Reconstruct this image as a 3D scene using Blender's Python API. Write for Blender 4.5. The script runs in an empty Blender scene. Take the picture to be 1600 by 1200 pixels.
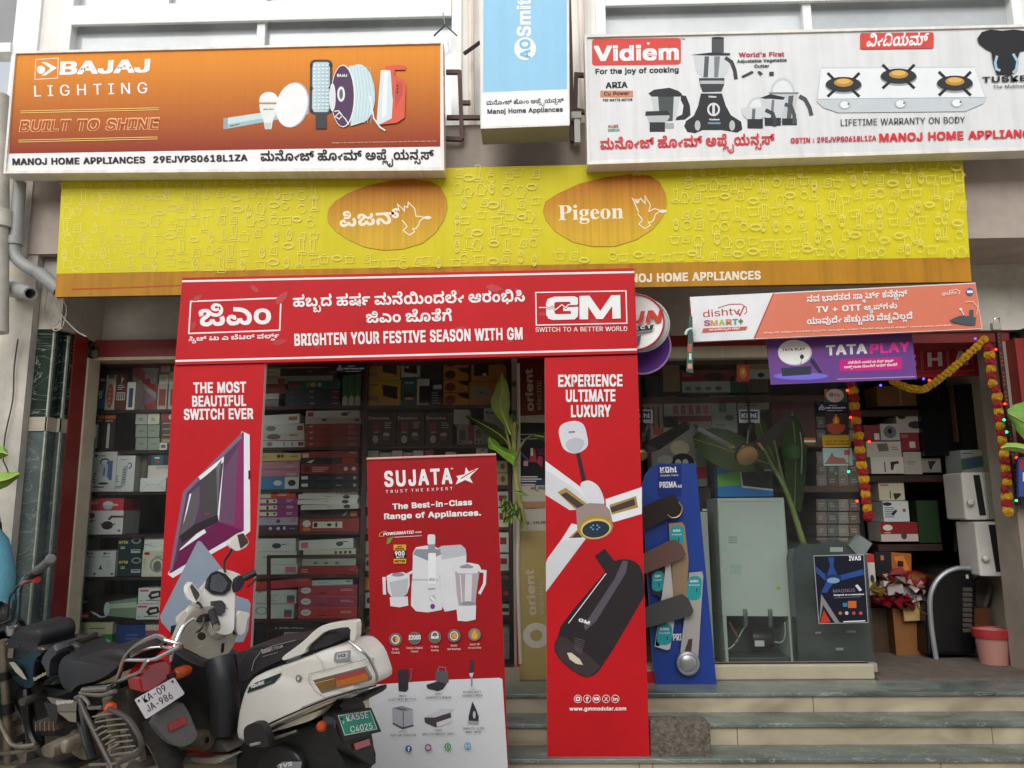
import bpy, bmesh, math, random, os
from mathutils import Vector, Matrix, geometry
rnd = random.Random(7)
S = bpy.context.scene
# camera
PITCH, YAW, ROLL, FPX = 9.3025, 1.2594, -0.5351, 1200.0
CAM = Vector((0, 0, 1.58))
ROT = Matrix.Rotation(math.radians(YAW), 3, 'Z') @ Matrix.Rotation(math.radians(90 + PITCH), 3, 'X') @ Matrix.Rotation(math.radians(ROLL), 3, 'Z')
cd = bpy.data.cameras.new('camera'); cam = bpy.data.objects.new('camera', cd); S.collection.objects.link(cam)
cam.matrix_world = Matrix.Translation(CAM) @ ROT.to_4x4()
cd.sensor_fit = 'HORIZONTAL'; cd.sensor_width = 36; cd.lens = 36 * FPX / 1600; cd.clip_start = .05; cd.clip_end = 500
S.camera = cam
# light: bright overcast sky
SUN_EL, SUN_AZ = 31, 194
w = bpy.data.worlds.new('World'); S.world = w; w.use_nodes = True
nt = w.node_tree; bg = nt.nodes['Background']
sky = nt.nodes.new('ShaderNodeTexSky'); sky.sky_type = 'NISHITA'; sky.sun_disc = False
sky.sun_elevation = math.radians(SUN_EL); sky.sun_rotation = math.radians(SUN_AZ); sky.dust_density = 1; sky.air_density = 1
hs = nt.nodes.new('ShaderNodeHueSaturation'); hs.inputs['Saturation'].default_value = .22
nt.links.new(sky.outputs[0], hs.inputs['Color']); nt.links.new(hs.outputs[0], bg.inputs[0]); bg.inputs[1].default_value = .14
sd = bpy.data.lights.new('sun', 'SUN'); sd.energy = 1.25; sd.angle = math.radians(60); sd.color = (1, .97, .92)
so = bpy.data.objects.new('sun', sd); S.collection.objects.link(so); so.location = (0, -5, 12)
_az = math.radians(SUN_AZ); _el = math.radians(SUN_EL)
so.rotation_euler = Vector((-math.sin(_az) * math.cos(_el), -math.cos(_az) * math.cos(_el), -math.sin(_el))).to_track_quat('-Z', 'Y').to_euler()
S.view_settings.view_transform = 'Standard'; S.view_settings.look = 'None'; S.view_settings.exposure = 0.68; S.view_settings.gamma = 1
S.cycles.max_bounces = 8; S.cycles.transparent_max_bounces = 12
# pixel ray -> point on a plane of the place
def ray(x, y): return ROT @ Vector(((x - 800) / FPX, (600 - y) / FPX, -1.0))
class Plane:
    def __init__(s, p, n): s.p = Vector(p); s.n = Vector(n).normalized()
    def off(s, d): return Plane(s.p + s.n * d, s.n)
def P(x, y, pl):
    d = ray(x, y)
    if isinstance(pl, Plane): return CAM + d * ((pl.p - CAM).dot(pl.n) / d.dot(pl.n))
    return CAM + d * (pl / d.y)
def off(pl, d): return pl.off(d) if isinstance(pl, Plane) else pl - d
# materials
def lin(h):
    if isinstance(h, (tuple, list)): return tuple(h)
    h = h.lstrip('#'); h = h if len(h) == 6 else ''.join(q * 2 for q in h); c = [int(h[i:i + 2], 16) / 255 for i in (0, 2, 4)]
    return tuple((v / 12.92 if v <= .04045 else ((v + .055) / 1.055) ** 2.4) for v in c)
MATS = {}
def mat(col, r=.55, m=0, v=.10, s=5, b=0, streak=0, spec=.5, coat=0):
    """procedural paint / plastic / stone: base colour broken up by noise, optional bump and rain streaks"""
    key = (col, r, m, v, s, b, streak, spec, coat)
    if key in MATS: return MATS[key]
    M = bpy.data.materials.new('paint'); M.use_nodes = True; t = M.node_tree; bs = t.nodes['Principled BSDF']
    c = lin(col); c = tuple(min(.85, x) for x in c)
    bs.inputs['Roughness'].default_value = r; bs.inputs['Metallic'].default_value = m
    bs.inputs['Specular IOR Level'].default_value = spec; bs.inputs['Coat Weight'].default_value = coat
    tc = t.nodes.new('ShaderNodeNewGeometry')
    n = t.nodes.new('ShaderNodeTexNoise'); n.inputs['Scale'].default_value = s; n.inputs['Detail'].default_value = 5; n.inputs['Roughness'].default_value = .65
    t.links.new(tc.outputs['Position'], n.inputs['Vector'])
    mr = t.nodes.new('ShaderNodeMapRange'); mr.inputs[1].default_value = .3; mr.inputs[2].default_value = .7
    mr.inputs[3].default_value = 1 - v * 1.3; mr.inputs[4].default_value = 1 + v * .5
    t.links.new(n.outputs[0], mr.inputs[0]); fac = mr.outputs[0]
    if streak:
        mp = t.nodes.new('ShaderNodeMapping'); mp.inputs['Scale'].default_value = (14, 2, .5)
        t.links.new(tc.outputs['Position'], mp.inputs[0])
        n2 = t.nodes.new('ShaderNodeTexNoise'); n2.inputs['Scale'].default_value = 1.6; n2.inputs['Detail'].default_value = 6
        t.links.new(mp.outputs[0], n2.inputs['Vector'])
        m2 = t.nodes.new('ShaderNodeMapRange'); m2.inputs[1].default_value = .42; m2.inputs[2].default_value = .75; m2.inputs[3].default_value = 1; m2.inputs[4].default_value = 1 - streak
        t.links.new(n2.outputs[0], m2.inputs[0])
        mm = t.nodes.new('ShaderNodeMath'); mm.operation = 'MULTIPLY'; t.links.new(fac, mm.inputs[0]); t.links.new(m2.outputs[0], mm.inputs[1]); fac = mm.outputs[0]
    mx = t.nodes.new('ShaderNodeVectorMath'); mx.operation = 'SCALE'; mx.inputs[0].default_value = c
    t.links.new(fac, mx.inputs['Scale']); t.links.new(mx.outputs[0], bs.inputs['Base Color'])
    if b:
        bp = t.nodes.new('ShaderNodeBump'); bp.inputs['Strength'].default_value = b; bp.inputs['Distance'].default_value = .02
        t.links.new(n.outputs[0], bp.inputs['Height']); t.links.new(bp.outputs[0], bs.inputs['Normal'])
    MATS[key] = M; return M
def ink(h, r=.5): return mat(h, r, 0, .04, 9, 0, 0, .25)
def grad(h0, h1, z0, z1, mid=.5, streak=.08):
    """a print that runs from one ink at height z0 to another at z1"""
    key = ('g', h0, h1, z0, z1)
    if key in MATS: return MATS[key]
    M = bpy.data.materials.new('print'); M.use_nodes = True; t = M.node_tree; bs = t.nodes['Principled BSDF']; bs.inputs['Roughness'].default_value = .5; bs.inputs['Specular IOR Level'].default_value = .2
    g = t.nodes.new('ShaderNodeNewGeometry'); sx = t.nodes.new('ShaderNodeSeparateXYZ'); t.links.new(g.outputs['Position'], sx.inputs[0])
    mr = t.nodes.new('ShaderNodeMapRange'); mr.inputs[1].default_value = z0; mr.inputs[2].default_value = z1; t.links.new(sx.outputs[2], mr.inputs[0])
    cr = t.nodes.new('ShaderNodeValToRGB'); cr.color_ramp.elements[0].color = (*lin(h0), 1); cr.color_ramp.elements[1].color = (*lin(h1), 1)
    cr.color_ramp.elements[0].position = max(0, mid - .45); cr.color_ramp.elements[1].position = min(1, mid + .45)
    t.links.new(mr.outputs[0], cr.inputs[0])
    mp = t.nodes.new('ShaderNodeMapping'); mp.inputs['Scale'].default_value = (30, 2, .6); t.links.new(g.outputs['Position'], mp.inputs[0])
    n = t.nodes.new('ShaderNodeTexNoise'); n.inputs['Scale'].default_value = 2; n.inputs['Detail'].default_value = 5; t.links.new(mp.outputs[0], n.inputs['Vector'])
    m2 = t.nodes.new('ShaderNodeMapRange'); m2.inputs[1].default_value = .3; m2.inputs[2].default_value = .75; m2.inputs[3].default_value = 1.03; m2.inputs[4].default_value = 1 - streak
    t.links.new(n.outputs[0], m2.inputs[0])
    mx = t.nodes.new('ShaderNodeVectorMath'); mx.operation = 'SCALE'; t.links.new(cr.outputs[0], mx.inputs[0]); t.links.new(m2.outputs[0], mx.inputs['Scale'])
    t.links.new(mx.outputs[0], bs.inputs['Base Color']); MATS[key] = M; return M
def marble(c0, c1, sc=3, rough=.2, vein=.35, key=''):
    k = ('m', c0, c1, sc, rough, vein)
    if k in MATS: return MATS[k]
    M = bpy.data.materials.new('stone'); M.use_nodes = True; t = M.node_tree; bs = t.nodes['Principled BSDF']; bs.inputs['Roughness'].default_value = rough
    g = t.nodes.new('ShaderNodeNewGeometry')
    mp = t.nodes.new('ShaderNodeMapping'); mp.inputs['Scale'].default_value = (.6, 1, 1.5); mp.inputs['Rotation'].default_value = (0, .5, 0); t.links.new(g.outputs['Position'], mp.inputs[0])
    n = t.nodes.new('ShaderNodeTexNoise'); n.inputs['Scale'].default_value = sc; n.inputs['Detail'].default_value = 9; n.inputs['Distortion'].default_value = 1.4; t.links.new(mp.outputs[0], n.inputs['Vector'])
    cr = t.nodes.new('ShaderNodeValToRGB'); e = cr.color_ramp.elements
    e[0].position = .3; e[0].color = (*lin(c0), 1); e[1].position = .62; e[1].color = (*lin(c1), 1)
    t.links.new(n.outputs[0], cr.inputs[0])
    n2 = t.nodes.new('ShaderNodeTexNoise'); n2.inputs['Scale'].default_value = sc * 1.7; n2.inputs['Detail'].default_value = 4; n2.inputs['Distortion'].default_value = 2.5; t.links.new(mp.outputs[0], n2.inputs['Vector'])
    m1 = t.nodes.new('ShaderNodeMath'); m1.operation = 'SUBTRACT'; m1.inputs[1].default_value = .5; t.links.new(n2.outputs[0], m1.inputs[0])
    ma = t.nodes.new('ShaderNodeMath'); ma.operation = 'ABSOLUTE'; t.links.new(m1.outputs[0], ma.inputs[0])
    m3 = t.nodes.new('ShaderNodeMapRange'); m3.inputs[1].default_value = 0; m3.inputs[2].default_value = .012; m3.inputs[3].default_value = vein; m3.inputs[4].default_value = 0; t.links.new(ma.outputs[0], m3.inputs[0])
    mx = t.nodes.new('ShaderNodeMix'); mx.data_type = 'RGBA'; t.links.new(m3.outputs[0], mx.inputs[0]); t.links.new(cr.outputs[0], mx.inputs[6]); mx.inputs[7].default_value = (.55, .58, .52, 1)
    t.links.new(mx.outputs[2], bs.inputs['Base Color']); MATS[k] = M; return M
def glass_mat(tint=(.93, .97, .95), ior=1.45, haze=.02):
    k = ('glass', tint, haze)
    if k in MATS: return MATS[k]
    M = bpy.data.materials.new('window_glass'); M.use_nodes = True; t = M.node_tree
    for n in list(t.nodes):
        if n.type != 'OUTPUT_MATERIAL': t.nodes.remove(n)
    o = [n for n in t.nodes][0]
    tr = t.nodes.new('ShaderNodeBsdfTransparent'); tr.inputs[0].default_value = (*tint, 1)
    gl = t.nodes.new('ShaderNodeBsdfGlossy'); gl.inputs['Roughness'].default_value = .03
    fr = t.nodes.new('ShaderNodeFresnel'); fr.inputs[0].default_value = ior
    df = t.nodes.new('ShaderNodeBsdfDiffuse'); df.inputs[0].default_value = (.5, .52, .5, 1)
    a = t.nodes.new('ShaderNodeMixShader'); b = t.nodes.new('ShaderNodeMixShader'); b.inputs[0].default_value = haze
    g = t.nodes.new('ShaderNodeNewGeometry'); mp = t.nodes.new('ShaderNodeMapping'); mp.inputs['Scale'].default_value = (3, 1, .7); t.links.new(g.outputs['Position'], mp.inputs[0]); n = t.nodes.new('ShaderNodeTexNoise'); n.inputs['Scale'].default_value = 1.3; n.inputs['Detail'].default_value = 6; t.links.new(mp.outputs[0], n.inputs[0])
    mr = t.nodes.new('ShaderNodeMapRange'); mr.inputs[1].default_value = .35; mr.inputs[2].default_value = .75; mr.inputs[3].default_value = haze * .5; mr.inputs[4].default_value = haze * 2.4; t.links.new(n.outputs[0], mr.inputs[0]); t.links.new(mr.outputs[0], b.inputs[0])   # streaky pale veil added as haze, lifting the blacks behind the pane
    t.links.new(fr.outputs[0], a.inputs[0]); t.links.new(tr.outputs[0], a.inputs[1]); t.links.new(gl.outputs[0], a.inputs[2])
    t.links.new(a.outputs[0], b.inputs[1]); t.links.new(df.outputs[0], b.inputs[2]); t.links.new(b.outputs[0], o.inputs[0]); MATS[k] = M; return M
def glow(h, e):
    k = ('e', h, e)
    if k in MATS: return MATS[k]
    M = bpy.data.materials.new('lamp'); M.use_nodes = True; bs = M.node_tree.nodes['Principled BSDF']
    bs.inputs['Base Color'].default_value = (*lin(h), 1); bs.inputs['Emission Color'].default_value = (*lin(h), 1); bs.inputs['Emission Strength'].default_value = e; MATS[k] = M; return M
CHROME = lambda: mat('#C8C8C8', .18, 1, .05)
# scene bookkeeping
def tag(o, label, cat, group=None, kind=None):
    if label: o['label'] = label
    if cat: o['category'] = cat
    if group: o['group'] = group
    if kind: o['kind'] = kind
    return o
def thing(name, label, cat, group=None, loc=(0, 0, 0)):
    o = bpy.data.objects.new(name, None); S.collection.objects.link(o); o.location = loc; o.empty_display_size = .1
    return tag(o, label, cat, group)
class MB:
    """collects faces of several materials; build() links ONE mesh object"""
    def __init__(s): s.v = []; s.f = []; s.mi = []; s.ms = []
    def m(s, M):
        if M not in s.ms: s.ms.append(M)
        return s.ms.index(M)
    def add(s, pts, faces, M):
        o = len(s.v); k = s.m(M); s.v += [Vector(p) for p in pts]
        for f in faces: s.f.append([o + i for i in f]); s.mi.append(k)
    def quad(s, a, b, c, d, M): s.add([a, b, c, d], [(0, 1, 2, 3)], M)
    def box(s, lo, hi, M):
        x0, y0, z0 = lo; x1, y1, z1 = hi
        s.add([(x0, y0, z0), (x1, y0, z0), (x1, y1, z0), (x0, y1, z0), (x0, y0, z1), (x1, y0, z1), (x1, y1, z1), (x0, y1, z1)],
              [(0, 3, 2, 1), (4, 5, 6, 7), (0, 1, 5, 4), (1, 2, 6, 5), (2, 3, 7, 6), (3, 0, 4, 7)], M)
    def loops(s, loops, M):
        """filled planar polygon, first loop outer, the rest holes (3-D points)"""
        pts = [Vector(p) for l in loops for p in l]
        tri = geometry.tessellate_polygon([[Vector(p) for p in l] for l in loops])
        s.add(pts, tri, M)
    def prism(s, loop, vec, M, side=None, cap2=True):
        n = len(loop); a = [Vector(p) for p in loop]; b = [p + Vector(vec) for p in a]
        tri = geometry.tessellate_polygon([a]); s.add(a, tri, M)
        if cap2: s.add(b, [tuple(reversed(t)) for t in tri], side or M)
        s.add(a + b, [(i, n + i, n + (i + 1) % n, (i + 1) % n) for i in range(n)], side or M)
    def loft(s, rings, M, cap=True):
        n = len(rings[0]); o = [p for r in rings for p in r]
        fs = [(k * n + i, k * n + (i + 1) % n, (k + 1) * n + (i + 1) % n, (k + 1) * n + i) for k in range(len(rings) - 1) for i in range(n)]
        s.add(o, fs, M)
        if cap:
            for r in (rings[0], rings[-1]):
                s.add(r, geometry.tessellate_polygon([[Vector(p) for p in r]]), M)
    def tube(s, pts, r, M, n=8, smooth=3, taper=None):
        pts = [Vector(p) for p in pts]
        if smooth and len(pts) > 2:
            q = []
            for i in range(len(pts) - 1):
                p0, p1, p2, p3 = pts[max(0, i - 1)], pts[i], pts[i + 1], pts[min(len(pts) - 1, i + 2)]
                for k in range(smooth):
                    t = k / smooth
                    q.append(.5 * (2 * p1 + (p2 - p0) * t + (2 * p0 - 5 * p1 + 4 * p2 - p3) * t * t + (3 * p1 - p0 - 3 * p2 + p3) * t ** 3))
            pts = q + [pts[-1]]
        rings = []; up = None
        for i, p in enumerate(pts):
            d = (pts[min(i + 1, len(pts) - 1)] - pts[max(i - 1, 0)]).normalized()
            if up is None: up = d.orthogonal().normalized()
            up = (up - d * up.dot(d)); up = up.normalized() if up.length > 1e-6 else d.orthogonal().normalized()
            sd = d.cross(up); rr = r if taper is None else r + (taper - r) * i / (len(pts) - 1)
            rings.append([p + (up * math.cos(2 * math.pi * k / n) + sd * math.sin(2 * math.pi * k / n)) * rr for k in range(n)])
        s.loft(rings, M)
    def lathe(s, c, ax, prof, M, n=20):
        """prof: (distance along ax, radius)"""
        c = Vector(c); ax = Vector(ax).normalized(); u = ax.orthogonal().normalized(); v = ax.cross(u)
        rings = [[c + ax * h + (u * math.cos(2 * math.pi * k / n) + v * math.sin(2 * math.pi * k / n)) * max(rr, 1e-4) for k in range(n)] for h, rr in prof]
        s.loft(rings, M)
    def ball(s, c, r, M, n=8, sq=(1, 1, 1)):
        c = Vector(c); rings = []
        for i in range(1, n):
            a = math.pi * i / n
            rings.append([c + Vector((r * sq[0] * math.sin(a) * math.cos(2 * math.pi * k / (2 * n)), r * sq[1] * math.sin(a) * math.sin(2 * math.pi * k / (2 * n)), r * sq[2] * math.cos(a))) for k in range(2 * n)])
        s.loft(rings, M)
    def build(s, name, parent=None, smooth=False, bevel=0):
        me = bpy.data.meshes.new(name); me.from_pydata([tuple(v) for v in s.v], [], s.f)
        for M in s.ms: me.materials.append(M)
        me.polygons.foreach_set('material_index', s.mi)
        bm = bmesh.new(); bm.from_mesh(me); bmesh.ops.remove_doubles(bm, verts=bm.verts, dist=1e-6); bmesh.ops.recalc_face_normals(bm, faces=bm.faces); bm.to_mesh(me); bm.free()
        if smooth:
            me.polygons.foreach_set('use_smooth', [True] * len(me.polygons))
            me.set_sharp_from_angle(angle=math.radians(smooth if smooth > 1 else 40))
        me.update()
        o = bpy.data.objects.new(name, me); S.collection.objects.link(o)
        if parent:
            o.parent = parent; o.matrix_parent_inverse = Matrix.Translation(-parent.location)
        if bevel:
            b = o.modifiers.new('bevel', 'BEVEL'); b.width = bevel; b.segments = 2; b.limit_method = 'ANGLE'; b.angle_limit = math.radians(50)
        return o
# lettering
KW = {
    'ಅಪ್ಪೈಯನ್ಸಸ್': [0,0,0,1,96,0,2,183,0,3,197,0,4,246,0,5,385,0,6,462,0,7,476,0,590],
    'ಅಪ್ಲೈಯನ್ಸಸ್': [0,0,0,1,96,0,8,183,0,3,189,0,4,237,0,5,376,0,6,453,0,7,468,0,582],
    'ಆಫರ್': [9,0,0,10,95,0,11,181,0,288],
    'ಆರಂಭಿಸಿ': [9,0,0,12,95,0,13,164,0,14,225,0,15,317,0,394],
    'ಆ್ಯಪ್‌ಗಳು': [9,0,0,16,95,0,17,123,0,18,246,0,19,317,0,20,394,0,434],
    'ಉಚಿತ': [21,0,0,22,134,0,23,224,0,293],
    'ಎ': [24,0,0,86],
    'ಕನೆಕ್ಷನ್': [25,0,0,26,64,0,27,141,0,28,206,0,320],
    'ಜಿಎಂ': [29,0,0,24,87,0,13,173,0,234],
    'ಜೊತೆಗೆ': [30,0,0,31,87,0,32,170,0,33,239,0,310],
    'ಟಾಪ್': [34,0,0,35,91,0,17,142,0,266],
    'ಟು': [36,0,0,37,91,0,128],
    'ದೊಂದಿಗೆ': [38,0,0,31,82,0,13,165,0,39,227,0,33,309,0,379],
    'ನವ': [5,0,0,40,77,0,164],
    'ಪಡೆಯಿರಿ': [41,0,0,42,87,0,43,171,0,44,313,0,383],
    'ಪಿಜನ್': [45,0,0,46,86,0,28,173,0,287],
    'ಬಾಕ್ಸ್': [47,0,0,35,90,0,48,141,0,6,234,0,248],
    'ಬೆಟರ್': [49,0,0,36,90,0,11,182,0,288],
    'ಭಾರತದ': [50,0,0,35,90,0,12,141,0,23,211,0,51,280,0,362],
    'ಮನೆಯಿಂದಲೇ': [52,0,0,26,123,0,43,201,0,13,343,0,51,404,0,53,486,0,54,571,0,619],
    'ಮನೋಜ್': [52,0,0,26,123,0,31,201,0,54,284,0,55,332,0,456],
    'ಯಾವುದೇ': [56,0,0,35,139,0,40,190,0,57,277,0,38,307,0,54,389,0,437],
    'ವರ್ಲ್ಡ್': [40,0,0,58,87,0,59,203,0,60,209,0,269],
    'ವೀಡಿಯಮ್': [61,0,0,54,91,0,62,139,0,4,223,0,63,362,0,522],
    'ವೆಚ್ಚವಿಲ್ಲದೆ': [64,0,0,65,87,0,66,177,0,61,191,0,67,282,0,8,364,0,38,369,0,452],
    'ಸೆಟ್': [68,0,0,69,77,0,206],
    'ಸ್ಮಾರ್ಟ್': [70,0,0,35,77,0,71,128,0,69,154,0,60,283,0,343],
    'ಸ್ವಿಚ್': [15,0,0,72,77,0,73,92,0,219],
    'ಹಬ್ಬದ': [74,0,0,75,87,0,76,176,0,51,190,0,273],
    'ಹರ್ಷ': [74,0,0,77,87,0,60,175,0,235],
    'ಹೆಚ್ಚುವರಿ': [78,0,0,65,87,0,37,177,0,66,213,0,40,227,0,44,314,0,383],
    'ಹೋಂ': [78,0,0,31,87,0,54,170,0,13,218,0,279],
    'ಹೋಮ್': [78,0,0,31,87,0,54,170,0,63,218,0,378],
}
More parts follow.
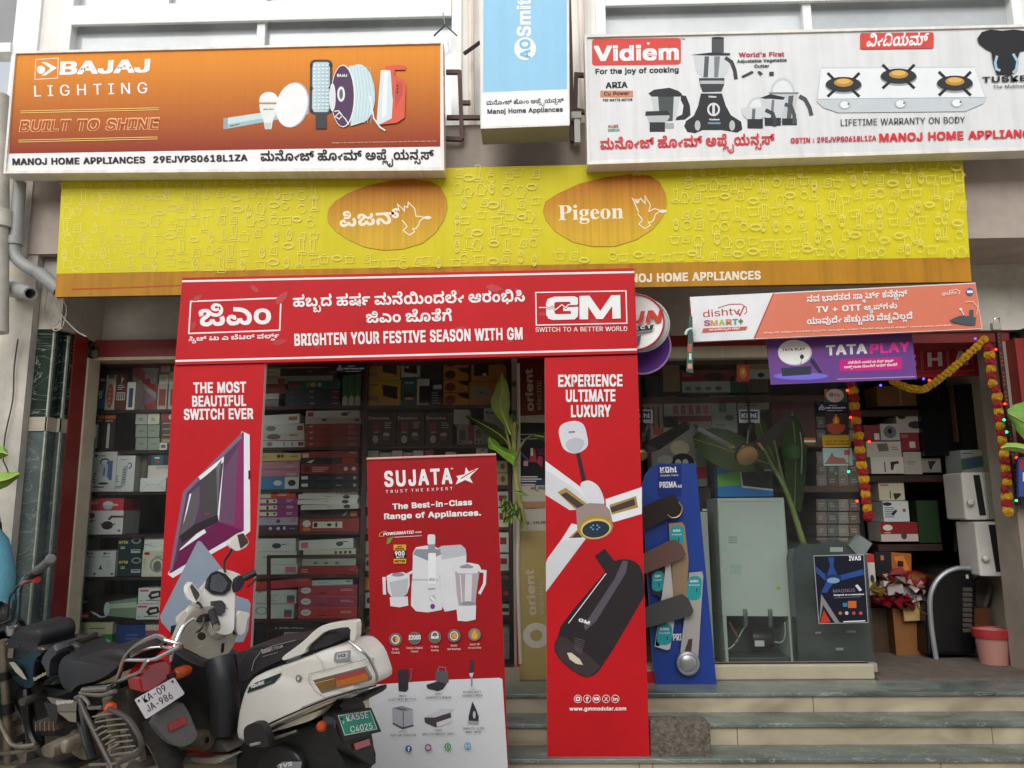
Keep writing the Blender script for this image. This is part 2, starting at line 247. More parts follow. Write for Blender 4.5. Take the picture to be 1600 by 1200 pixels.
# Kannada letter shapes: per letter its closed outlines, each a run of x, y steps
KG = [
[[47,12,22,4,6,5,3,7,-1,12,-3,4,-4,1,-3,-2,-1,-4,7,-7,0,-11,-29,0,0,11,13,0,-4,10,4,11,6,3,10,0,7,-1,8,-6,5,-16,-1,-9,-4,-11,-16,-11,-25,-3,-24,4,-15,11,-4,10,-1,10,2,9,6,8,9,4,8,2,7,-2,6,-4,4,-13,-3,-7,-4,-4,-15,-3,-13,7,2,11,8,-7,10,2,2,4,-3,4,-5,0,-5,-5,-2,-9,3,-8,9,-8]],
[[24,-1,-11,2,-8,8,-2,12,5,9,7,3,8,1,11,-6,-1,-11,-10,1,-2,5,-4,-1,-1,-5,4,-4,11,-1,6,4,2,6,13,0,3,-8,8,-2,4,3,1,5,-5,14,13,6,6,-10,1,-11,-1,-10,-5,-6,-9,-4,-11,1,-8,3,-6,7,6,0,-8,-7],[45,26,-6,2,-2,5,2,6,6,2,6,-2,2,-6,-2,-5],[3,43,0,12,54,0,10,3,2,7,-4,5,-8,-1,-2,-7,-4,6,4,2,5,-2,1,-5,-3,-4,-6,-1,-6,4,0,11,9,7,17,-1,7,-4,4,-7,-1,-14,-5,-6,-6,-4]],
[[-24,-34,-12,5,0,16,8,4,10,-3,0,-9,-11,3,3,-6,11,5,19,-5,3,13,-6,15,9,4,8,-20,-4,-17,-14,-5,-13,9,7,0,-5,-5]],
[[23,-52,-10,1,-8,5,-5,9,1,10,7,9,14,2,7,-8,-2,-11,-9,-3,-12,2,1,8,6,-3,6,2,0,4,-2,1,-5,-1,-2,-4,-1,-6,3,-6,13,-2,11,4,3,6,0,7,-6,12,5,5,1,5,-6,8,7,7,9,-12,-1,-10,-3,-4,-1,3,5,-12,0,-14,-9,-11]],
[[33,-1,-12,1,-10,7,-5,9,-3,12,3,12,6,9,11,6,10,2,12,-2,10,-6,5,-10,2,-12,-2,-12,-6,-9,-11,-6],[33,12,11,4,3,11,-4,12,-10,5,-11,-5,-4,-11,5,-12],[75,-1,-14,3,-11,9,6,12,6,-7,7,-4,8,0,5,4,2,7,-2,9,-6,7,-8,5,6,9,19,-13,5,-9,1,-8,-1,-10,-5,-7,-7,-5],[112,-1,-14,3,-11,9,6,12,6,-7,6,-4,10,1,5,5,1,7,-2,7,-6,7,-9,5,8,13,10,-6,8,-9,5,-10,1,-9,-2,-10,-5,-8,-9,-5],[99,59,-2,-8,-6,-6,-10,-2,-18,0,0,12,15,1,5,2,1,7,-5,7,12,7,6,-11]],
[[52,-1,-14,4,-16,15,-4,-5,4,-10,-13,-5,-5,9,-1,9,3,8,5,5,8,2,10,-2,22,-17,6,2,2,9,-6,11,-11,9,-39,0,0,12,53,1,3,6,-5,10,11,7,8,-13,0,-13,-7,-8,-13,-2,7,2,9,-9,4,-8,1,-12,-6,-12,-8,-4]],
[[2,-34,-11,3,-12,12,-2,1,-3,-1,-1,-3,3,-8,-9,-4,-3,7,-1,7,2,6,3,3,11,2,7,-3,12,-12,7,0,2,5,0,8,-6,15,9,4,7,-15,1,-7,-1,-8,-2,-5,-3,-4]],
[[52,-1,-14,4,-16,15,-4,-5,4,-10,-13,-5,-6,13,2,12,8,6,13,1,8,-4,12,-12,8,-2,4,3,1,5,-5,14,13,6,6,-14,0,-14,-7,-10],[39,27,-6,2,-2,5,3,5,5,3,6,-3,2,-5,-2,-5],[3,43,0,12,57,0,0,-12],[96,24,-12,4,-5,6,-2,12,2,12,5,8,9,4,20,-1,2,-1,-6,-9,-11,1,-7,-5,-1,-16,2,-4,5,0,2,4,-3,3,-36,1,0,12,35,0,12,-4,5,-9,-1,-10,-5,-5]],
[[-25,-6,7,-1,7,-6,2,-2,-7,0,6,7,5,2,7,0,5,-3,4,-4,1,-6,-1,-6,-3,-6,-5,-5,-6,6,5,8,0,4,-2,2,-3,1,-3,-1,-2,-7,-10,0,-2,6,-5,2,-3,-2,0,-4,1,-4,4,-4,-6,-7,-7,8,-2,10,4,8,5,3]],
[[49,-1,-22,2,-17,11,-7,16,1,9,4,10,5,5,9,4,10,0,6,-3,5,-6,2,-7,-2,-7,-4,-5,-6,-3,-10,-1,-13,7,2,11,8,-7,10,2,2,4,-3,4,-7,-1,-4,-5,0,-10,3,-7,13,-8,21,-2,14,3,5,7,-2,5,-10,4,-6,5,-2,7,2,7,5,4,8,2,10,0,7,-4,5,-6,1,-7,-2,-7,-6,-6,-11,-5,-30,0,0,11,26,0,6,3,3,6,-4,4,-6,-1,-1,-4,20,-13,2,-8,-2,-8,-6,-5,-9,-4]],
[[24,-1,-19,10,3,21,26,-2,-1,-11,-16,5,3,-9,32,9,11,-10,0,22,13,6,7,-21,-6,-16,-20,-3,-14,10],[38,-14,1,15,13,0,1,-15],[45,26,-8,7,8,8,8,-8],[3,43,0,12,63,2,-2,15,11,7,7,-13,-10,-22]],
[[35,-1,-19,4,-10,10,0,22,14,8,-16,0,0,12,51,0,-1,-12,11,-12,0,-15,-11,-13],[35,12,11,4,5,11,-5,12,-11,4,-12,-4,-4,-12,4,-11],[88,24,-17,10,0,24,14,12,20,-1,-4,-10,-10,1,-8,-5,-1,-16,7,-4,-1,7,-36,1,0,12,48,-4,3,-19]],
[[35,-1,-19,4,-10,10,-2,11,2,11,8,8,3,2,3,-2,-16,0,0,12,45,2,2,7,-5,8,12,7,6,-11,2,-12,-4,-8,-9,-5,2,2,3,-2,6,-9,2,-10,-1,-8,-4,-7,-7,-6],[35,12,11,4,5,11,-5,12,-11,4,-12,-4,-4,-12,4,-11]],
[[30,-1,-11,2,-9,6,-6,9,-1,12,3,11,7,8,8,3,13,1,9,-2,9,-6,5,-9,1,-12,-2,-8,-6,-9,-10,-5],[30,11,7,2,3,2,3,10,-1,7,-2,4,-5,3,-4,0,-5,0,-4,-3,-3,-5,-1,-6,1,-6,2,-4,3,-2]],
[[24,-1,-9,1,-6,4,-4,12,4,10,17,12,1,5,-3,2,-6,-1,-1,-2,1,-6,-13,-5,-2,9,1,8,7,7,12,2,11,-3,6,-5,2,-7,-1,-6,-20,-17,-1,-3,1,-3,12,1,5,8,13,0,5,-9,10,0,4,4,2,8,-2,24,-6,12,-5,6,-7,2,-5,-3,2,-4,5,-1,4,2,2,5,11,0,-5,-12,-12,-6,-8,1,-7,3,-4,4,-1,7,2,7,7,6,13,1,11,-3,12,-11,7,-15,2,-24,-4,-16,-7,-8,-14,-3,-12,2,-10,10,7,0,-8,-8],[37,-14,1,15,13,0,1,-15]],
[[52,-1,-14,4,-16,15,-3,-1,-2,-4,4,-10,-13,-5,-5,13,2,12,8,6,12,1,9,-4,12,-12,8,-2,3,3,1,5,-5,14,13,6,7,-14,0,-14,-8,-10],[32,35,-18,3,5,8,11,-2,8,2,2,7,-2,7,-7,4,-4,-3,1,-4,5,-1,5,2,4,6,4,-9,-13,-7,-14,2,-5,10,5,9,12,4,8,-1,7,-4,5,-7,1,-8,-1,-6,-4,-7,-6,-4]],
[[1,-42,-13,3,-6,8,1,7,12,11,-14,-7,-1,10,8,5,14,-2,2,-11,-12,-12,18,-1,5,11,-12,17,-1,8,6,7,12,1,8,-10,-14,2,-2,-3,12,-17,0,-14,-7,-9]],
[[24,-1,-11,2,-8,8,-2,12,5,9,15,4,11,-6,-1,-11,-16,5,3,-9,11,-1,8,10,13,0,3,-8,8,-2,5,8,-5,14,13,6,7,-21,-6,-16,-20,-3,-14,10,6,0,-8,-7],[45,26,-8,7,8,8,8,-8],[3,43,0,12,67,0,0,-12],[105,24,-11,4,-6,6,0,24,14,12,20,-1,-4,-10,-10,1,-7,-5,-2,-16,7,-4,3,4,-4,3,-36,1,0,12,35,0,13,-4,4,-9,-1,-10]],
[[35,43,-12,-11,-3,-32,-15,0,3,33,7,9,8,1,-19,0,0,12,44,1,3,6,-5,10,11,7,9,-23,-4,-8,-10,-5,12,-12,2,-31,-16,0,-2,30,-5,9]],
[[39,-1,-17,6,0,9,3,4,3,-3,-21,10,-4,19,11,11,16,1,9,-10,-3,-13,-11,-5,-16,3,1,8,16,0,-3,7,-8,-5,4,-12,17,-3,18,2,5,9,-14,6,0,12,15,3,-5,14,11,7,9,-20,-3,-9,-7,-6,8,-5,1,-11,-8,-9,-15,-4,3,4,4,-5,-3,-11],[40,9,4,5,-9,0]],
[[12,-1,-10,1,-9,4,-8,7,-6,9,13,6,6,-8,6,-5,8,-1,6,3,3,6,-1,10,-5,7,-10,6,8,13,10,-6,7,-9,5,-10,1,-9,-2,-11,-4,-7,-9,-5]],
[[105,-1,-22,9,-10,36,-13,-39,-38,-4,-16,16,-1,25,15,13,20,-2,-2,-26,-28,4,2,11,14,-7,4,10,-11,-5,0,-17,22,-11,10,7,4,31,27,5,10,-10,4,-29,12,-4,8,15,-15,19,9,11,16,-16,5,-20,-7,-16]],
[[63,-1,-16,5,-5,6,6,1,-16,-11,-22,3,-4,19,21,20,-22,-11,0,20,20,5,16,-8,-18,-36,28,10,14,-10,4,8,-8,6,19,1,2,-20],[50,25,0,11,36,0,0,-11],[55,31,18,18,-13,12,6,-7,9,8,4,-9,-24,-7,-8,16,26,7,11,-12,-1,-16]],
[[36,-1,-26,6,-6,9,0,14,14,-2,2,-9,6,-4,21,0,5,6,-1,7,-8,4,-7,-2,7,-2,4,6,-2,8,-7,5,13,4,9,-13,-7,-15,-17,-5,-12,8,1,8,5,6,23,0,11,-9,1,-15,-9,-11],[3,43,0,12,45,1,3,6,-5,10,11,7,6,-9,2,-16,-8,-9]],
[[63,-1,-7,1,-7,3,-7,7,6,0,-9,-8,-13,-3,-12,1,-5,3,-4,5,-3,7,2,10,5,6,7,3,7,0,6,-2,3,-2,2,-5,-1,-8,-10,1,-1,4,-5,0,-2,-2,0,-3,4,-4,7,-1,6,1,4,3,2,6,14,0,2,-7,5,-3,5,1,3,3,1,5,-1,7,-7,9,-6,3,-8,3,-21,2,1,14,18,-2,14,-3,11,-6,9,-9,3,-6,2,-7,0,-8,-2,-7,-6,-9,-5,-2]],
[[32,-1,-15,2,-8,6,-3,12,7,8,-9,-2,0,11,21,0,4,4,-3,5,8,1,7,-2,0,-8,20,0,0,-11,-10,2,7,-9,-3,-13],[32,12,11,4,-3,9,-11,2,-8,-5,2,-7],[4,43,0,12,40,2,2,7,-5,8,12,7,5,-9,2,-16,-7,-9]],
[[52,-1,-14,4,-16,15,-3,-1,-1,-4,4,-10,-13,-5,-5,9,-1,9,3,8,5,5,8,2,11,-2,16,-15,5,-2,6,2,2,9,-6,11,-11,9,-39,0,0,12,44,0,9,2,4,7,-4,6,-9,-1,-2,-7,-3,6,5,2,4,-3,0,-6,-4,-2,-8,1,-3,6,3,10,6,4,9,1,9,-2,6,-4,4,-9,0,-9,-3,-7,-6,-5,-19,-2,16,1,10,-11,3,-13,-2,-11,-4,-5,-8,-4]],
[[32,-1,-15,2,-8,6,-3,12,7,8,-9,-2,0,11,21,0,4,4,-3,5,8,1,7,-2,0,-8,20,0,0,-11,-10,2,7,-9,-3,-13],[32,12,11,4,-3,9,-11,2,-8,-5,2,-7],[4,43,0,12,40,2,2,7,-5,8,12,7,5,-9,2,-16,-7,-9],[22,-29,-13,7,2,15,8,4,8,-4,1,-9,-11,3,3,-6,20,5,8,-6,4,7,-5,10,8,5,4,-15,-5,-13,-12,-2,-10,9,7,-1,-3,-3],[54,-35,1,37,7,-14,2,-16,-1,-9]],
[[52,-1,-7,1,-7,3,-13,14,-3,1,-3,-1,-1,-4,4,-10,-13,-5,-5,9,-1,9,3,8,5,5,8,2,10,-2,8,-5,9,-10,5,-2,6,2,2,9,-6,11,-11,9,-39,0,0,12,57,0,0,-12,-1,1,5,-3,6,-8,3,-7,1,-10,-2,-7,-4,-5,-8,-4],[96,24,-12,4,-5,6,-2,12,2,12,5,8,9,4,9,1,11,-2,2,-1,-6,-9,-11,1,-4,-1,-3,-4,-1,-6,0,-10,2,-4,5,0,2,1,0,3,-3,3,-36,1,0,12,35,0,7,-1,5,-3,5,-9,-1,-10,-5,-5]],
[[62,-1,-8,1,-8,5,-5,6,7,0,-8,-8,-9,-4,-14,1,-8,4,-4,8,1,10,5,6,15,10,1,4,-2,3,-7,-1,-1,-2,1,-6,-13,-5,-3,11,1,5,2,4,8,4,12,1,9,-2,4,-3,3,-3,1,-6,-1,-6,-5,-6,-15,-11,-1,-4,3,-3,5,0,5,2,3,3,2,5,13,0,2,-5,2,-4,5,-1,6,0,2,3,1,3,0,5,-2,3,13,6,3,-5,2,-8,-1,-6,-2,-6,-7,-6],[58,29,-7,1,-8,2,-9,8,4,11,7,-7,6,-3,9,-1,6,3,2,8,-2,9,-4,3,-2,1,-4,-1,-3,-2,2,-4,5,-1,5,2,4,6,4,-9,-5,-5,-5,-2,-8,-1,-7,2,-4,3,-3,5,1,7,4,5,6,4,9,0,9,-3,6,-6,4,-8,0,-8,-2,-8,-5,-6,-6,-3]],
[[62,-1,-8,1,-8,5,-5,6,7,0,-8,-8,-9,-4,-14,1,-8,4,-4,8,1,10,5,6,15,10,1,4,-2,3,-7,-1,-1,-2,1,-6,-13,-5,-3,11,3,9,8,4,12,1,9,-2,7,-6,0,-12,-20,-17,-1,-4,3,-3,10,2,5,8,13,0,4,-9,11,-1,3,6,-2,8,13,6,5,-13,-3,-12,-7,-6],[57,29,-9,1,-8,4,-6,6,-2,6,6,5,10,-9,10,-2,4,3,-1,4,13,5,2,-9,-2,-7,-6,-5],[50,44,0,11,16,2,5,7,-3,5,-6,2,-5,-3,-1,-6,-4,6,3,2,6,-2,1,-7,-5,-2,-7,0,-4,7,3,9,5,4,8,2,9,-1,8,-4,5,-12,-3,-13,-11,-6]],
[[9,-1,-12,2,-15,11,9,10,10,-9,11,1,3,26,8,11,11,4,17,1,14,-4,9,-9,5,-11,1,-10,-3,-11,-7,-8,-9,-4,-11,0,-8,3,-6,5,-2,14,7,9,10,1,6,-5,0,-5,-3,-4,-6,-1,-4,4,1,1,1,-6,3,-3,11,1,5,8,-1,10,-5,8,-7,4,-9,1,-8,-2,-5,-6,-1,-23,-3,-7,-7,-6]],
[[36,-1,-16,2,-10,4,-6,9,0,14,14,-2,2,-9,6,-4,11,-2,10,2,4,5,1,6,-8,6,-6,0,-2,-3,7,-1,4,6,-2,8,-7,5,13,4,8,-8,1,-7,-7,-13,-7,-4,-10,-1,-7,2,-5,6,1,8,5,6,9,1,13,-3,1,2,11,-9,1,-15,-3,-6,-6,-5],[3,43,0,12,38,1,9,3,1,7,-5,5,-7,-2,-2,-7,-3,6,4,2,4,-2,1,-5,-2,-4,-7,-1,-5,4,-1,9,7,8,18,1,7,-4,4,-6,1,-15,-4,-6,-5,-4,-13,-2]],
[[35,43,-7,-3,-5,-8,-3,-32,-15,0,0,20,3,13,7,9,5,3,3,-2,-19,0,0,12,44,2,4,7,-4,6,-9,-1,-2,-7,-3,6,5,2,4,-3,0,-6,-4,-2,-8,1,-3,6,3,10,6,4,9,1,12,-4,7,-9,1,-8,-3,-8,-4,-5,-7,-3,7,-5,4,-8,3,-31,-16,0,-2,30,-5,9]],
[[27,-1,-23,18,13,30,17,1,9,-11,-13,-18,-17,3,1,10,16,4,-12,-6,6,-18,18,10,28,-9,3,8,-9,7,9,7,14,-11,-9,-23,-18,-1,-15,11,7,0,-7,-7],[21,42,-11,16,20,9,1,-21],[57,27,14,28,11,-7,-1,-17],[49,43,0,12,28,0,0,-12]],
[[47,25,-2,-12,-7,-10,-12,-4,-15,2,-9,10,1,13,7,6,11,0,4,-6,-2,-6,-6,-2,-5,4,4,-8,10,0,6,10,-2,13,-13,7,-42,1,0,12,56,-3,12,-10]],
[[27,-1,-16,5,-7,13,1,17,12,13,17,1,9,-11,-3,-12,-10,-6,-17,3,1,10,12,-3,4,7,-6,1,-6,-7,0,-11,6,-7,13,2,5,8,13,0,6,-9,9,0,3,8,-9,7,9,7,14,-11,1,-13,-10,-10,-18,-1,-15,11,7,0,-7,-7],[21,42,-9,5,-2,11,20,9,1,-13,-6,-3,6,-5],[57,27,0,11,14,5,-8,9,4,12,10,-4,9,-10,-2,-15,-13,-8]],
[[9,-1,-6,0,-8,3,-13,10,9,10,5,-6,7,-4,8,0,5,4,2,7,-2,9,-6,7,-9,5,8,13,10,-6,8,-9,5,-10,1,-9,-2,-10,-5,-8,-8,-5]],
[[23,-1,-12,3,-6,8,1,23,8,10,6,0,-16,0,0,12,56,1,5,6,-3,7,-9,1,-3,-8,-2,7,5,0,4,-5,-3,-5,-7,-1,-6,5,1,10,10,7,18,-2,7,-8,2,-12,-5,-9,-10,-5,8,-4,5,-9,-2,-24,-6,-6,-14,-2,-17,11,7,1,-7,-7],[26,12,6,3,3,7,13,0,4,-9,8,0,4,7,-3,13,-13,9,-20,-3,-9,-15,1,-9]],
[[23,-1,-19,15,8,30,28,11,26,-11,-32,20,-11,-3,-8,-18,-6,23,16,10,26,-2,24,-25,1,-39,-17,-11,-21,11],[26,12,9,10,25,-9,1,20,-13,9,-20,-3,-9,-15]],
[[24,-1,-11,2,-8,8,-2,12,7,10,13,3,11,-6,-1,-11,-16,5,3,-9,11,-1,8,10,13,0,3,-8,6,-2,6,3,1,11,-6,10,-11,7,18,2,10,-10,4,-21,-8,-12,-18,-2,-14,10,6,0,-8,-7],[3,43,0,12,63,2,3,7,-5,8,11,7,7,-13,0,-14,-10,-8]],
[[24,-1,-19,10,3,21,26,-2,-1,-11,-16,5,3,-9,32,9,11,-10,0,22,13,6,7,-21,-6,-16,-20,-3,-14,10],[45,26,-8,7,8,8,8,-8],[3,43,0,12,63,2,-2,15,11,7,7,-13,-10,-22]],
[[23,-1,-18,11,1,23,15,10,-17,0,0,12,58,1,2,13,-12,-7,-2,7,9,-5,-10,-6,-5,15,28,5,7,-24,-24,-11,17,1,5,-19,-18,-8,-13,10,7,11,18,-2,7,-29,-21,-8,-19,11],[26,12,9,9,29,-8,2,15,-9,1,8,-2,0,9,-38,3,-8,-15]],
[[75,-1,-14,3,-11,8,6,13,9,-9,9,-2,8,3,4,10,-2,19,-7,17,-9,8,-5,-1,-2,-3,1,-3,5,-1,4,2,2,5,11,0,-5,-12,-9,-5,-14,1,-8,6,-1,7,2,7,10,7,13,0,13,-7,8,-9,7,-17,1,-20,-3,-14,-9,-10],[33,-1,-12,1,-10,7,-5,9,-3,12,3,12,6,9,11,6,10,2,12,-2,10,-6,5,-10,2,-12,-2,-12,-6,-9,-11,-6],[33,12,11,4,3,11,-4,12,-10,5,-11,-5,-4,-11,5,-12],[115,-1,-14,3,-11,9,6,12,6,-7,6,-4,10,1,5,5,1,7,-2,7,-6,7,-9,5,8,13,10,-6,8,-9,5,-10,1,-9,-2,-10,-5,-8,-8,-5]],
[[35,-1,-22,6,-9,15,2,19,13,13,20,3,14,-8,-10,13,-15,4,-8,-5,4,-9,-12,-6,-5,10,1,12,6,7,10,3,17,-1,11,-7,9,-12,4,-15,0,-19,-4,-12,-10,-8],[35,12,11,4,5,11,-5,12,-11,4,-12,-4,-4,-12,4,-11]],
[[24,-1,-12,2,-8,8,-1,12,5,9,6,3,9,1,6,-2,4,-4,1,-5,-1,-6,-10,1,0,3,-2,2,-5,-1,-1,-5,4,-4,12,-1,5,4,2,6,14,0,3,-8,7,-2,4,2,2,6,-2,7,-4,7,14,6,5,-10,2,-11,-2,-10,-5,-6,-8,-4,-12,1,-7,3,-7,7,6,0,-8,-7,-8,-3],[39,35,-17,3,5,8,10,-2,9,2,2,7,-2,7,-7,4,-5,-3,1,-4,6,-1,4,2,5,6,4,-9,-6,-5,-7,-2,-9,0,-6,2,-3,4,-2,6,1,4,4,5,4,3,9,1,7,-1,8,-4,4,-7,2,-8,-1,-6,-4,-7,-7,-4]],
[[62,-1,-8,1,-8,5,-5,6,7,0,-8,-8,-9,-4,-14,1,-8,4,-4,8,1,10,5,6,15,10,1,4,-2,3,-7,-1,-1,-2,1,-6,-13,-5,-3,11,3,9,8,4,12,1,9,-2,7,-6,1,-6,-1,-6,-5,-6,-15,-11,-1,-4,3,-3,10,2,3,3,2,5,13,0,2,-5,2,-4,5,-1,6,0,3,6,-2,8,13,6,5,-13,-3,-12,-7,-6],[58,29,-9,1,-8,4,-7,6,-2,6,6,5,10,-9,10,-2,5,5,0,8,13,4,2,-11,-2,-8,-7,-7]],
[[24,-1,-19,17,22,27,-22,-12,3,22,22,3,11,-10,-18,-34,15,10,31,-7,0,17,-14,12,7,9,21,-17,3,-21,-10,-13,-20,-2,-15,11],[50,43,0,12,23,0,0,-12]],
[[32,-1,-23,8,4,20,-9,-2,0,11,21,0,9,10,7,-10,20,0,0,-11,-10,2,4,-22],[32,12,11,4,-3,9,-19,-3],[4,43,0,12,43,0,0,-12],[83,24,-17,10,0,24,14,12,20,-1,-4,-10,-18,-4,6,-20,-2,7,-36,1,0,12,48,-4,3,-19]],
[[24,-1,-15,5,-4,12,22,27,-9,1,0,-8,-13,-5,-3,13,6,9,20,3,13,-8,-2,-15,-19,-15,4,-6,9,2,5,8,13,0,7,-10,11,3,0,17,-14,12,7,9,20,-15,5,-18,-9,-17,-22,-3,-15,11,7,0,-8,-8],[50,43,0,12,18,2,5,7,-9,7,-6,-9,-1,8,7,-9,-11,-2,-5,7,3,9,13,6,17,-5,6,-14,-5,-13]],
[[24,-1,-15,5,-4,12,4,10,18,17,-9,1,0,-8,-13,-5,-3,13,6,9,22,3,11,-10,-2,-13,-19,-15,3,-6,10,2,5,8,13,0,7,-10,11,3,0,17,-14,12,7,9,21,-17,3,-21,-10,-13,-20,-2,-15,11,7,0,-8,-8],[37,-14,1,15,13,0,1,-15],[50,43,0,12,23,0,0,-12]],
[[23,-1,-12,3,-6,8,-1,11,2,12,8,10,4,2,2,-2,-16,0,0,12,57,1,3,6,-5,10,11,7,7,-11,2,-12,-4,-8,-10,-5,1,1,6,-4,5,-9,2,-14,-4,-10,-6,-6,-14,-2,-9,3,-8,8,7,1,-7,-7,-7,-4],[26,12,6,3,3,7,13,0,4,-9,8,0,4,7,-3,13,-5,5,-8,4,-12,0,-8,-3,-7,-6,-2,-9,1,-9]],
[[24,-1,-11,2,-8,8,-2,12,7,10,13,3,7,-2,4,-4,-1,-11,-10,1,-2,5,-4,-1,-1,-5,4,-4,11,-1,6,4,2,6,13,0,3,-8,6,-2,6,3,1,11,-6,10,-11,7,18,2,10,-10,4,-9,0,-12,-2,-6,-6,-6,-9,-3,-9,1,-7,3,-7,7,6,0,-8,-7],[3,43,0,12,63,2,3,7,-5,8,11,7,7,-13,0,-14,-4,-5,-6,-3],[96,-1,-14,3,-13,10,9,10,12,-10,8,0,5,4,2,7,-2,9,-6,7,-9,5,8,13,10,-6,8,-9,5,-10,1,-9,-2,-10,-5,-8,-8,-5]],
[[43,-1,-22,4,-9,6,-6,8,-3,11,1,12,4,7,7,7,10,2,9,0,6,-3,4,-6,1,-9,-2,-6,-4,-5,-8,-3,-10,1,-11,6,2,11,5,-6,8,-1,6,3,0,6,-5,2,-5,-3,-3,-14,5,-11,10,-5,18,0,13,7,2,6,-1,8,-11,10,7,10,12,-8,6,-6,2,-15,-5,-14,-14,-10],[48,43,0,12,16,2,3,8,-3,5,-6,1,-4,-3,-1,-6,-4,6,3,1,5,-1,2,-6,-5,-3,-7,0,-4,7,2,8,12,7,9,-1,8,-3,7,-11,0,-8,-3,-7,-10,-7]],
[[46,40,-2,-7,-4,-5,-6,-3,-9,-1,-9,2,-6,5,2,11,5,-6,8,-1,6,3,0,6,-5,2,-5,-3,-3,-5,0,-8,1,-6,3,-5,11,-8,-7,-12,-10,6,-6,6,-5,9,-2,11,2,12,6,8,11,5,12,0,5,-3,4,-3]],
[[62,-1,-8,1,-8,5,-5,6,7,0,-8,-8,-9,-4,-14,1,-8,4,-4,8,1,10,5,6,15,10,1,4,-2,3,-7,-1,-1,-2,1,-6,-13,-5,-3,11,3,9,8,4,12,1,9,-2,7,-6,0,-12,-20,-17,-1,-4,3,-3,10,2,5,8,13,0,4,-9,11,-1,3,6,-2,8,13,6,5,-13,-3,-12,-7,-6],[57,29,-17,5,-6,6,-2,6,6,5,8,-8,10,-3,4,3,0,4,13,5,2,-9,-3,-8,-6,-5],[52,43,0,12,22,0,-1,-12],[106,24,-12,4,-5,6,-2,12,2,12,5,8,9,4,20,-1,2,-1,-6,-9,-11,1,-7,-5,-1,-16,2,-4,5,0,2,4,-4,3,-36,1,0,12,36,0,12,-4,5,-9,-2,-10,-5,-5]],
[[33,-1,-22,8,-8,21,9,21,21,8,22,-8,7,-22,-2,-12,-6,-9],[33,12,11,4,3,11,-4,12,-10,5,-11,-5,-4,-11,5,-12],[75,-1,-14,3,-11,9,6,12,13,-11,13,4,0,16,-14,12,6,9,19,-13,6,-17,-6,-18],[112,-1,-14,3,-11,9,6,12,12,-11,14,4,0,16,-15,12,7,9,18,-13,7,-17,-6,-17],[63,43,0,12,20,3,1,7,-5,7,12,7,7,-14,-2,-15,-10,-7],[103,43,0,12,19,0,0,-12]],
[[-35,5,8,-7,11,-4,12,0,9,4,5,9,0,13,-4,12,-8,11,13,9,10,-15,5,-19,-2,-15,-3,-7,-4,-6,-8,-6,-8,-2,-13,-1,-10,2,-11,5,-11,9]],
[[43,-1,-22,4,-15,14,-2,23,11,14,19,2,10,-9,-1,-15,-12,-8,-21,7,2,11,13,-7,6,9,-10,-1,-3,-14,5,-11,10,-5,18,0,13,7,1,16,-10,10,10,7,14,-13,2,-15,-5,-14,-15,-10],[48,43,0,12,22,0,0,-12],[104,24,-17,10,0,24,14,12,20,-1,-4,-10,-10,1,-7,-5,-2,-16,7,-4,-1,7,-36,1,0,12,48,-4,3,-19]],
[[-24,-38,-12,10,6,18,22,5,16,-7,5,-13,-4,-9,-11,-4,-11,6],[-22,-29,5,4,19,-3,2,6,-8,-5,-6,8,13,6,-26,-3,-3,-7]],
[[58,43,-38,-2,-2,-4,3,-3,20,0,0,-13,-17,0,-5,-2,1,-5,8,-1,0,-13,-14,1,-8,6,-2,5,0,7,8,9,0,-2,-4,3,-5,8,0,8,5,6,13,4,37,0]],
[[24,-1,-13,3,-8,9,1,14,9,8,14,0,7,-6,-1,-10,-10,1,-2,5,-5,-1,0,-6,4,-4,14,2,4,8,14,0,2,-7,6,-3,6,1,4,4,1,19,-9,20,-7,8,-7,4,-11,0,-3,-4,2,-3,4,0,4,2,2,5,13,-1,-5,-11,-12,-5,-15,2,-7,8,2,10,7,7,16,1,15,-3,15,-11,9,-16,3,-21,-4,-18,-7,-8,-13,-3,-11,2,-10,9,6,0,-8,-7]],
[[23,-1,-12,3,-7,11,1,18,8,14,11,7,17,3,15,-2,12,-7,8,-14,-1,-8,-8,-6,-8,-1,-8,2,-4,7,1,8,5,4,10,1,10,-5,6,-7,2,-6,-1,-8,-3,-7,-9,-6,-11,-1,-10,3,-9,8,7,1,-7,-7,-7,-4],[26,12,6,2,3,7,13,0,2,-6,3,-2,11,0,3,5,-1,10,-5,3,-4,-2,3,-3,5,1,1,4,-1,5,-6,4,-10,2,-14,0,-8,-3,-5,-6,-3,-9,1,-9],[34,77,20,-3,17,-13,7,-16,-1,-20,-13,19,4,2,-4,5,-7,7,-10,4,-13,2,-10,-2,-3,-4,2,-7,-10,-7,-5,12,2,12,8,6]],
[[24,-1,-11,2,-8,8,-2,12,7,10,13,3,7,-2,4,-4,1,-5,-2,-6,-10,1,-2,5,-4,-1,-1,-5,4,-4,11,-1,6,4,2,6,13,0,3,-8,6,-2,6,3,1,11,-6,10,-11,7,18,2,10,-10,4,-9,0,-12,-2,-6,-6,-6,-9,-3,-9,1,-7,3,-7,7,6,0,-8,-7],[3,43,0,12,63,2,3,2,0,5,-5,8,11,7,7,-13,0,-14,-4,-5,-6,-3],[96,-1,-14,3,-11,9,6,12,6,-7,7,-4,8,0,5,4,2,7,-2,9,-6,7,-9,5,7,9,19,-13,5,-9,1,-8,-2,-10,-4,-7,-7,-5],[87,43,0,12,19,0,0,-12],[142,24,-12,4,-5,6,-2,12,2,12,5,8,9,4,9,1,11,-2,2,-1,-6,-9,-11,1,-7,-5,-1,-16,2,-4,5,0,2,4,-3,3,-36,1,0,12,35,0,12,-4,5,-9,-2,-10,-4,-5]],
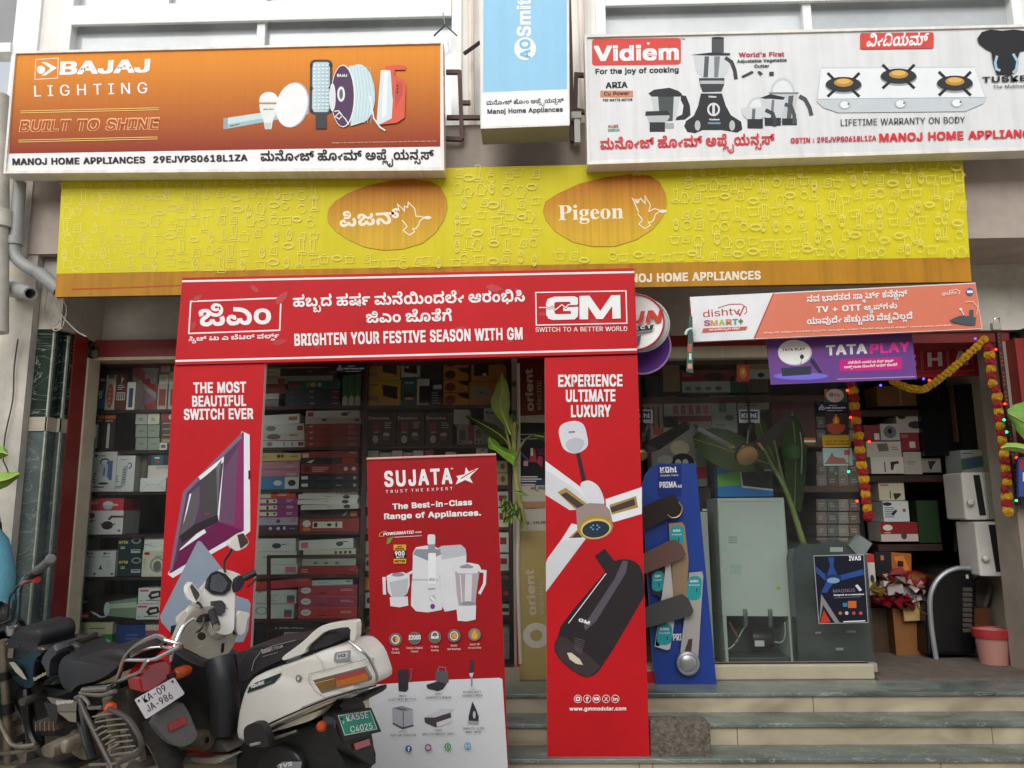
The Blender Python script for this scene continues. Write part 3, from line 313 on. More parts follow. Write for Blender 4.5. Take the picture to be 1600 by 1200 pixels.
[[24,-1,-11,2,-8,8,-2,12,7,10,13,3,11,-6,-1,-11,-16,5,3,-9,11,-1,8,10,13,0,3,-8,6,-2,6,3,1,11,-6,10,-11,7,18,2,10,-10,4,-21,-8,-12,-18,-2,-14,10,6,0,-8,-7],[3,43,0,12,64,3,2,7,-4,5,-8,-1,-2,-7,-4,6,9,0,-2,-9,-12,3,0,11,9,7,17,-1,11,-11,-1,-14,-11,-10]],
[[63,-1,-16,5,-6,6,7,1,-16,-11,-22,3,-5,8,1,11,21,20,-9,2,0,-8,-13,-5,-3,11,3,9,20,5,9,-2,7,-6,0,-12,-20,-17,2,-7,10,2,5,8,13,0,4,-9,10,-1,4,8,-8,6,11,5,8,-4,4,-10,-2,-10,-7,-6],[50,25,0,11,13,1,-1,8,14,0,1,-9,9,0,0,-11],[50,43,0,12,21,3,1,7,-5,7,12,7,7,-14,-2,-15,-11,-7]],
[[-25,-38,-11,7,2,8,12,9,-6,2,-1,-4,-8,-3,-1,8,4,5,14,1,7,-5,-1,-8,-12,-7,1,-4,9,6,19,-5,2,6,-6,4,4,6,11,-8,1,-10,-5,-6,-17,0,-8,7,8,1,-8,-7],[-7,-19,0,9,8,0,2,5,-3,12,10,3,3,-13,-4,-7,9,0,0,-9]],
[[42,-1,-21,4,-15,14,-2,23,13,15,17,1,10,-9,-1,-15,-12,-8,-10,1,-11,6,2,11,13,-7,6,3,0,6,-10,-1,-3,-14,5,-11,10,-5,18,0,11,8,1,13,-11,10,7,13,18,-18,1,-17,-7,-13,-11,-8]],
[[52,-1,-30,19,0,-15,-13,-5,-4,25,21,7,28,-18,0,22,13,6,6,-28],[39,27,-8,7,8,8,8,-8],[3,43,0,12,55,3,-4,13,-9,-9,-3,6,8,0,-1,-9,-12,3,8,18,27,-10,-9,-25]],
[[27,-1,-16,5,-7,13,1,17,12,13,17,1,9,-11,-3,-12,-10,-6,-17,3,1,10,12,-3,4,7,-6,1,-6,-7,0,-11,6,-7,13,2,5,8,13,0,6,-9,9,0,3,8,-9,7,9,7,14,-11,1,-13,-10,-10,-18,-1,-15,11,7,0,-7,-7],[21,42,-9,5,-2,11,8,7,12,2,1,-13,-6,-3,6,-5],[57,27,0,11,13,2,-8,6,9,9,11,-7,3,-9,-4,-8],[49,43,0,12,28,0,0,-12],[111,24,-12,4,-5,6,0,24,14,12,20,-1,-4,-10,-11,1,-7,-5,-1,-16,7,-4,2,4,-4,3,-36,1,0,12,36,0,12,-4,5,-9,-2,-10]],
[[52,-1,-14,4,-16,15,-4,-5,4,-10,-13,-5,-6,13,2,12,8,6,13,1,20,-16,8,-2,5,8,-5,14,13,6,6,-14,0,-14,-7,-10],[39,27,-8,7,8,8,8,-8],[3,43,0,12,57,0,0,-12]],
[[14,-42,-18,8,-3,11,2,9,9,7,12,3,10,-3,5,-7,-1,-8,-6,-4,-10,-1,-8,4,0,23,-6,5,7,8,8,-9,-2,-22,8,2,-3,3,-11,-2,-4,-5,0,-8,13,-4,14,6,8,-7,-11,-7]],
[[-25,-38,-14,9,6,15,14,-3,0,-8,-11,3,5,-7,9,6,20,-5,1,8,-9,6,7,5,11,-10,-4,-17,-14,-1,-11,8,7,0,-5,-5],[-17,-15,0,9,21,2,-3,11,9,4,5,-14,-3,-8]],
[[63,-1,-16,5,-5,6,6,1,-16,-11,-22,3,-4,19,21,20,-9,2,0,-8,-13,-5,0,20,20,5,16,-8,0,-12,-20,-17,2,-7,10,2,5,8,13,0,4,-9,10,-1,4,8,-8,6,11,5,8,-4,2,-20],[50,25,0,11,13,1,-1,8,14,0,1,-9,9,0,0,-11],[50,43,0,12,26,0,0,-12],[109,24,-17,10,0,24,13,12,21,-1,-4,-10,-11,1,-7,-5,-1,-16,6,-4,-1,7,-36,1,0,12,48,-4,3,-19]],
[[26,-1,-15,3,-4,4,-4,9,2,12,9,8,16,2,10,-6,-3,-3,0,7,-4,6,-10,2,21,0,5,-7,0,-8,-1,3,3,3,12,3,10,-2,9,-8,1,-15,-7,-10,-11,-3,-10,0,-8,3,-6,6,4,0,-5,-6],[27,11,6,1,3,4,-1,6,-5,3,-8,-1,-4,-4,2,-7],[59,11,6,1,3,4,0,5,-4,4,-9,0,-4,-5,1,-7],[3,43,0,12,64,2,2,7,-5,8,11,7,7,-13,0,-14,-4,-5,-6,-3]],
[[63,-1,-9,1,-7,4,-6,7,7,0,-8,-8,-8,-3,-13,-1,-9,4,-5,8,1,11,5,6,15,10,1,4,-2,3,-7,-1,-1,-2,1,-6,-13,-5,-3,11,3,9,8,4,12,1,9,-2,6,-5,2,-7,-2,-8,-20,-16,1,-5,5,-1,9,3,3,7,13,0,2,-7,5,-3,9,2,4,7,-1,10,-6,7,-10,6,8,13,12,-8,11,-17,0,-17,-7,-12]],
[[-23,-38,-9,3,-3,8,3,5,11,9,-5,1,-1,-4,-8,-3,-1,10,5,4,7,1,8,-2,4,-3,0,-8,-12,-8,0,-4,7,1,2,5,10,0,2,-5,6,0,4,4,1,9,-7,19,9,4,8,-22,-1,-11,-3,-7,-7,-5,-8,0,-6,2,-6,7,7,0,-5,-5]],
[[24,-1,-11,2,-8,8,-2,12,5,9,7,3,8,1,7,-2,4,-4,-1,-11,-10,1,-2,5,-4,-1,-1,-5,4,-4,11,-1,6,4,2,6,13,0,3,-8,10,-2,4,2,2,6,-6,14,13,6,6,-10,1,-11,-1,-9,-5,-6,-10,-5,-10,0,-9,4,-7,7,6,0,-8,-7],[45,26,-6,2,-2,5,2,6,6,2,6,-2,2,-6,-2,-5],[74,-7,-21,33,8,5,23,-31],[3,43,0,12,65,2,3,7,-5,8,11,7,7,-13,0,-14,-4,-5,-6,-3]],
[[26,-1,-15,3,-4,4,-4,9,2,12,9,8,16,2,10,-6,-3,-3,0,7,-4,6,-10,2,21,0,5,-7,0,-8,-1,3,3,3,12,3,10,-2,9,-8,1,-15,-7,-10,-11,-3,-10,0,-8,3,-6,6,4,0,-5,-6],[27,11,6,1,3,4,-1,6,-5,3,-8,-1,-4,-4,2,-7],[59,11,6,1,3,4,0,5,-4,4,-9,0,-4,-5,1,-7],[3,43,0,12,54,0,10,3,2,7,-4,5,-8,-1,-2,-7,-4,6,4,2,5,-2,1,-5,-2,-4,-7,-1,-5,4,-1,11,9,7,17,-1,7,-4,4,-7,-1,-14,-4,-6,-7,-4]],
]
def dec(c):
    x = y = 0; p = []
    for i in range(0, len(c), 2): x += c[i]; y += c[i + 1]; p.append((x * 10, y * 10))
    return p
def area(p): return sum(a[0] * b[1] - b[0] * a[1] for a, b in zip(p, p[1:] + p[:1])) / 2
def inside(pt, p):
    r = False
    for (x0, y0), (x1, y1) in zip(p, p[1:] + p[:1]):
        if (y0 > pt[1]) != (y1 > pt[1]) and pt[0] < (x1 - x0) * (pt[1] - y0) / (y1 - y0) + x0: r = not r
    return r
BOLD = {'B': .034, 'M': .008, 'S': .006}
LET = {}
try: FACE = bpy.data.fonts.load(os.path.join(bpy.utils.system_resource('DATAFILES'), 'fonts', 'Inter.woff2'))   # Blender's own interface typeface
except Exception: FACE = None
def letter(ch, font):
    """filled shape of one Latin letter in Blender's own font: points, faces, advance (thousandths of the letter height unit)"""
    k = (ch, font)
    if k not in LET:
        if font == 'S' and ch.isalpha(): ch = chr(0x1d400 + ord(ch) - 65 if ch < 'a' else 0x1d41a + ord(ch) - 97)
        def shape(body, o):
            c = bpy.data.curves.new('letter', 'FONT'); c.body = body; c.size = 1; c.font = FACE if FACE and font != 'S' else c.font; c.resolution_u = 3; c.offset = o; c.fill_mode = 'FRONT'
            ob = bpy.data.objects.new('letter', c); me = ob.to_mesh(); r = [tuple(x.co) for x in me.vertices], [tuple(q.vertices) for q in me.polygons]
            ob.to_mesh_clear(); bpy.data.objects.remove(ob); bpy.data.curves.remove(c); return r
        o = BOLD[font]; v, f = shape(ch, 0); adv = max(p[0] for p in shape(ch + 'l', 0)[0]) - max(p[0] for p in shape('l', 0)[0])
        LET[k] = ([(x * 1000, y * 1000) for x, y, z in v], f, adv * 1000 + o * 900)
    return LET[k]
def layout(text, font, track=0):
    """list of (points, faces or hole loops) and the ink extent"""
    x = 0; out = []
    for wd in text.split(' '):
        if wd in KW:
            d = KW[wd]
            for i in range(0, len(d) - 1, 3):
                ps = [[(a + x + d[i + 1] * 10, b + d[i + 2] * 10) for a, b in dec(c)] for c in KG[d[i]]]
                outs = [p for p in ps if area(p) < 0]; hol = [[] for p in outs]
                for q in ps:
                    if area(q) > 0:
                        best = [j for j, p in enumerate(outs) if inside(q[0], p)]
                        if best: hol[min(best, key=lambda j: -area(outs[j]))].append(q)
                for p, h in zip(outs, hol): out.append(([p] + h, None))
            x += d[-1] * 10 + track
        else:
            for ch in wd:
                v, f, ad = letter(ch, font)
                if v: out.append(([(a + x, b) for a, b in v], f))
                x += ad + track
        x += 260
    xs = [p[0] for g_, f in out for p in (g_ if f else g_[0])]
    return out, min(xs), max(xs)
def lettering(mb, text, font, track, mp, M, bo=None):
    """mp(X, Y, layer) places font units in the place; neighbours alternate between two films so bold strokes never share a plane"""
    out, a, b = text if isinstance(text, tuple) else layout(text, font, track)
    for k, (g_, f) in enumerate(out):
        if f:                                   # a stroke is thickened by overlaying the letter, each print on its own film
            o = (bo or BOLD[font]) * 1000
            for j, (dx, dy) in enumerate(((-1, -.7), (1, -.7), (-1, .7), (1, .7)) if font == 'B' else ((-1, 0), (1, 0))): mb.add([mp(p[0] - a + dx * o, p[1] + dy * o, (k % 2) * 4 + j) for p in g_], f, M)
        else:
            try: mb.loops([[mp(p[0] - a, p[1], k % 2) for p in l] for l in g_], M)
            except Exception: pass
CAPH = max(p[1] for p in letter('H', 'M')[0])
CAP = {'B': CAPH + 24, 'M': CAPH, 'K': 560, 'S': 682}; LOW = {'B': 24, 'M': 0, 'K': 0, 'S': 0}
class Art(MB):
    """flat print on a plane of the place, drawn in photo pixels; every call is a film a quarter millimetre above the last"""
    def __init__(s, pl, step=.00008, start=.0004): super().__init__(); s.pl = pl; s.step = step; s.k = start
    def I(s, M): return ink(M) if isinstance(M, str) else M
    def lay(s, d=1): s.k += s.step * d; return off(s.pl, s.k)
    def pt(s, x, y, pl): return P(x, y, pl)
    def poly(s, pts, M, holes=()):
        pl = s.lay(); s.loops([[s.pt(x, y, pl) for x, y in l] for l in [pts, *holes]], s.I(M))
    def rect(s, x0, y0, x1, y1, M): s.poly([(x0, y0), (x1, y0), (x1, y1), (x0, y1)], M)
    def ell(s, cx, cy, rx, ry, M, rot=0, n=24, hole=0, a0=0, a1=360):
        c, q = math.cos(math.radians(rot)), math.sin(math.radians(rot))
        f = lambda k, R: [(cx + c * rx * R * math.cos(a) - q * ry * R * math.sin(a), cy + q * rx * R * math.cos(a) + c * ry * R * math.sin(a)) for a in (math.radians(a0 + (a1 - a0) * i / k) for i in range(k + (a1 - a0 < 360)))]
        if a1 - a0 < 360 and hole: s.poly(f(n, 1) + f(n, hole)[::-1], M)
        else: s.poly(f(n, 1), M, [f(n, hole)] if hole else ())
    def line(s, pts, wd, M, close=False):
        n = len(pts); V2 = lambda p: Vector((p[0], p[1])); L = []; R = []
        for i in range(n):
            a = V2(pts[i - 1] if (i or close) else pts[i]); b = V2(pts[i]); c = V2(pts[(i + 1) % n] if (i < n - 1 or close) else pts[i])
            d1 = (b - a).normalized() if (b - a).length else (c - b).normalized(); d2 = (c - b).normalized() if (c - b).length else d1
            nn = Vector((-(d1 + d2).y, (d1 + d2).x)); nn = nn.normalized() if nn.length > 1e-6 else Vector((-d1.y, d1.x))
            k = wd / 2 / max(.4, nn.dot(Vector((-d1.y, d1.x)))); L.append(b + nn * k); R.append(b - nn * k)
        pl = s.lay(); m = len(L); q = [s.pt(p.x, p.y, pl) for p in L + R]
        s.add(q, [(i, (i + 1) % m, m + (i + 1) % m, m + i) for i in range(m if close else m - 1)], s.I(M))
    def rr(s, x0, y0, x1, y1, r, M, sk=0, sl=0):
        p = []
        for cx, cy, a in ((x1 - r, y0 + r, -90), (x1 - r, y1 - r, 0), (x0 + r, y1 - r, 90), (x0 + r, y0 + r, 180)):
            for i in range(5):
                t = math.radians(a + 22.5 * i); p.append((cx + r * math.cos(t), cy + r * math.sin(t)))
        xm, ym = (x0 + x1) / 2, (y0 + y1) / 2
        s.poly([(x + (ym - y) * sk, y + (x - xm) * sl) for x, y in p], M)
    def txt(s, text, x0, y0, x1, y1, h, M, font='B', it=0, track=0, n=3, bo=None):
        M = s.I(M)
        kn = any(wd in KW for wd in text.split(' ')); fk = 'K' if kn else font
        lay = layout(text, font, track); dx, dy = x1 - x0, y1 - y0; L = math.hypot(dx, dy); ux, uy = dx / L, dy / L
        sx = L / (lay[2] - lay[1]); sy = h / (CAP[fk] + LOW[fk]); pl = s.lay(5); z = [off(pl, -s.step * 4 + s.step * i / 2) for i in range(8)]
        def mp(X, Y, k):
            X = X * sx; Y = (Y + LOW[fk]) * sy
            return s.pt(x0 + ux * X + uy * Y + it * Y * ux, y0 + uy * X - ux * Y + it * Y * uy, z[k])
        lettering(s, lay, font, track, mp, M, bo)
def px(p):
    d = ROT.transposed() @ (Vector(p) - CAM); return Vector((800 + FPX * d.x / -d.z, 600 - FPX * d.y / -d.z))
def sub(p, k):
    """round a pixel polygon by corner cutting"""
    for _ in range(k):
        q = []
        for a, b in zip(p, p[1:] + p[:1]): q += [(a[0] * .75 + b[0] * .25, a[1] * .75 + b[1] * .25), (a[0] * .25 + b[0] * .75, a[1] * .25 + b[1] * .75)]
        p = q
    return p
def qbox(name, quad, Y, depth, front, side, parent=None, mb=None):
    """a panel: four photo corners (tl,tr,br,bl) on its front plane, pushed back by its real thickness"""
    m = mb or MB(); q = [P(x, y, Y) for x, y in quad]; v = Vector((0, depth, 0)) if not isinstance(Y, Plane) else -Y.n * depth
    m.prism(q, v, front, side)
    return m if mb else m.build(name, parent)
def frame(mb, quad, wpx, Y, depth, M):
    """raised rim round a quad given in photo pixels"""
    c = (sum(p[0] for p in quad) / 4, sum(p[1] for p in quad) / 4)
    inn = [(x + wpx * (1 if x < c[0] else -1), y + wpx * (1 if y < c[1] else -1)) for x, y in quad]
    o = [P(x, y, Y) for x, y in quad]; i = [P(x, y, Y) for x, y in inn]; v = Vector((0, depth, 0))
    for k in range(4):
        j = (k + 1) % 4
        mb.add([o[k], o[j], i[j], i[k], o[k] + v, o[j] + v, i[j] + v, i[k] + v], [(0, 1, 2, 3), (7, 6, 5, 4), (0, 4, 5, 1), (3, 2, 6, 7)], M)
# ================================================================ ground, building, steps
GZ = .14                                      # pavement height
TY, TZ = (4.70, 4.48, 4.26), (.523, .413, .298)  # tread fronts and tops
FLOOR = .535
def X(px, Y, py=650): return P(px, py, Y).x
def Z(px, py, Y): return P(px, py, Y).z
g = MB(); g.quad((-60, -60, GZ), (60, -60, GZ), (60, 60, GZ), (-60, 60, GZ), mat('#B0A698', .9, 0, .3, 3, .5))
tag(g.build('ground'), 'dusty grey pavement in front of the shop steps', 'ground', kind='structure')

B = thing('shop_building', 'two storey shop building with pale walls above a canopy and open shop front', 'building')
WALL = mat('#CFC8BC', .85, 0, .35, 2, .2, .08); WHITE = mat('#F2F0EA', .5, 0, .06, 4, 0, .07); PINK = mat('#B8A99E', .85, 0, .28, 1.6, .2, .07)
GREY = mat('#DDD8CC', .9, 0, .28, 1.8, .2, .05); DARK = mat('#8A8074', .9, 0, .2, 3); RED = mat('#8E2420', .45, 0, .15, 6, 0, .1); CREAM = mat('#CFC3AA', .6, 0, .14, 5, 0, .15)
GREEN = marble('#131F1C', '#26382F', 2.2, .16, .5); TREAD = marble('#465049', '#7A857E', 2.5, .3, .5); RISER = marble('#9A8C74', '#C4B69C', 2.5, .5, .08)
xa, xb, xc, xd = X(36, 4.56, 650), X(74, 4.62, 650), X(97, 4.71, 650), X(106, 4.76, 650)
# canopy slab and fascia
xl = X(42, 4.55, 340)
m = MB(); m.box((xl, 4.55, 3.19), (6.5, 5.10, 4.00), PINK); m.build('canopy_slab', B)
m = MB(); m.box((-6.5, 5.08, 2.735), (6.5, 5.35, 3.19), GREY); m.build('beam', B)
m = MB(); m.box((xd - .05, 5.0, 2.60), (X(812, 5.1, 540), 5.36, 2.735), RED); m.box((xd - .05, 4.99, 2.595), (X(812, 5.1, 540), 5.13, 2.615), CREAM)
m.build('shutter_box', B)
m = MB(); m.box((X(1010, 5.1, 540), 5.11, 2.66), (X(1580, 5.1, 540), 5.36, 2.735), RED); m.box((X(1010, 5.1, 540), 5.12, 2.58), (X(1362, 5.1, 540), 5.2, 2.66), CREAM); m.build('shutter_box', B)
# upper wall with its openings (bands and piers left between them)
UY = 4.80
def band(mb, x0, x1, z0, z1, y0=UY, y1=UY + .25, M=None): mb.box((x0, y0, z0), (x1, y1, z1), M or mat('#EFEBE3', .8, 0, .08, 3, .1, .12))
wl0, wl1, wr0, wr1 = X(98, UY, 50), X(722, UY, 30), X(930, UY, 20), X(1596, UY, 20); zb = 4.0
sil = Z(400, 190, UY)
m = MB(); band(m, -6.5, 6.5, zb, sil); band(m, X(62, UY, 40), wl0, sil, 6.2); band(m, wl1, wr0, sil, 6.2); band(m, wr1, 6.5, sil, 6.2); band(m, -6.5, X(30, UY, 40) - .6, sil, 6.2)
band(m, -6.5, 6.5, 6.2, 6.8); m.build('upper_wall', B)
PANE = mat('#BFC4C6', .12, 0, .25, 1.2, 0, 0, 1)
def window(x0, x1, z0, z1, bars, rails, Mf=WHITE):
    f = MB()
    f.box((x0, UY - .02, z0), (x0 + .07, UY + .1, z1), Mf); f.box((x1 - .07, UY - .02, z0), (x1, UY + .1, z1), Mf)
    cuts = [x0 + .07] + sorted(bars) + [x1 - .07]
    for b in bars: f.box((b - .03, UY, z0), (b + .03, UY + .09, z1), Mf)
    for r0, r1 in rails: f.box((x0 + .07, UY - .03, r0), (x1 - .07, UY - .003, r1), Mf)
    o = f.build('window', B, bevel=.006)
    p = MB(); p.box((x0 + .07, UY + .05, z0), (x1 - .07, UY + .06, z1), PANE)
    c = mat('#A9A9A4', .5, 0, .2, 3); k = x0 + .25
    p.build('pane', o)
    rr_ = random.Random(int(x0 * 10))
    while k < x1 - .25:                        # diamond stickers seen in the panes
        cz = z0 + .62 + rr_.uniform(-.05, .05); cx = k; d = .085
        c_ = MB(); c_.add([(cx - d, UY + .048, cz), (cx, UY + .048, cz - d), (cx + d, UY + .048, cz), (cx, UY + .048, cz + d)], [(0, 1, 2, 3)], mat('#C4C6C4', .3, 0, .15, 6)); c_.build('pane_sticker', o)
        k += rr_.choice((.28, .3, .62))
rl0, rl1 = Z(420, 24, UY), Z(420, 36, UY) ; rl0, rl1 = min(rl0, rl1), max(rl0, rl1) + .09
window(wl0, wl1, sil - .3, 6.2, [X(408, UY, 40), ], [(rl0, rl1)])
f2 = MB()
window(wr0, wr1, sil - .3, 6.2, [X(1262, UY, 30)], [(Z(1100, 10, UY), Z(1100, 10, UY) + .13)])
# low mullions above the transom of the left window
for px_ in (259, 567):
    m = MB(); m.box((X(px_, UY, 5) - .02, UY, rl1), (X(px_, UY, 5) + .02, UY + .045, 6.2), WHITE); m.build('window_mullion', B)
# far left upper window
m = MB(); x0, x1 = X(-260, UY, 30), X(27, UY, 30); m.box((x0, UY + .04, Z(10, 72, UY)), (x1, UY + .06, 6.2), mat('#3C4548', .06, 0, .5, 2, 0, 0, .9)); m.build('window_pane', B)
m = MB(); m.box((x1, UY - .02, sil - .3), (X(64, UY, 40), UY + .1, 6.2), WHITE); m.box((x0, UY - .04, Z(10, 82, UY) - .02), (x1, UY + .08, Z(10, 72, UY)), WHITE); m.build('window_frame', B)
# plain side pipes between the signs
m = MB(); m.tube([(X(737, 4.72, 100), 4.72, 3.95), (X(735, 4.72, 100), 4.72, 6.2)], .022, mat('#E8D9CC', .5)); m.tube([(X(911, 4.72, 100), 4.72, 3.95), (X(909, 4.72, 100), 4.72, 6.2)], .022, mat('#E8D9CC', .5)); m.build('conduit', B)
# left column, marble pilaster and frames
m = MB(); CY = 4.56; cx = X(46, CY, 520)
m.box((-6.5, CY, GZ), (X(36, CY, 650), CY + .6, 3.19), WALL); m.box((-6.5, CY - .02, 3.17), (X(20, CY, 650), CY + .5, 4.0), WALL); m.build('wall_column', B)
mz0, mz1 = Z(60, 673, 4.6), Z(60, 651, 4.6)
m = MB()
for z0, z1, M in ((GZ, mz0 - .003, marble('#3E4A47', '#626E6B', 2.2, .35, .35)), (mz1 + .003, 2.72, GREEN)):
    m.box((xa + .002, 4.62, z0), (xb, 5.1, z1), M); m.box((xb + .002, 4.71, z0), (xc, 5.1, z1), M); m.box((xc + .002, 4.755, z0), (xd - .003, 5.1, z1), M)
m.box((xa + .004, 4.612, mz0), (xb + .008, 5.1, mz1), mat('#B8AD9C', .5, 0, .15, 7)); m.box((xb + .01, 4.702, mz0), (xd - .002, 5.1, mz1), mat('#B8AD9C', .5, 0, .15, 7))
m.box((xa + .004, 4.618, 2.723), (xd - .004, 5.2, 3.185), GREY)
m.build('marble_pilaster', B)
m = MB()                                       # pale joints and chips on the marble
for x in (xb, xc): m.box((x - .006, 4.612 if x == xb else 4.702, GZ), (x + .004, 4.63 if x == xb else 4.72, 2.7), mat('#A9AFA0', .7, 0, .3, 20))
m.build('marble_edge', B)
m = MB(); m.box((xd - .1, 4.765, FLOOR - .2), (xd + .004, 4.91, 2.73), RED); m.build('shutter_guide', B)
m = MB(); m.box((xd - .1, 4.915, FLOOR - .2), (xd + .012, 5.06, 2.60), CREAM); m.build('door_post', B, bevel=.008)
# shop floor, side walls, back wall, ceiling
m = MB(); m.box((-3.4, 5.03, GZ), (6.4, 9.5, FLOOR - .012), mat('#6E675F', .6, 0, .2, 4)); m.build('shop_floor', B)
m = MB(); m.box((-3.4, 9.3, FLOOR), (6.4, 9.5, 2.95), DARK); m.box((-3.4, 5.36, FLOOR), (-3.2, 9.3, 2.95), DARK); m.box((5.9, 6.2, FLOOR), (6.1, 9.3, 2.95), DARK); m.box((X(1582, 5.4, 650) + .2, 6.1, FLOOR), (5.9, 6.2, 2.95), DARK)
m.box((-3.2, 6.05, FLOOR), (X(812, 5.6), 6.15, 2.95), mat('#5E554C', .9, 0, .2, 3)); m.box((X(812, 5.3), 5.24, FLOOR), (X(812, 5.3) + .03, 6.05, 2.95), DARK); m.build('inner_wall', B)
m = MB(); m.box((-3.4, 5.36, 2.95), (6.4, 9.5, 3.1), mat('#B9B4AC', .9, 0, .1, 2)); m.build('ceiling', B)
# right hand jamb of the open doorway
jy = 5.1
m = MB(); m.box((X(1583, jy, 640), jy - .1, FLOOR), (X(1583, jy, 640) + .07, jy + .1, 2.66), RED); m.build('shutter_guide', B)
m = MB(); m.box((X(1562, jy, 560), jy, FLOOR), (X(1581, jy, 560), jy + .25, 2.66), mat('#A79C8D', .7, 0, .15, 4)); m.build('door_jamb', B)
m = MB(); jx = X(1583, jy, 640) + .075; m.box((jx, 4.95, GZ), (6.5, 5.3, 2.60), mat('#C9C3B6', .8, 0, .12, 3)); m.box((jx, 4.945, 2.603), (6.5, 5.3, 2.73), GREEN); m.build('outer_pilaster', B)
m = MB(); m.box((X(1582, 5.4, 650), 5.36, FLOOR), (X(1582, 5.4, 650) + .2, 6.2, 2.66), mat('#C4B9A4', .8, 0, .12, 3)); m.build('inner_wall', B)
# windows of the shop: two panes of glass, tape posts, sill
def shopwin(x0, x1, z0, z1, Y, frames):
    f = MB()
    for a, b in frames: f.box((a, Y - .012, z0), (b, Y + .02, z1), mat('#9D9484', .5, 0, .1, 6))
    f.box((x0, Y - .02, z0 - .05), (x1, Y + .03, z0), mat('#A9A090', .5, 0, .1, 6))
    o = f.build('shop_window', B); p = MB(); p.quad((x0, Y, z0), (x1, Y, z0), (x1, Y, z1), (x0, Y, z1), glass_mat()); p.build('glass', o)
GY = 5.10
shopwin(xd - .05, X(806, GY), .60, 2.595, GY, [(X(800, GY), X(812, GY))])
shopwin(X(1010, GY), X(1357, GY, 900), FLOOR + .075, 2.58, GY, [])
m = MB(); m.box((X(1008, 5.04, 1045), 5.035, FLOOR - .012), (X(1366, 5.04, 1045), 5.16, FLOOR + .075), mat('#B9AF95', .6, 0, .12, 5)); m.build('window_sill', B, bevel=.008)
m = MB(); m.box((X(130, 5.04, 1045), 5.035, FLOOR - .012), (X(812, 5.04, 1045), 5.16, .60), mat('#9C8F78', .7, 0, .15, 5)); m.build('window_sill', B)
m = MB(); m.box((X(1366, 5.03, 1045) + .01, 5.0, FLOOR - .012), (6.0, 7.0, FLOOR + .002), mat('#6C6258', .9, 0, .25, 9, .3)); m.build('door_mat', B)
# entrance steps
ST = thing('entrance_steps', 'three wide steps of green marble treads and beige stone risers below the shop', 'steps')
for i in range(3):
    back = 5.03 if i == 0 else TY[i - 1] + .02
    t = MB(); t.box((-3.2, TY[i], TZ[i] - .022), (6.5, back, TZ[i]), TREAD); t.build('tread', ST, bevel=.004)
    r = MB(); lo = TZ[i + 1] if i < 2 else GZ
    xs = [-3.2, -1.9, -.62, .55, 1.62 - .5 * i, 2.9 - .4 * i, 6.5]
    for a, b in zip(xs, xs[1:]): r.box((a + .002, TY[i] + .018, lo), (b - .002, back, TZ[i] - .022), RISER)
    r.build('riser', ST)
# opposite side of the street, only ever seen mirrored in the panes
op = thing('opposite_building', 'pale building row across the street behind the viewer', 'building')
m = MB(); m.box((-22, -11, GZ), (22, -10, 7.5), mat('#A59C90', .8, 0, .2, 1)); m.build('wall', op)
for k in range(-5, 6):
    for z in (1.6, 4.6):
        m = MB(); m.box((k * 3.6 - .8, -10, z), (k * 3.6 + .8, -9.97, z + 1.5), mat('#4A4F52', .15)); m.build('window', op)
# wall pipes on the left
t = thing('drain_pipe', 'grey plastic drain pipe bending under the canopy at the left wall', 'pipe')
PG = mat('#9A9A98', .45, 0, .1, 8)
m = MB(); Y = 4.44; m.tube([P(31, 285, Y), P(25, 372, Y)], .036, PG, 14, 0)
m.tube([P(25, 372, Y), P(22, 392, Y), P(30, 408, Y), P(47, 420, Y), P(62, 428, Y + .02)], .037, PG, 14); m.tube([P(60, 426, Y), P(80, 443, Y + .02), P(92, 453, Y + .03)], .042, PG, 14, 0); m.build('pipe', t, smooth=True)
m = MB(); m.lathe(P(24, 378, Y), P(24.5, 372, Y) - P(24, 378, Y), [(-.02, .036), (-.02, .045), (.03, .045), (.03, .036)], PG); m.build('pipe_socket', t, smooth=True)
t = thing('wall_pipe', 'old white downpipe with a socket running down the left edge of the wall', 'pipe')
m = MB(); m.tube([P(1, 150, 4.4), P(-1, 520, 4.4)], .05, mat('#B9B4AA', .6, 0, .2, 6), 14, 0); m.build('pipe', t, smooth=True)
m = MB(); m.tube([P(3, 330, 4.4), P(2, 356, 4.4)], .062, mat('#C8C3B8', .6, 0, .2, 6), 14, 0); m.build('pipe_socket', t, smooth=True)
t = thing('pipe_stub', 'short open grey pipe end sticking out of the wall under the bent drain pipe', 'pipe')
m = MB(); a, b = P(20, 452, 4.53), P(48, 459, 4.38); d = (b - a).normalized(); m.lathe(a, b - a, [(0, .05), ((b - a).length, .04), ((b - a).length, .03), (.05, .03)], PG); m.build('pipe', t, smooth=True)
t = MB()
for pts in ([(75, 450), (70, 480), (72, 500), (85, 508), (92, 500), (84, 492), (78, 505), (86, 517), (98, 512)], [(80, 455), (95, 490), (118, 516), (135, 526)], [(86, 452), (104, 480), (98, 510)]):
    t.tube([P(x, y, 4.58) for x, y in pts], .004, mat('#B9B2A2', .6), 6)
tag(t.build('loose_cable', smooth=True), 'loose looped white cables hanging below the drain pipe', 'cable')
t = MB(); t.tube([P(28, 530, 4.54), P(22, 575, 4.54), P(20, 625, 4.54), P(8, 680, 4.54), P(5, 720, 4.54)], .004, mat('#33302D', .6), 6); tag(t.build('thin_wire', smooth=True), 'thin dark wire running down the bare left wall', 'wire')
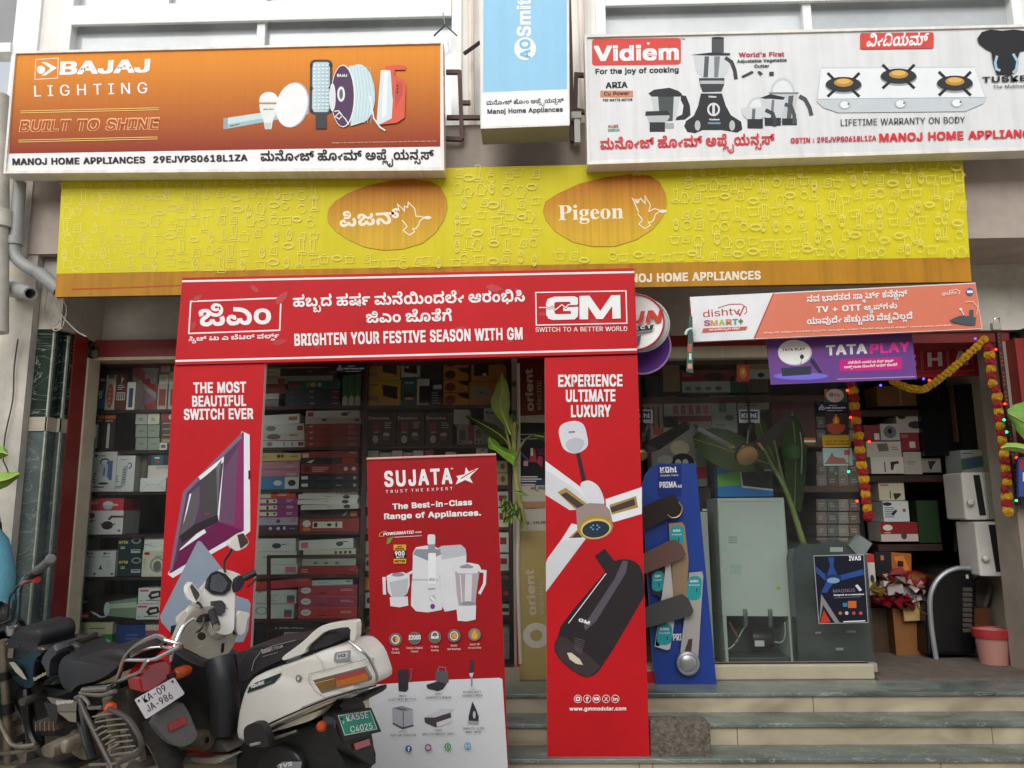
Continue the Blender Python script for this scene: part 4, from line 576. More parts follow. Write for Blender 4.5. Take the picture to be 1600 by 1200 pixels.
# brackets that carry the signs
BR = mat('#5A3A35', .6, 0, .2, 8)
def bracket(name, lab, segs, Y):
    m = MB()
    for x0, y0, x1, y1 in segs:
        a, b = P(x0, y0, Y), P(x1, y1, Y); m.tube([a, b], .018, BR, 4, 0)
    tag(m.build(name), lab, 'bracket')
bracket('sign_bracket', 'rusty brown steel bracket beside the orange sign', [(697, 113, 718, 113), (718, 111, 722, 218), (697, 217, 722, 218), (719, 161, 735, 161), (698, 184, 750, 184)], 4.5)
bracket('sign_bracket', 'brown steel post and bracket between the blue sign and the white sign', [(889, -5, 895, 222), (897, 117, 915, 118), (900, 118, 899, 172), (899, 172, 915, 176)], 4.5)
m = MB(); m.box(P(898, 222, 4.46), P(906, 178, 4.46) + Vector((0, .05, 0)), WHITE); m.box(P(893, 184, 4.45), P(908, 174, 4.45) + Vector((0, .05, 0)), GREY); tag(m.build('cable_channel'), 'short white plastic channel below the brown bracket', 'channel')
m = MB(); m.tube([P(725, 84, 4.6), P(742, 72, 4.6), P(750, 66, 4.6)], .013, mat('#2A2523', .5), 6); tag(m.build('cut_rod'), 'dark bent rod sticking out of the wall beside the blue sign', 'rod')
m = MB(); m.tube([P(692, 20, 4.7), P(695, 38, 4.7)], .004, mat('#777', .5), 5); m.tube([P(695, 38, 4.7), P(714, 56, 4.7)], .005, mat('#333', .5), 5); m.tube([P(695, 40, 4.7), P(678, 56, 4.7)], .006, mat('#333', .5), 5); tag(m.build('hanging_wire'), 'forked black wire hanging in front of the upper window', 'wire')
# ================================================================ sign boards above the shop
W, K, R_ = '#F4F4F2', '#1C1B1E', '#D8262E'
FR = mat('#E9E6DE', .4, 0, .12, 6, 0, .15)
t = thing('shop_sign', 'orange lightbox sign with lamps and cable drum printed on it above the left window', 'sign', 'lightbox signs above the shop')
Y = 4.30; q = [(21, 80), (692, 64), (694, 266), (5, 271)]
qbox('box', q, Y, .11, FR, FR, t)
m = MB(); frame(m, q, 3.5, Y - .012, .012, FR); m.build('frame', t)
zt, zb_ = Z(350, 75, Y), Z(350, 234, Y)
a = Art(Y); a.poly([(24, 83), (688, 67), (688, 229), (14, 240)], grad('#8E2E16', '#E08A20', zb_, zt, .45, .05)); a.poly([(14, 240.5), (688, 229.5), (690, 261), (10, 267)], mat('#ECEBEA', .4, 0, .05, 6, 0, .08)); a.build('printed_face', t)
a = Art(Y, start=.0009)
a.line([(56, 93), (91, 90.5), (90, 122), (54.5, 124)], 1, W, True); a.ell(64, 109, 6.5, 6.5, W); a.poly([(65, 97), (72, 97), (89, 106), (71, 118), (65, 118), (79, 107)], W)
a.txt('BAJAJ', 95, 117, 231, 113, 21, W, it=.12, track=-20); a.txt('LIGHTING', 54, 151, 230, 145.5, 17, W, 'M', track=260)
a.txt('BUILT TO SHINE', 31, 206, 245, 202, 18.5, '#F0B878', it=.2, bo=.052); a.txt('BUILT TO SHINE', 31, 206, 245, 202, 17, '#A9481C', it=.2, bo=.02)
for y in (173.5, 176.5, 219, 222): a.line([(32 if y < 200 else 29, y), (248 if y < 200 else 246, y - 5)], 1.1, '#F4CE72')
a.txt('MANOJ HOME APPLIANCES', 20, 258, 226, 255, 10.5, K); a.txt('29EJVPS0618L1ZA', 240, 254.5, 386, 251.5, 10.5, K); a.txt('ಮನೋಜ್ ಹೋಮ್ ಅಪ್ಲೈಯನ್ಸಸ್', 407, 251.5, 678, 249, 12, K)
a.txt('Images of the product shown are for representation purpose only and the actual colour may vary', 519, 224, 682, 221, 1.9, '#E9C3A0', 'M')
a.build('lettering', t)
a = Art(Y, start=.0009)
a.poly([(349, 185), (482, 165), (482, 178), (349, 202)], '#C9DADA'); a.poly([(349, 185), (356, 184), (356, 201), (349, 202)], '#8FA5A8'); a.poly([(356, 194), (482, 173), (482, 178), (356, 201)], '#9DBDC0'); a.txt('BAJAJ', 360, 198, 374, 195, 2.4, '#444')
a.ell(420, 157, 15, 13.5, '#F2F2F0'); a.poly([(405, 157), (435, 157), (433, 172), (426, 190), (424, 202), (414, 202), (412, 190), (406, 172)], '#E4E6E4'); a.line([(405, 161.5), (435, 161.5)], 3, '#B58763'); a.poly([(413, 192), (424, 192), (423, 202), (414, 202)], '#BFC9C8'); a.txt('BAJAJ', 412, 172, 427, 171.5, 2.4, '#555')
a.ell(457.5, 164, 25, 36, '#AEBDC2', 14); a.ell(456, 164, 24, 35, '#F1F4F5', 14)
a.rr(484, 93, 519, 179, 8, '#3A3B40', .01); a.rr(488, 97, 515, 175, 5, '#B7CDD4', .01)
for i in range(4):
    for j in range(13): a.ell(491.5 + i * 6.6, 102 + j * 5.6, 2, 1.7, '#DCE9EC', 0, 6)
a.rect(493, 178, 510, 201, '#33343A')
for yy in (101, 137, 172):
    for xx in (486.5, 516): a.ell(xx, yy, 2.4, 2.4, '#222', 0, 8)
a.ell(562, 146, 24, 46, '#C9DEE2', -3); a.poly([(545, 103), (566, 101), (568, 191), (548, 197)], '#C9DEE2')
for i in range(7): a.line([(548 + i * 5, 104), (553 + i * 5.3, 148), (549 + i * 5, 192)], .8, '#A9C4CA')
a.ell(536, 150, 19, 49, '#E9E9EE', 0); a.ell(535.5, 150, 17.5, 47.5, '#4B2B52'); a.ell(533, 147, 6, 12, '#E8E8E8'); a.ell(533, 147, 3, 8, '#566'); a.ell(519.5, 152, 5, 22, '#DCDDE2'); a.txt('BAJAJ', 527, 120, 542, 120, 4.5, W)
a.line([(522, 174), (529, 173), (535, 180), (530, 186), (524, 182), (530, 176), (540, 186), (545, 195)], 1.5, W); a.line([(578, 150), (584, 185), (594, 199), (602, 204)], 2.2, '#F1EEEA')
a.poly([(595, 110), (610, 108), (616, 186), (606, 193), (588, 194)], '#CFE0E2'); a.poly([(600, 112), (606, 111), (604, 180), (596, 186)], '#EAF2F3')
a.poly([(601, 104), (620, 101), (634, 103), (633, 109), (617, 109), (616, 118), (631, 124), (634, 132), (632, 184), (620, 192), (592, 195), (612, 185), (614, 150), (610, 110), (601, 109)], '#D9573F'); a.poly([(619, 126), (630, 130), (628, 150), (618, 170), (617, 150)], '#C24A36')
for yy in (134, 139, 144): a.ell(621, yy, 1.6, 1.9, '#5A1A16', 0, 8)
a.build('product_picture', t)
t = thing('shop_sign', 'white lightbox sign with mixer grinder and three burner stove pictures at upper right', 'sign', 'lightbox signs above the shop')
q = [(913, 54), (1680, 36), (1690, 232), (918, 257)]
qbox('box', q, Y, .11, FR, FR, t); m = MB(); frame(m, q, 4, Y - .012, .012, FR); m.build('frame', t)
a = Art(Y); a.poly([(917, 58), (1676, 40), (1686, 226), (922, 250)], mat('#DCDDDD', .4, 0, .05, 6, 0, .12)); a.build('printed_face', t)
a = Art(Y, start=.0009)
a.rr(925, 60, 1064, 102, 5, '#D4483F', 0, -.012); a.txt('Vidiem', 930, 95.5, 1059, 93.5, 24, W); a.poly([(1010, 66.5), (1016, 66.5), (1013, 70.5)], W); a.txt('TM', 1063, 62.5, 1070, 62.5, 2.6, '#666')
a.txt('For the joy of cooking', 931, 116, 1060, 113, 8.5, '#2A2A2E'); a.txt('ARIA', 947, 138, 980, 137, 9.5, '#2A2A2E'); a.rect(938, 141.5, 989, 151.5, '#D08A60'); a.txt('Cu Power', 944, 149.5, 983, 148.5, 6, '#4A2A1E'); a.txt('750 WATTS MOTOR', 942, 158.5, 988, 157.5, 4, '#333')
a.txt('PURE', 951, 200, 966, 199, 4.5, '#B06A50'); a.txt('INDIA', 950, 205.5, 968, 204.5, 4, '#4F9A72')
a.txt("World's First", 1155, 89, 1225, 88, 7, '#B5384A'); a.txt('Adjustable Vegetable', 1152, 98, 1229, 96, 4.8, '#3A3A3E'); a.txt('Cutter', 1179, 105.5, 1202, 105, 4.8, '#3A3A3E')
a.poly([(1158, 119), (1175, 110.5), (1178, 113), (1161, 121.5)], '#3A3D3A'); a.poly([(1183, 112), (1187, 110.5), (1192, 115), (1188, 118)], '#3A3D3A'); a.rect(1202, 112, 1209, 118, '#3A3D3A')
a.rr(1344, 51, 1459, 76, 3, '#D4483F', 0, -.012); a.txt('ವೀಡಿಯಮ್', 1353, 73, 1448, 70.5, 15, W, it=.25)
a.txt('LIFETIME WARRANTY ON BODY', 1314, 196.5, 1508, 192, 10, '#3A3A3E', 'M'); a.txt('ಮನೋಜ್ ಹೋಮ್ ಅಪ್ಲೈಯನ್ಸಸ್', 938, 233, 1211, 225, 13, '#D43A40'); a.txt('GSTIN : 29EJVPS0618L1ZA', 1236, 223.5, 1369, 219.5, 8, '#C63A42'); a.txt('MANOJ HOME APPLIANCES', 1375, 221.5, 1634, 214, 13, '#D8323A')
a.txt('TUSKER', 1536, 129, 1618, 126, 9, '#26262A', track=30); a.txt('The Multitasker', 1552, 138, 1614, 136, 5, '#3A3A3E', 'M')
a.build('lettering', t)
a = Art(Y, start=.0009); D = '#2A2B2E'; SV = '#B9BCBE'
# jar with lid, small jar, grinder, jars
a.poly([(1016, 148), (1063, 148), (1056, 188), (1024, 189)], '#C7CBCD'); a.poly([(1028, 148), (1053, 148), (1051, 189), (1031, 190)], '#49504F'); a.poly([(1013, 146), (1022, 140), (1046, 137), (1060, 142), (1066, 147), (1062, 151), (1018, 151)], D)
a.poly([(1063, 148), (1072, 150), (1078, 165), (1079, 180), (1070, 187), (1056, 188), (1057, 183), (1066, 179), (1068, 165), (1064, 157)], D); a.poly([(1008, 175), (1046, 174), (1046, 184), (1040, 192), (1014, 192)], SV); a.poly([(1009, 174), (1045, 173), (1047, 180), (1008, 181)], D); a.rect(1015, 191, 1039, 206, D); a.rect(1039, 192, 1053, 201, '#A5A9AA')
a.rect(1112, 59, 1131, 84, '#4A4E50'); a.ell(1121.5, 59.5, 10, 2, '#2A2A2A'); a.poly([(1083, 84), (1142, 82), (1138, 112), (1128, 122), (1100, 122), (1088, 113)], '#CBCFD1'); a.poly([(1101, 88), (1108, 88), (1106, 121), (1099, 121)], '#55595B'); a.poly([(1116, 88), (1125, 88), (1122, 121), (1116, 121)], '#7A7F82'); a.poly([(1079, 86), (1110, 82), (1141, 83), (1140, 87), (1110, 87)], D)
a.line([(1133, 90), (1143, 97), (1148, 110), (1150, 124)], 6, '#3B3D40'); a.poly([(1092, 122), (1132, 122), (1131, 134), (1127, 143), (1098, 144), (1094, 134)], '#3C3E41'); a.rect(1094, 126, 1131, 131, SV)
a.poly([(1095, 146), (1128, 146), (1134, 165), (1142, 180), (1158, 190), (1160, 202), (1152, 207), (1140, 205), (1128, 203), (1098, 203), (1086, 208), (1074, 206), (1069, 197), (1072, 189), (1084, 181), (1091, 165)], D)
for cx in (1090, 1144): a.ell(cx, 196, 4.5, 8, SV)
a.ell(1115, 171, 10, 10.5, '#D9DADA'); a.ell(1115, 171, 7, 7.5, D); a.rect(1113, 163, 1117, 179, '#D9DADA'); a.txt('Vidiem', 1107, 152.5, 1119, 152.5, 3, W); a.rect(1106, 191, 1126, 194, '#6A8FA8'); a.txt('Vidiem', 1108, 188, 1124, 188, 2.6, W)
for dx, dy, sc in ((1223, 145, 1.12), (1184, 172, 1)):
    a.ell(dx, dy + 1, 17 * sc, 22 * sc, '#C2C8CA', a0=180, a1=360); a.ell(dx, dy + 1, 14 * sc, 18 * sc, '#DFE2E3', a0=180, a1=360); a.line([(dx - 19 * sc, dy), (dx + 22 * sc, dy)], 2, '#8A9092')
a.poly([(1206, 147), (1246, 147), (1240, 186), (1222, 190), (1210, 186)], '#BFC4C6'); a.poly([(1232, 150), (1240, 149), (1236, 186), (1229, 188)], '#55595C'); a.line([(1249, 150), (1258, 155), (1265, 168), (1268, 180)], 6, '#4A4D50'); a.rect(1222, 185, 1245, 195, D)
a.poly([(1188, 155), (1228, 153), (1226, 168), (1218, 185), (1196, 186), (1192, 176)], '#C9CDCF'); a.poly([(1187, 153), (1204, 147), (1227, 152), (1224, 156)], D); a.line([(1226, 163), (1236, 166), (1241, 180), (1241, 194)], 6, '#4A4D50'); a.rect(1195, 184, 1220, 196, D); a.line([(1208, 156), (1206, 184)], 4, '#70757a')
a.poly([(1159, 168), (1199, 167), (1195, 183), (1186, 187), (1168, 187), (1161, 180)], '#CDD1D3'); a.line([(1178, 170), (1177, 186)], 5, '#666b70'); a.line([(1196, 172), (1207, 177), (1211, 188), (1210, 197)], 6, '#3A3D40'); a.rect(1168, 186, 1192, 200, D)
# stove
a.poly([(1283, 105), (1523, 104), (1541, 153), (1536, 162), (1508, 174), (1310, 176), (1286, 168), (1276, 158)], '#C5CCCF'); a.poly([(1283, 107), (1523, 106), (1539, 152), (1278, 155)], '#E6E9EA'); a.line([(1277, 155), (1540, 152)], 1, '#9BA3A7')
for cx, cy in ((1318, 131), (1404, 118), (1492, 129)):
    a.ell(cx, cy + 3, 29, 13, '#9AA0A3'); a.ell(cx, cy + 1, 28, 12, '#2E3033')
    for sx in (-1, 1): a.line([(cx + sx * 10, cy - 2), (cx + sx * 25, cy - 17)], 4.5, '#26272A'); a.line([(cx + sx * 12, cy + 8), (cx + sx * 25, cy + 20)], 4.5, '#26272A')
    a.ell(cx, cy - 2, 15, 6.5, '#C08C3A'); a.ell(cx, cy - 4, 11, 4, '#DDB15C')
for cx, cy in ((1320, 163.5), (1407, 162), (1495, 160.5)): a.ell(cx, cy, 9.5, 7, '#B4BBBF'); a.ell(cx, cy, 7, 5.5, '#E9ECED'); a.ell(cx + 5.5, cy - 1, 1.3, 1.8, '#222', 0, 8)
# elephant mark
a.poly([(1527, 60), (1534, 50), (1548, 46), (1566, 48), (1584, 46), (1600, 48), (1610, 56), (1612, 68), (1604, 78), (1594, 80), (1590, 92), (1586, 110), (1580, 118), (1570, 116), (1558, 117), (1552, 100), (1549, 80), (1540, 76), (1530, 68)], '#232226')
a.line([(1558, 87), (1555, 98), (1557, 108), (1563, 110)], 4, '#9FC0D6'); a.line([(1583, 84), (1590, 96), (1588, 108), (1583, 114)], 4, '#9FC0D6')
a.build('product_picture', t)
t = thing('shop_sign', 'tall pale blue lightbox sign hung upright between the two wide signs', 'sign', 'lightbox signs above the shop')
Y = 4.15; q = [(749, -60), (889, -66), (890, 196), (751, 201)]
qbox('box', q, Y, .2, FR, mat('#8E8F8E', .5, 0, .1, 5), t)
a = Art(Y); a.poly([(755, -60), (885, -66), (886, 139), (755, 144)], mat('#7FBEDF', .35, 0, .05, 4, 0, .05)); a.poly([(752, 145), (888, 140), (889, 194), (753, 198)], mat('#F0F0EE', .4, 0, .05, 6, 0, .06)); a.build('printed_face', t)
a = Art(Y, start=.0009); a.ell(820.5, 76, 17, 18, W); a.txt('AO', 829.5, 91, 828.5, 62, 17, '#7FBEDF'); a.txt('Smith', 829.5, 56, 829.5, -16, 22, W)
a.txt('ಮನೋಜ್ ಹೋಂ ಅಪ್ಪೈಯನ್ಸಸ್', 760, 164, 881, 160, 5.5, '#3A3F48'); a.txt('Manoj Home Appliances', 762, 178, 879, 174.5, 7.5, '#3A3F48'); a.build('lettering', t)
t = thing('fascia_board', 'long yellow flex board with two orange ovals across the whole shop front', 'sign')
Y = 4.42; q = [(97, 277), (1504, 243), (1518, 440), (86, 464)]
FY = lambda x, yy: (x, yy)
ed = lambda u, v: ((97 + (1504 - 97) * u) * (1 - v) + (86 + (1518 - 86) * u) * v, (277 + (243 - 277) * u) * (1 - v) + (464 + (440 - 464) * u) * v)
qbox('board', q, Y, .035, mat('#D3C22A', .4, 0, .1, 1.5, 0, .08), mat('#8A6A2A', .6), t)
a = Art(Y); a.poly([ed(0, 0), ed(1, 0), ed(1, .805), ed(0, .805)], mat('#D8CB1E', .5, 0, .08, 1.3, 0, .06, .2)); a.poly([ed(0, .806), ed(1, .806), ed(1, 1), ed(0, 1)], mat('#BC8420', .5, 0, .15, 2, 0, .25, .2)); a.build('printed_face', t)
a = Art(Y, step=.00002, start=.0008); rp = random.Random(3); pale = mat('#E6DC6A', .5, 0, .05, 5); nx = 70
def doodle(k, cx, cy, s):
    L = lambda p, c=False: a.line([(cx + x * s, cy + y * s) for x, y in p], .8, pale, c)
    E = lambda x, y, rx, ry: a.line([(cx + (x + rx * math.cos(i * .524)) * s, cy + (y + ry * math.sin(i * .524)) * s) for i in range(12)], .8, pale, True)
    if k == 0: L([(-8, -4), (8, -4), (6, 8), (-6, 8)], True); L([(-11, -4), (11, -4)]); L([(-3, -8), (3, -8)])
    elif k == 1: E(0, 0, 5, 11); E(0, -4, 2.5, 3.5); L([(-2, 5), (2, 5), (2, 9), (-2, 9)], True)
    elif k == 2: E(0, 3, 8, 7); L([(-6, -5), (6, -5)]); L([(-5, -9), (5, -9)]); L([(-3, -13), (3, -13)])
    elif k == 3: L([(-6, 10), (-7, -2), (-3, -9), (4, -9), (7, -2), (6, 10)], True); L([(7, -4), (11, 0), (7, 5)])
    elif k == 4: E(0, 0, 8, 4); E(0, 0, 10, 5.5)
    elif k == 5: L([(-12, -3), (12, -5)]); L([(-8, -2), (-7, 9), (7, 8), (8, -3)])
    elif k == 6: L([(-6, 6), (-2, -7), (8, -9), (7, 6)], True); L([(-1, -3), (5, -4)]); L([(-2, 1), (5, 0)])
    elif k == 7: L([(-4, -14), (4, -14), (3, 6), (-3, 6)], True); L([(-7, 8), (7, 8), (7, 12), (-7, 12)], True)
for i in range(nx):
    for j in range(7):
        u = (i + .5 + rp.uniform(-.3, .3)) / nx; v = (j + .5 + rp.uniform(-.25, .25)) / 7 * .79 + .01
        x, y = ed(u, v)
        if not (abs(x - 605) < 108 and abs(y - 333) < 62) and not (abs(x - 945) < 108 and abs(y - 331) < 66): doodle(rp.randrange(8), x, y, rp.uniform(.75, .95))
a.build('appliance_pattern', t)
for ox, oy, nm in ((0, 0, 0), (343, -8, 1)):
    pts = [(511, 338), (514, 325), (524, 314), (545, 301), (575, 290), (610, 282), (645, 280), (672, 283), (688, 292), (697, 308), (699, 325), (693, 345), (680, 364), (660, 380), (630, 389), (600, 391), (570, 386), (545, 375), (524, 361), (513, 348)]
    if nm: pts = [(848, 330), (852, 315), (870, 303), (905, 287), (945, 277), (985, 272), (1015, 274), (1031, 285), (1040, 302), (1042, 318), (1036, 338), (1020, 358), (995, 374), (960, 385), (925, 385), (895, 378), (868, 362), (853, 344)]
    a = Art(Y, start=.0045); z0, z1 = Z(700, 390, Y), Z(700, 280, Y); a.poly(pts, grad('#D9AE30', '#BE6E1E', z0, z1, .6, .22))
    c = '#F0E6CE'
    if nm: a.txt('Pigeon', 873, 344, 974, 341, 23, c, 'S'); dx, dy = 368, -10; a.txt('®', 990, 320, 999, 320, 9, c, 'M')
    else: a.txt('ಪಿಜನ್', 531, 355, 625, 349, 19, c); dx, dy = 0, 0
    L = lambda p, wd=1.6: a.line([(x + dx, y + dy) for x, y in p], wd, c)
    L([(630, 342), (624, 328), (620, 320), (628, 326), (633, 320), (640, 328), (640, 316), (648, 330), (646, 340), (655, 336), (662, 338), (672, 342)]) if nm else L([(624, 330), (621, 319), (629, 326), (632, 330), (632, 322), (637, 324), (638, 316), (648, 326), (650, 338), (657, 338), (663, 340)])
    L([(663, 340), (656, 345), (654, 352), (650, 357), (645, 357), (648, 362), (640, 367), (635, 364), (630, 360), (636, 354), (632, 348), (628, 344)])
    a.ell(668 + dx, 340 + dy, 6, 2.6, c, 0, 12); a.build('oval_emblem', t)
a = Art(Y, start=.0008); a.txt('MANOJ HOME APPLIANCES', 960, 442, 1188, 436.5, 13.5, '#E9E0C8'); a.line([(112, 452), (180, 450), (284, 446)], 2, '#A8471C'); a.build('lettering', t)
# ================================================================ red arch of boards round the window
t = thing('banner_arch', 'red gateway of printed boards with a wide header standing on the steps', 'banner')
Y = 4.29; RD = mat('#C41A22', .5, 0, .10, 2.2, .06, 0, .2); RSIDE = mat('#E8DCD8', .5)
hq = [(285, 434), (991, 419), (996, 552), (273, 570)]
qbox('header_board', hq, Y, .05, RD, RD, t)
lq = [(272, 571), (413, 567), (396, 1002), (244, 1006)]; lq2 = [(851, 559), (996, 555), (1015, 1183), (855, 1182)]
low = P(244, 1006, Y + .012)
qbox('side_board', [(272, 571), (414, 567.5), (383, 1177), (236, 1177)], Y + .012, .035, RD, RSIDE, t); qbox('side_board', lq2, Y + .012, .035, RD, RSIDE, t)
a = Art(Y); a.line([(284.5, 439.5), (991, 425)], 3, W); a.line([(274, 564), (995, 546)], 3, W)
a.line([(298, 471), (439, 465.5), (437, 516), (295, 521)], 2.2, W, True); a.txt('ಜಿಎಂ', 311, 510, 424, 506, 27, W); a.txt('ಸ್ವಿಚ್ ಟು ಎ ಬೆಟರ್ ವರ್ಲ್ಡ್', 295, 533, 436, 528, 5.6, W)
a.txt('ಹಬ್ಬದ ಹರ್ಷ ಮನೆಯಿಂದಲೇ ಆರಂಭಿಸಿ', 458, 479.5, 820, 471, 14, W); a.txt('ಜಿಎಂ ಜೊತೆಗೆ', 572, 504.5, 706, 501.5, 14, W); a.txt('BRIGHTEN YOUR FESTIVE SEASON WITH GM', 461, 540.5, 816, 530.5, 19, W, 'B', track=10)
a.line([(837, 457), (978, 454.5), (979.5, 505), (838, 508)], 1.8, W, True)
# emblem: slab G with a heartbeat line, and a slab M
a.poly([(903, 475), (903, 465.5), (898, 463), (866, 463.5), (856, 467), (853, 474), (853.5, 492), (857, 498), (864, 500), (898, 499), (903, 494), (903.5, 479.5), (880, 480), (880, 486), (892, 486), (892, 490.5), (869, 491), (866.5, 489), (866, 474), (868.5, 472), (890, 471.5), (892, 475.5)], W)
a.poly([(905.5, 499), (905.5, 462.5), (921, 462), (938, 486), (955, 461.5), (969, 461), (970, 497.5), (957, 498), (956.5, 478), (942, 498.5), (932, 498.5), (919, 479), (919, 499)], W)
a.line([(842, 480.5), (854, 480.5), (859, 482), (863, 479.5), (868, 484), (878, 476), (884, 481), (888, 476)], 3.6, RD); a.line([(842, 480.5), (854, 480.5), (859, 482), (863, 479.5), (868, 484), (878, 476), (884, 481), (888, 476), (902, 475.5)], 1.6, W)
a.txt('SWITCH TO A BETTER WORLD', 837, 518.5, 980, 517, 7, W, 'M'); a.build('lettering', t)
fm = mat('#B9141E', .38, 0, .12, 2.2)
a = Art(Y, start=.0004); ra = random.Random(5)
for k in range(16):
    x, y, s = ra.uniform(300, 970), ra.uniform(445, 540), ra.uniform(7, 15); r = ra.uniform(0, 6.28)
    a.poly([(x + s * u * math.cos(r) - s * v * math.sin(r), y + s * u * math.sin(r) + s * v * math.cos(r)) for u, v in ((-1, 0), (-.4, -.4), (.3, -.35), (1, 0), (.3, .35), (-.4, .4))], fm)
a.build('leaf_pattern', t)
Y2 = Y + .012; a = Art(Y2)
for s, x0, x1, y in (('THE MOST', 303, 384, 614.5), ('BEAUTIFUL', 301, 384, 635.5), ('SWITCH EVER', 288, 395, 656)): a.txt(s, x0, y, x1, y - 1.2, 17, W)
for s, x0, x1, y in (('EXPERIENCE', 873, 972, 604.5), ('ULTIMATE', 885, 961, 628), ('LUXURY', 893, 954, 652)): a.txt(s, x0, y, x1, y - .8, 19, W)
a.txt('www.gmmodular.com', 890, 1110.5, 978, 1110, 6, W)
for i, x in enumerate((903, 917.5, 932, 947, 961.5)):
    a.ell(x, 1092, 6.2, 6.4, W, hole=.87, n=20)
    if i == 0: a.rr(899.5, 1088.5, 906.5, 1095.5, 2, W); a.ell(903, 1092, 1.8, 1.8, RD, 0, 10)
    elif i == 1: a.txt('f', 915.5, 1096, 919.5, 1096, 7, W)
    elif i == 2: a.rr(928, 1089.5, 936, 1094.5, 1.5, W); a.poly([(931, 1090.7), (931, 1093.3), (933.4, 1092)], RD)
    elif i == 3: a.txt('X', 944, 1095.5, 950, 1095.5, 6.6, W, 'M')
    else: a.txt('in', 958.5, 1095, 965, 1095, 5.4, W)
a.build('lettering', t)
# printed switch plate on the left board
a = Art(Y2); PU = '#4A3048'
a.poly([(378, 674), (380, 675), (390, 679), (391, 830), (381, 838), (330, 866), (300, 885), (270, 903), (262, 897)], '#E8E6EC')
a.poly([(379, 675), (381, 676), (381, 829), (264, 897), (286, 770)], '#5A3A58'); a.poly([(377, 684), (380, 680), (380, 828), (322, 825), (357, 735)], '#8A2A62'); a.poly([(348, 735), (372, 700), (366, 820), (340, 815)], '#6A4A66')
a.poly([(286, 768), (378, 676), (378, 684), (292, 770), (270, 888), (264, 897)], '#7A6A80'); a.poly([(281, 860), (340, 815), (378, 828), (268, 895)], '#6B1A4C'); a.poly([(281, 858), (318, 824), (322, 832), (281, 860)], '#EDEDF2'); a.poly([(290, 880), (345, 848), (380, 829), (300, 876)], '#3E2438')
a.poly([(310, 745), (350, 713), (342, 815), (339, 812), (349, 722), (313, 750)], '#EDEDF2'); a.poly([(312, 752), (338, 729), (346, 718), (340, 806), (319, 822)], '#4A4648'); a.poly([(296, 772), (312, 758), (312, 790), (303, 820), (280, 838)], '#5E5A5E'); a.poly([(280, 838), (303, 820), (340, 804), (342, 815), (320, 826), (284, 848)], '#2C262C'); a.poly([(338, 729), (346, 718), (343, 740), (340, 806)], '#6E6A70')
a.poly([(296, 772), (299, 771), (292, 800), (286, 820)], '#EDEDF2'); a.rect(320, 802, 327, 803.6, '#B03040'); a.rect(388, 735, 391, 749, '#2A2228')
a.poly([(308, 847), (311, 845), (315, 847), (350, 892), (366, 930), (388, 937), (392, 944), (388, 985), (380, 1003), (300, 1008), (268, 990), (252, 972), (250, 963)], '#8E9AAA'); a.poly([(267, 978), (284, 974), (284, 1004), (266, 992)], '#23232E')
a.build('product_picture', t)
# printed fan and spotlight on the right board
a = Art(Y2); LG = '#D5D6DA'; GD = '#A98B45'
a.poly([(852, 720), (906, 760), (934, 786), (940, 790), (926, 795), (890, 797), (852, 773)], '#E3E4E8'); a.poly([(852, 734), (905, 768), (925, 790), (890, 797), (852, 773)], LG); a.poly([(946, 780), (1003, 761), (1003, 803), (958, 816), (948, 800)], '#E8E8EB'); a.poly([(853, 882), (893, 818), (912, 822), (915, 842), (853, 925)], '#E3E4E8'); a.poly([(853, 880), (856, 872), (875, 846), (898, 842), (915, 842), (853, 924)], LG)
for p in ([(871, 769), (884, 762), (918, 788), (906, 796), (898, 795)], [(952, 789), (994, 775), (997, 793), (956, 804)], [(888, 841), (905, 825), (910, 840)]): a.poly(p, GD)
for p in ([(876, 773), (885, 769), (914, 790), (903, 795)], [(953, 793), (991, 779), (993, 789), (956, 801)], [(893, 840), (904, 829), (909, 840)]): a.poly(p, '#4A3B3E')
a.poly([(898, 700), (905, 703), (916, 751), (909, 752)], '#33262A'); a.poly(sub([(872, 674), (876, 664), (886, 659), (900, 657), (912, 662), (916, 674), (920, 694), (914, 703), (898, 710), (882, 704), (877, 694)], 2), '#D4D5DC'); a.poly(sub([(882, 690), (900, 682), (916, 690), (907, 705), (899, 709), (887, 704)], 2), '#B9BBC6'); a.txt('GM', 889, 677, 898, 676, 3, '#555')
a.poly(sub([(904, 758), (914, 750), (926, 752), (938, 762), (946, 786), (940, 794), (920, 786)], 2), '#DADBE0'); a.poly([(900, 795), (920, 786), (943, 787), (953, 797), (957, 815), (902, 826)], '#9B8A84'); a.ell(930, 824, 28, 19, GD, -8); a.ell(931, 826, 24, 15.5, '#D8C07A', -8); a.ell(931, 827, 21.5, 13, '#2C3446', -8)
for k in range(6): a.ell(930 + 6.5 * math.cos(k * 1.05), 824 + 3.6 * math.sin(k * 1.05), 1.6, 1.3, '#55A8DC', 0, 8)
BK = '#2C262A'
a.poly([(929, 869), (945, 857), (966, 884), (952, 903)], BK); a.poly(sub([(954, 884), (960, 876), (975, 873), (991, 876), (1003, 887), (1008, 925), (1004, 936), (940, 1045), (921, 1060), (900, 1053), (874, 1031), (864, 1012), (872, 995), (877, 974)], 1), BK)
a.poly([(973, 876), (981, 877), (978, 895), (932, 970), (915, 985), (912, 978), (960, 905)], '#57545E'); a.line([(947, 896), (888, 974)], 1.4, '#E4DEE2'); a.poly([(866, 1013), (874, 995), (884, 996), (924, 1028), (938, 1042), (921, 1058), (898, 1050), (876, 1030)], '#40363A'); a.poly([(886, 1020), (893, 1020), (906, 1030), (911, 1039), (900, 1037), (890, 1030)], '#D9CDB4')
for k in range(7): a.line([(897 + k * .3, 997 + k * 3), (914 - k * .8, 1001 + k * 3.4)], .8, '#6A666E')
a.txt('GM', 904, 971, 920, 976, 5.5, W); a.build('product_picture', t)
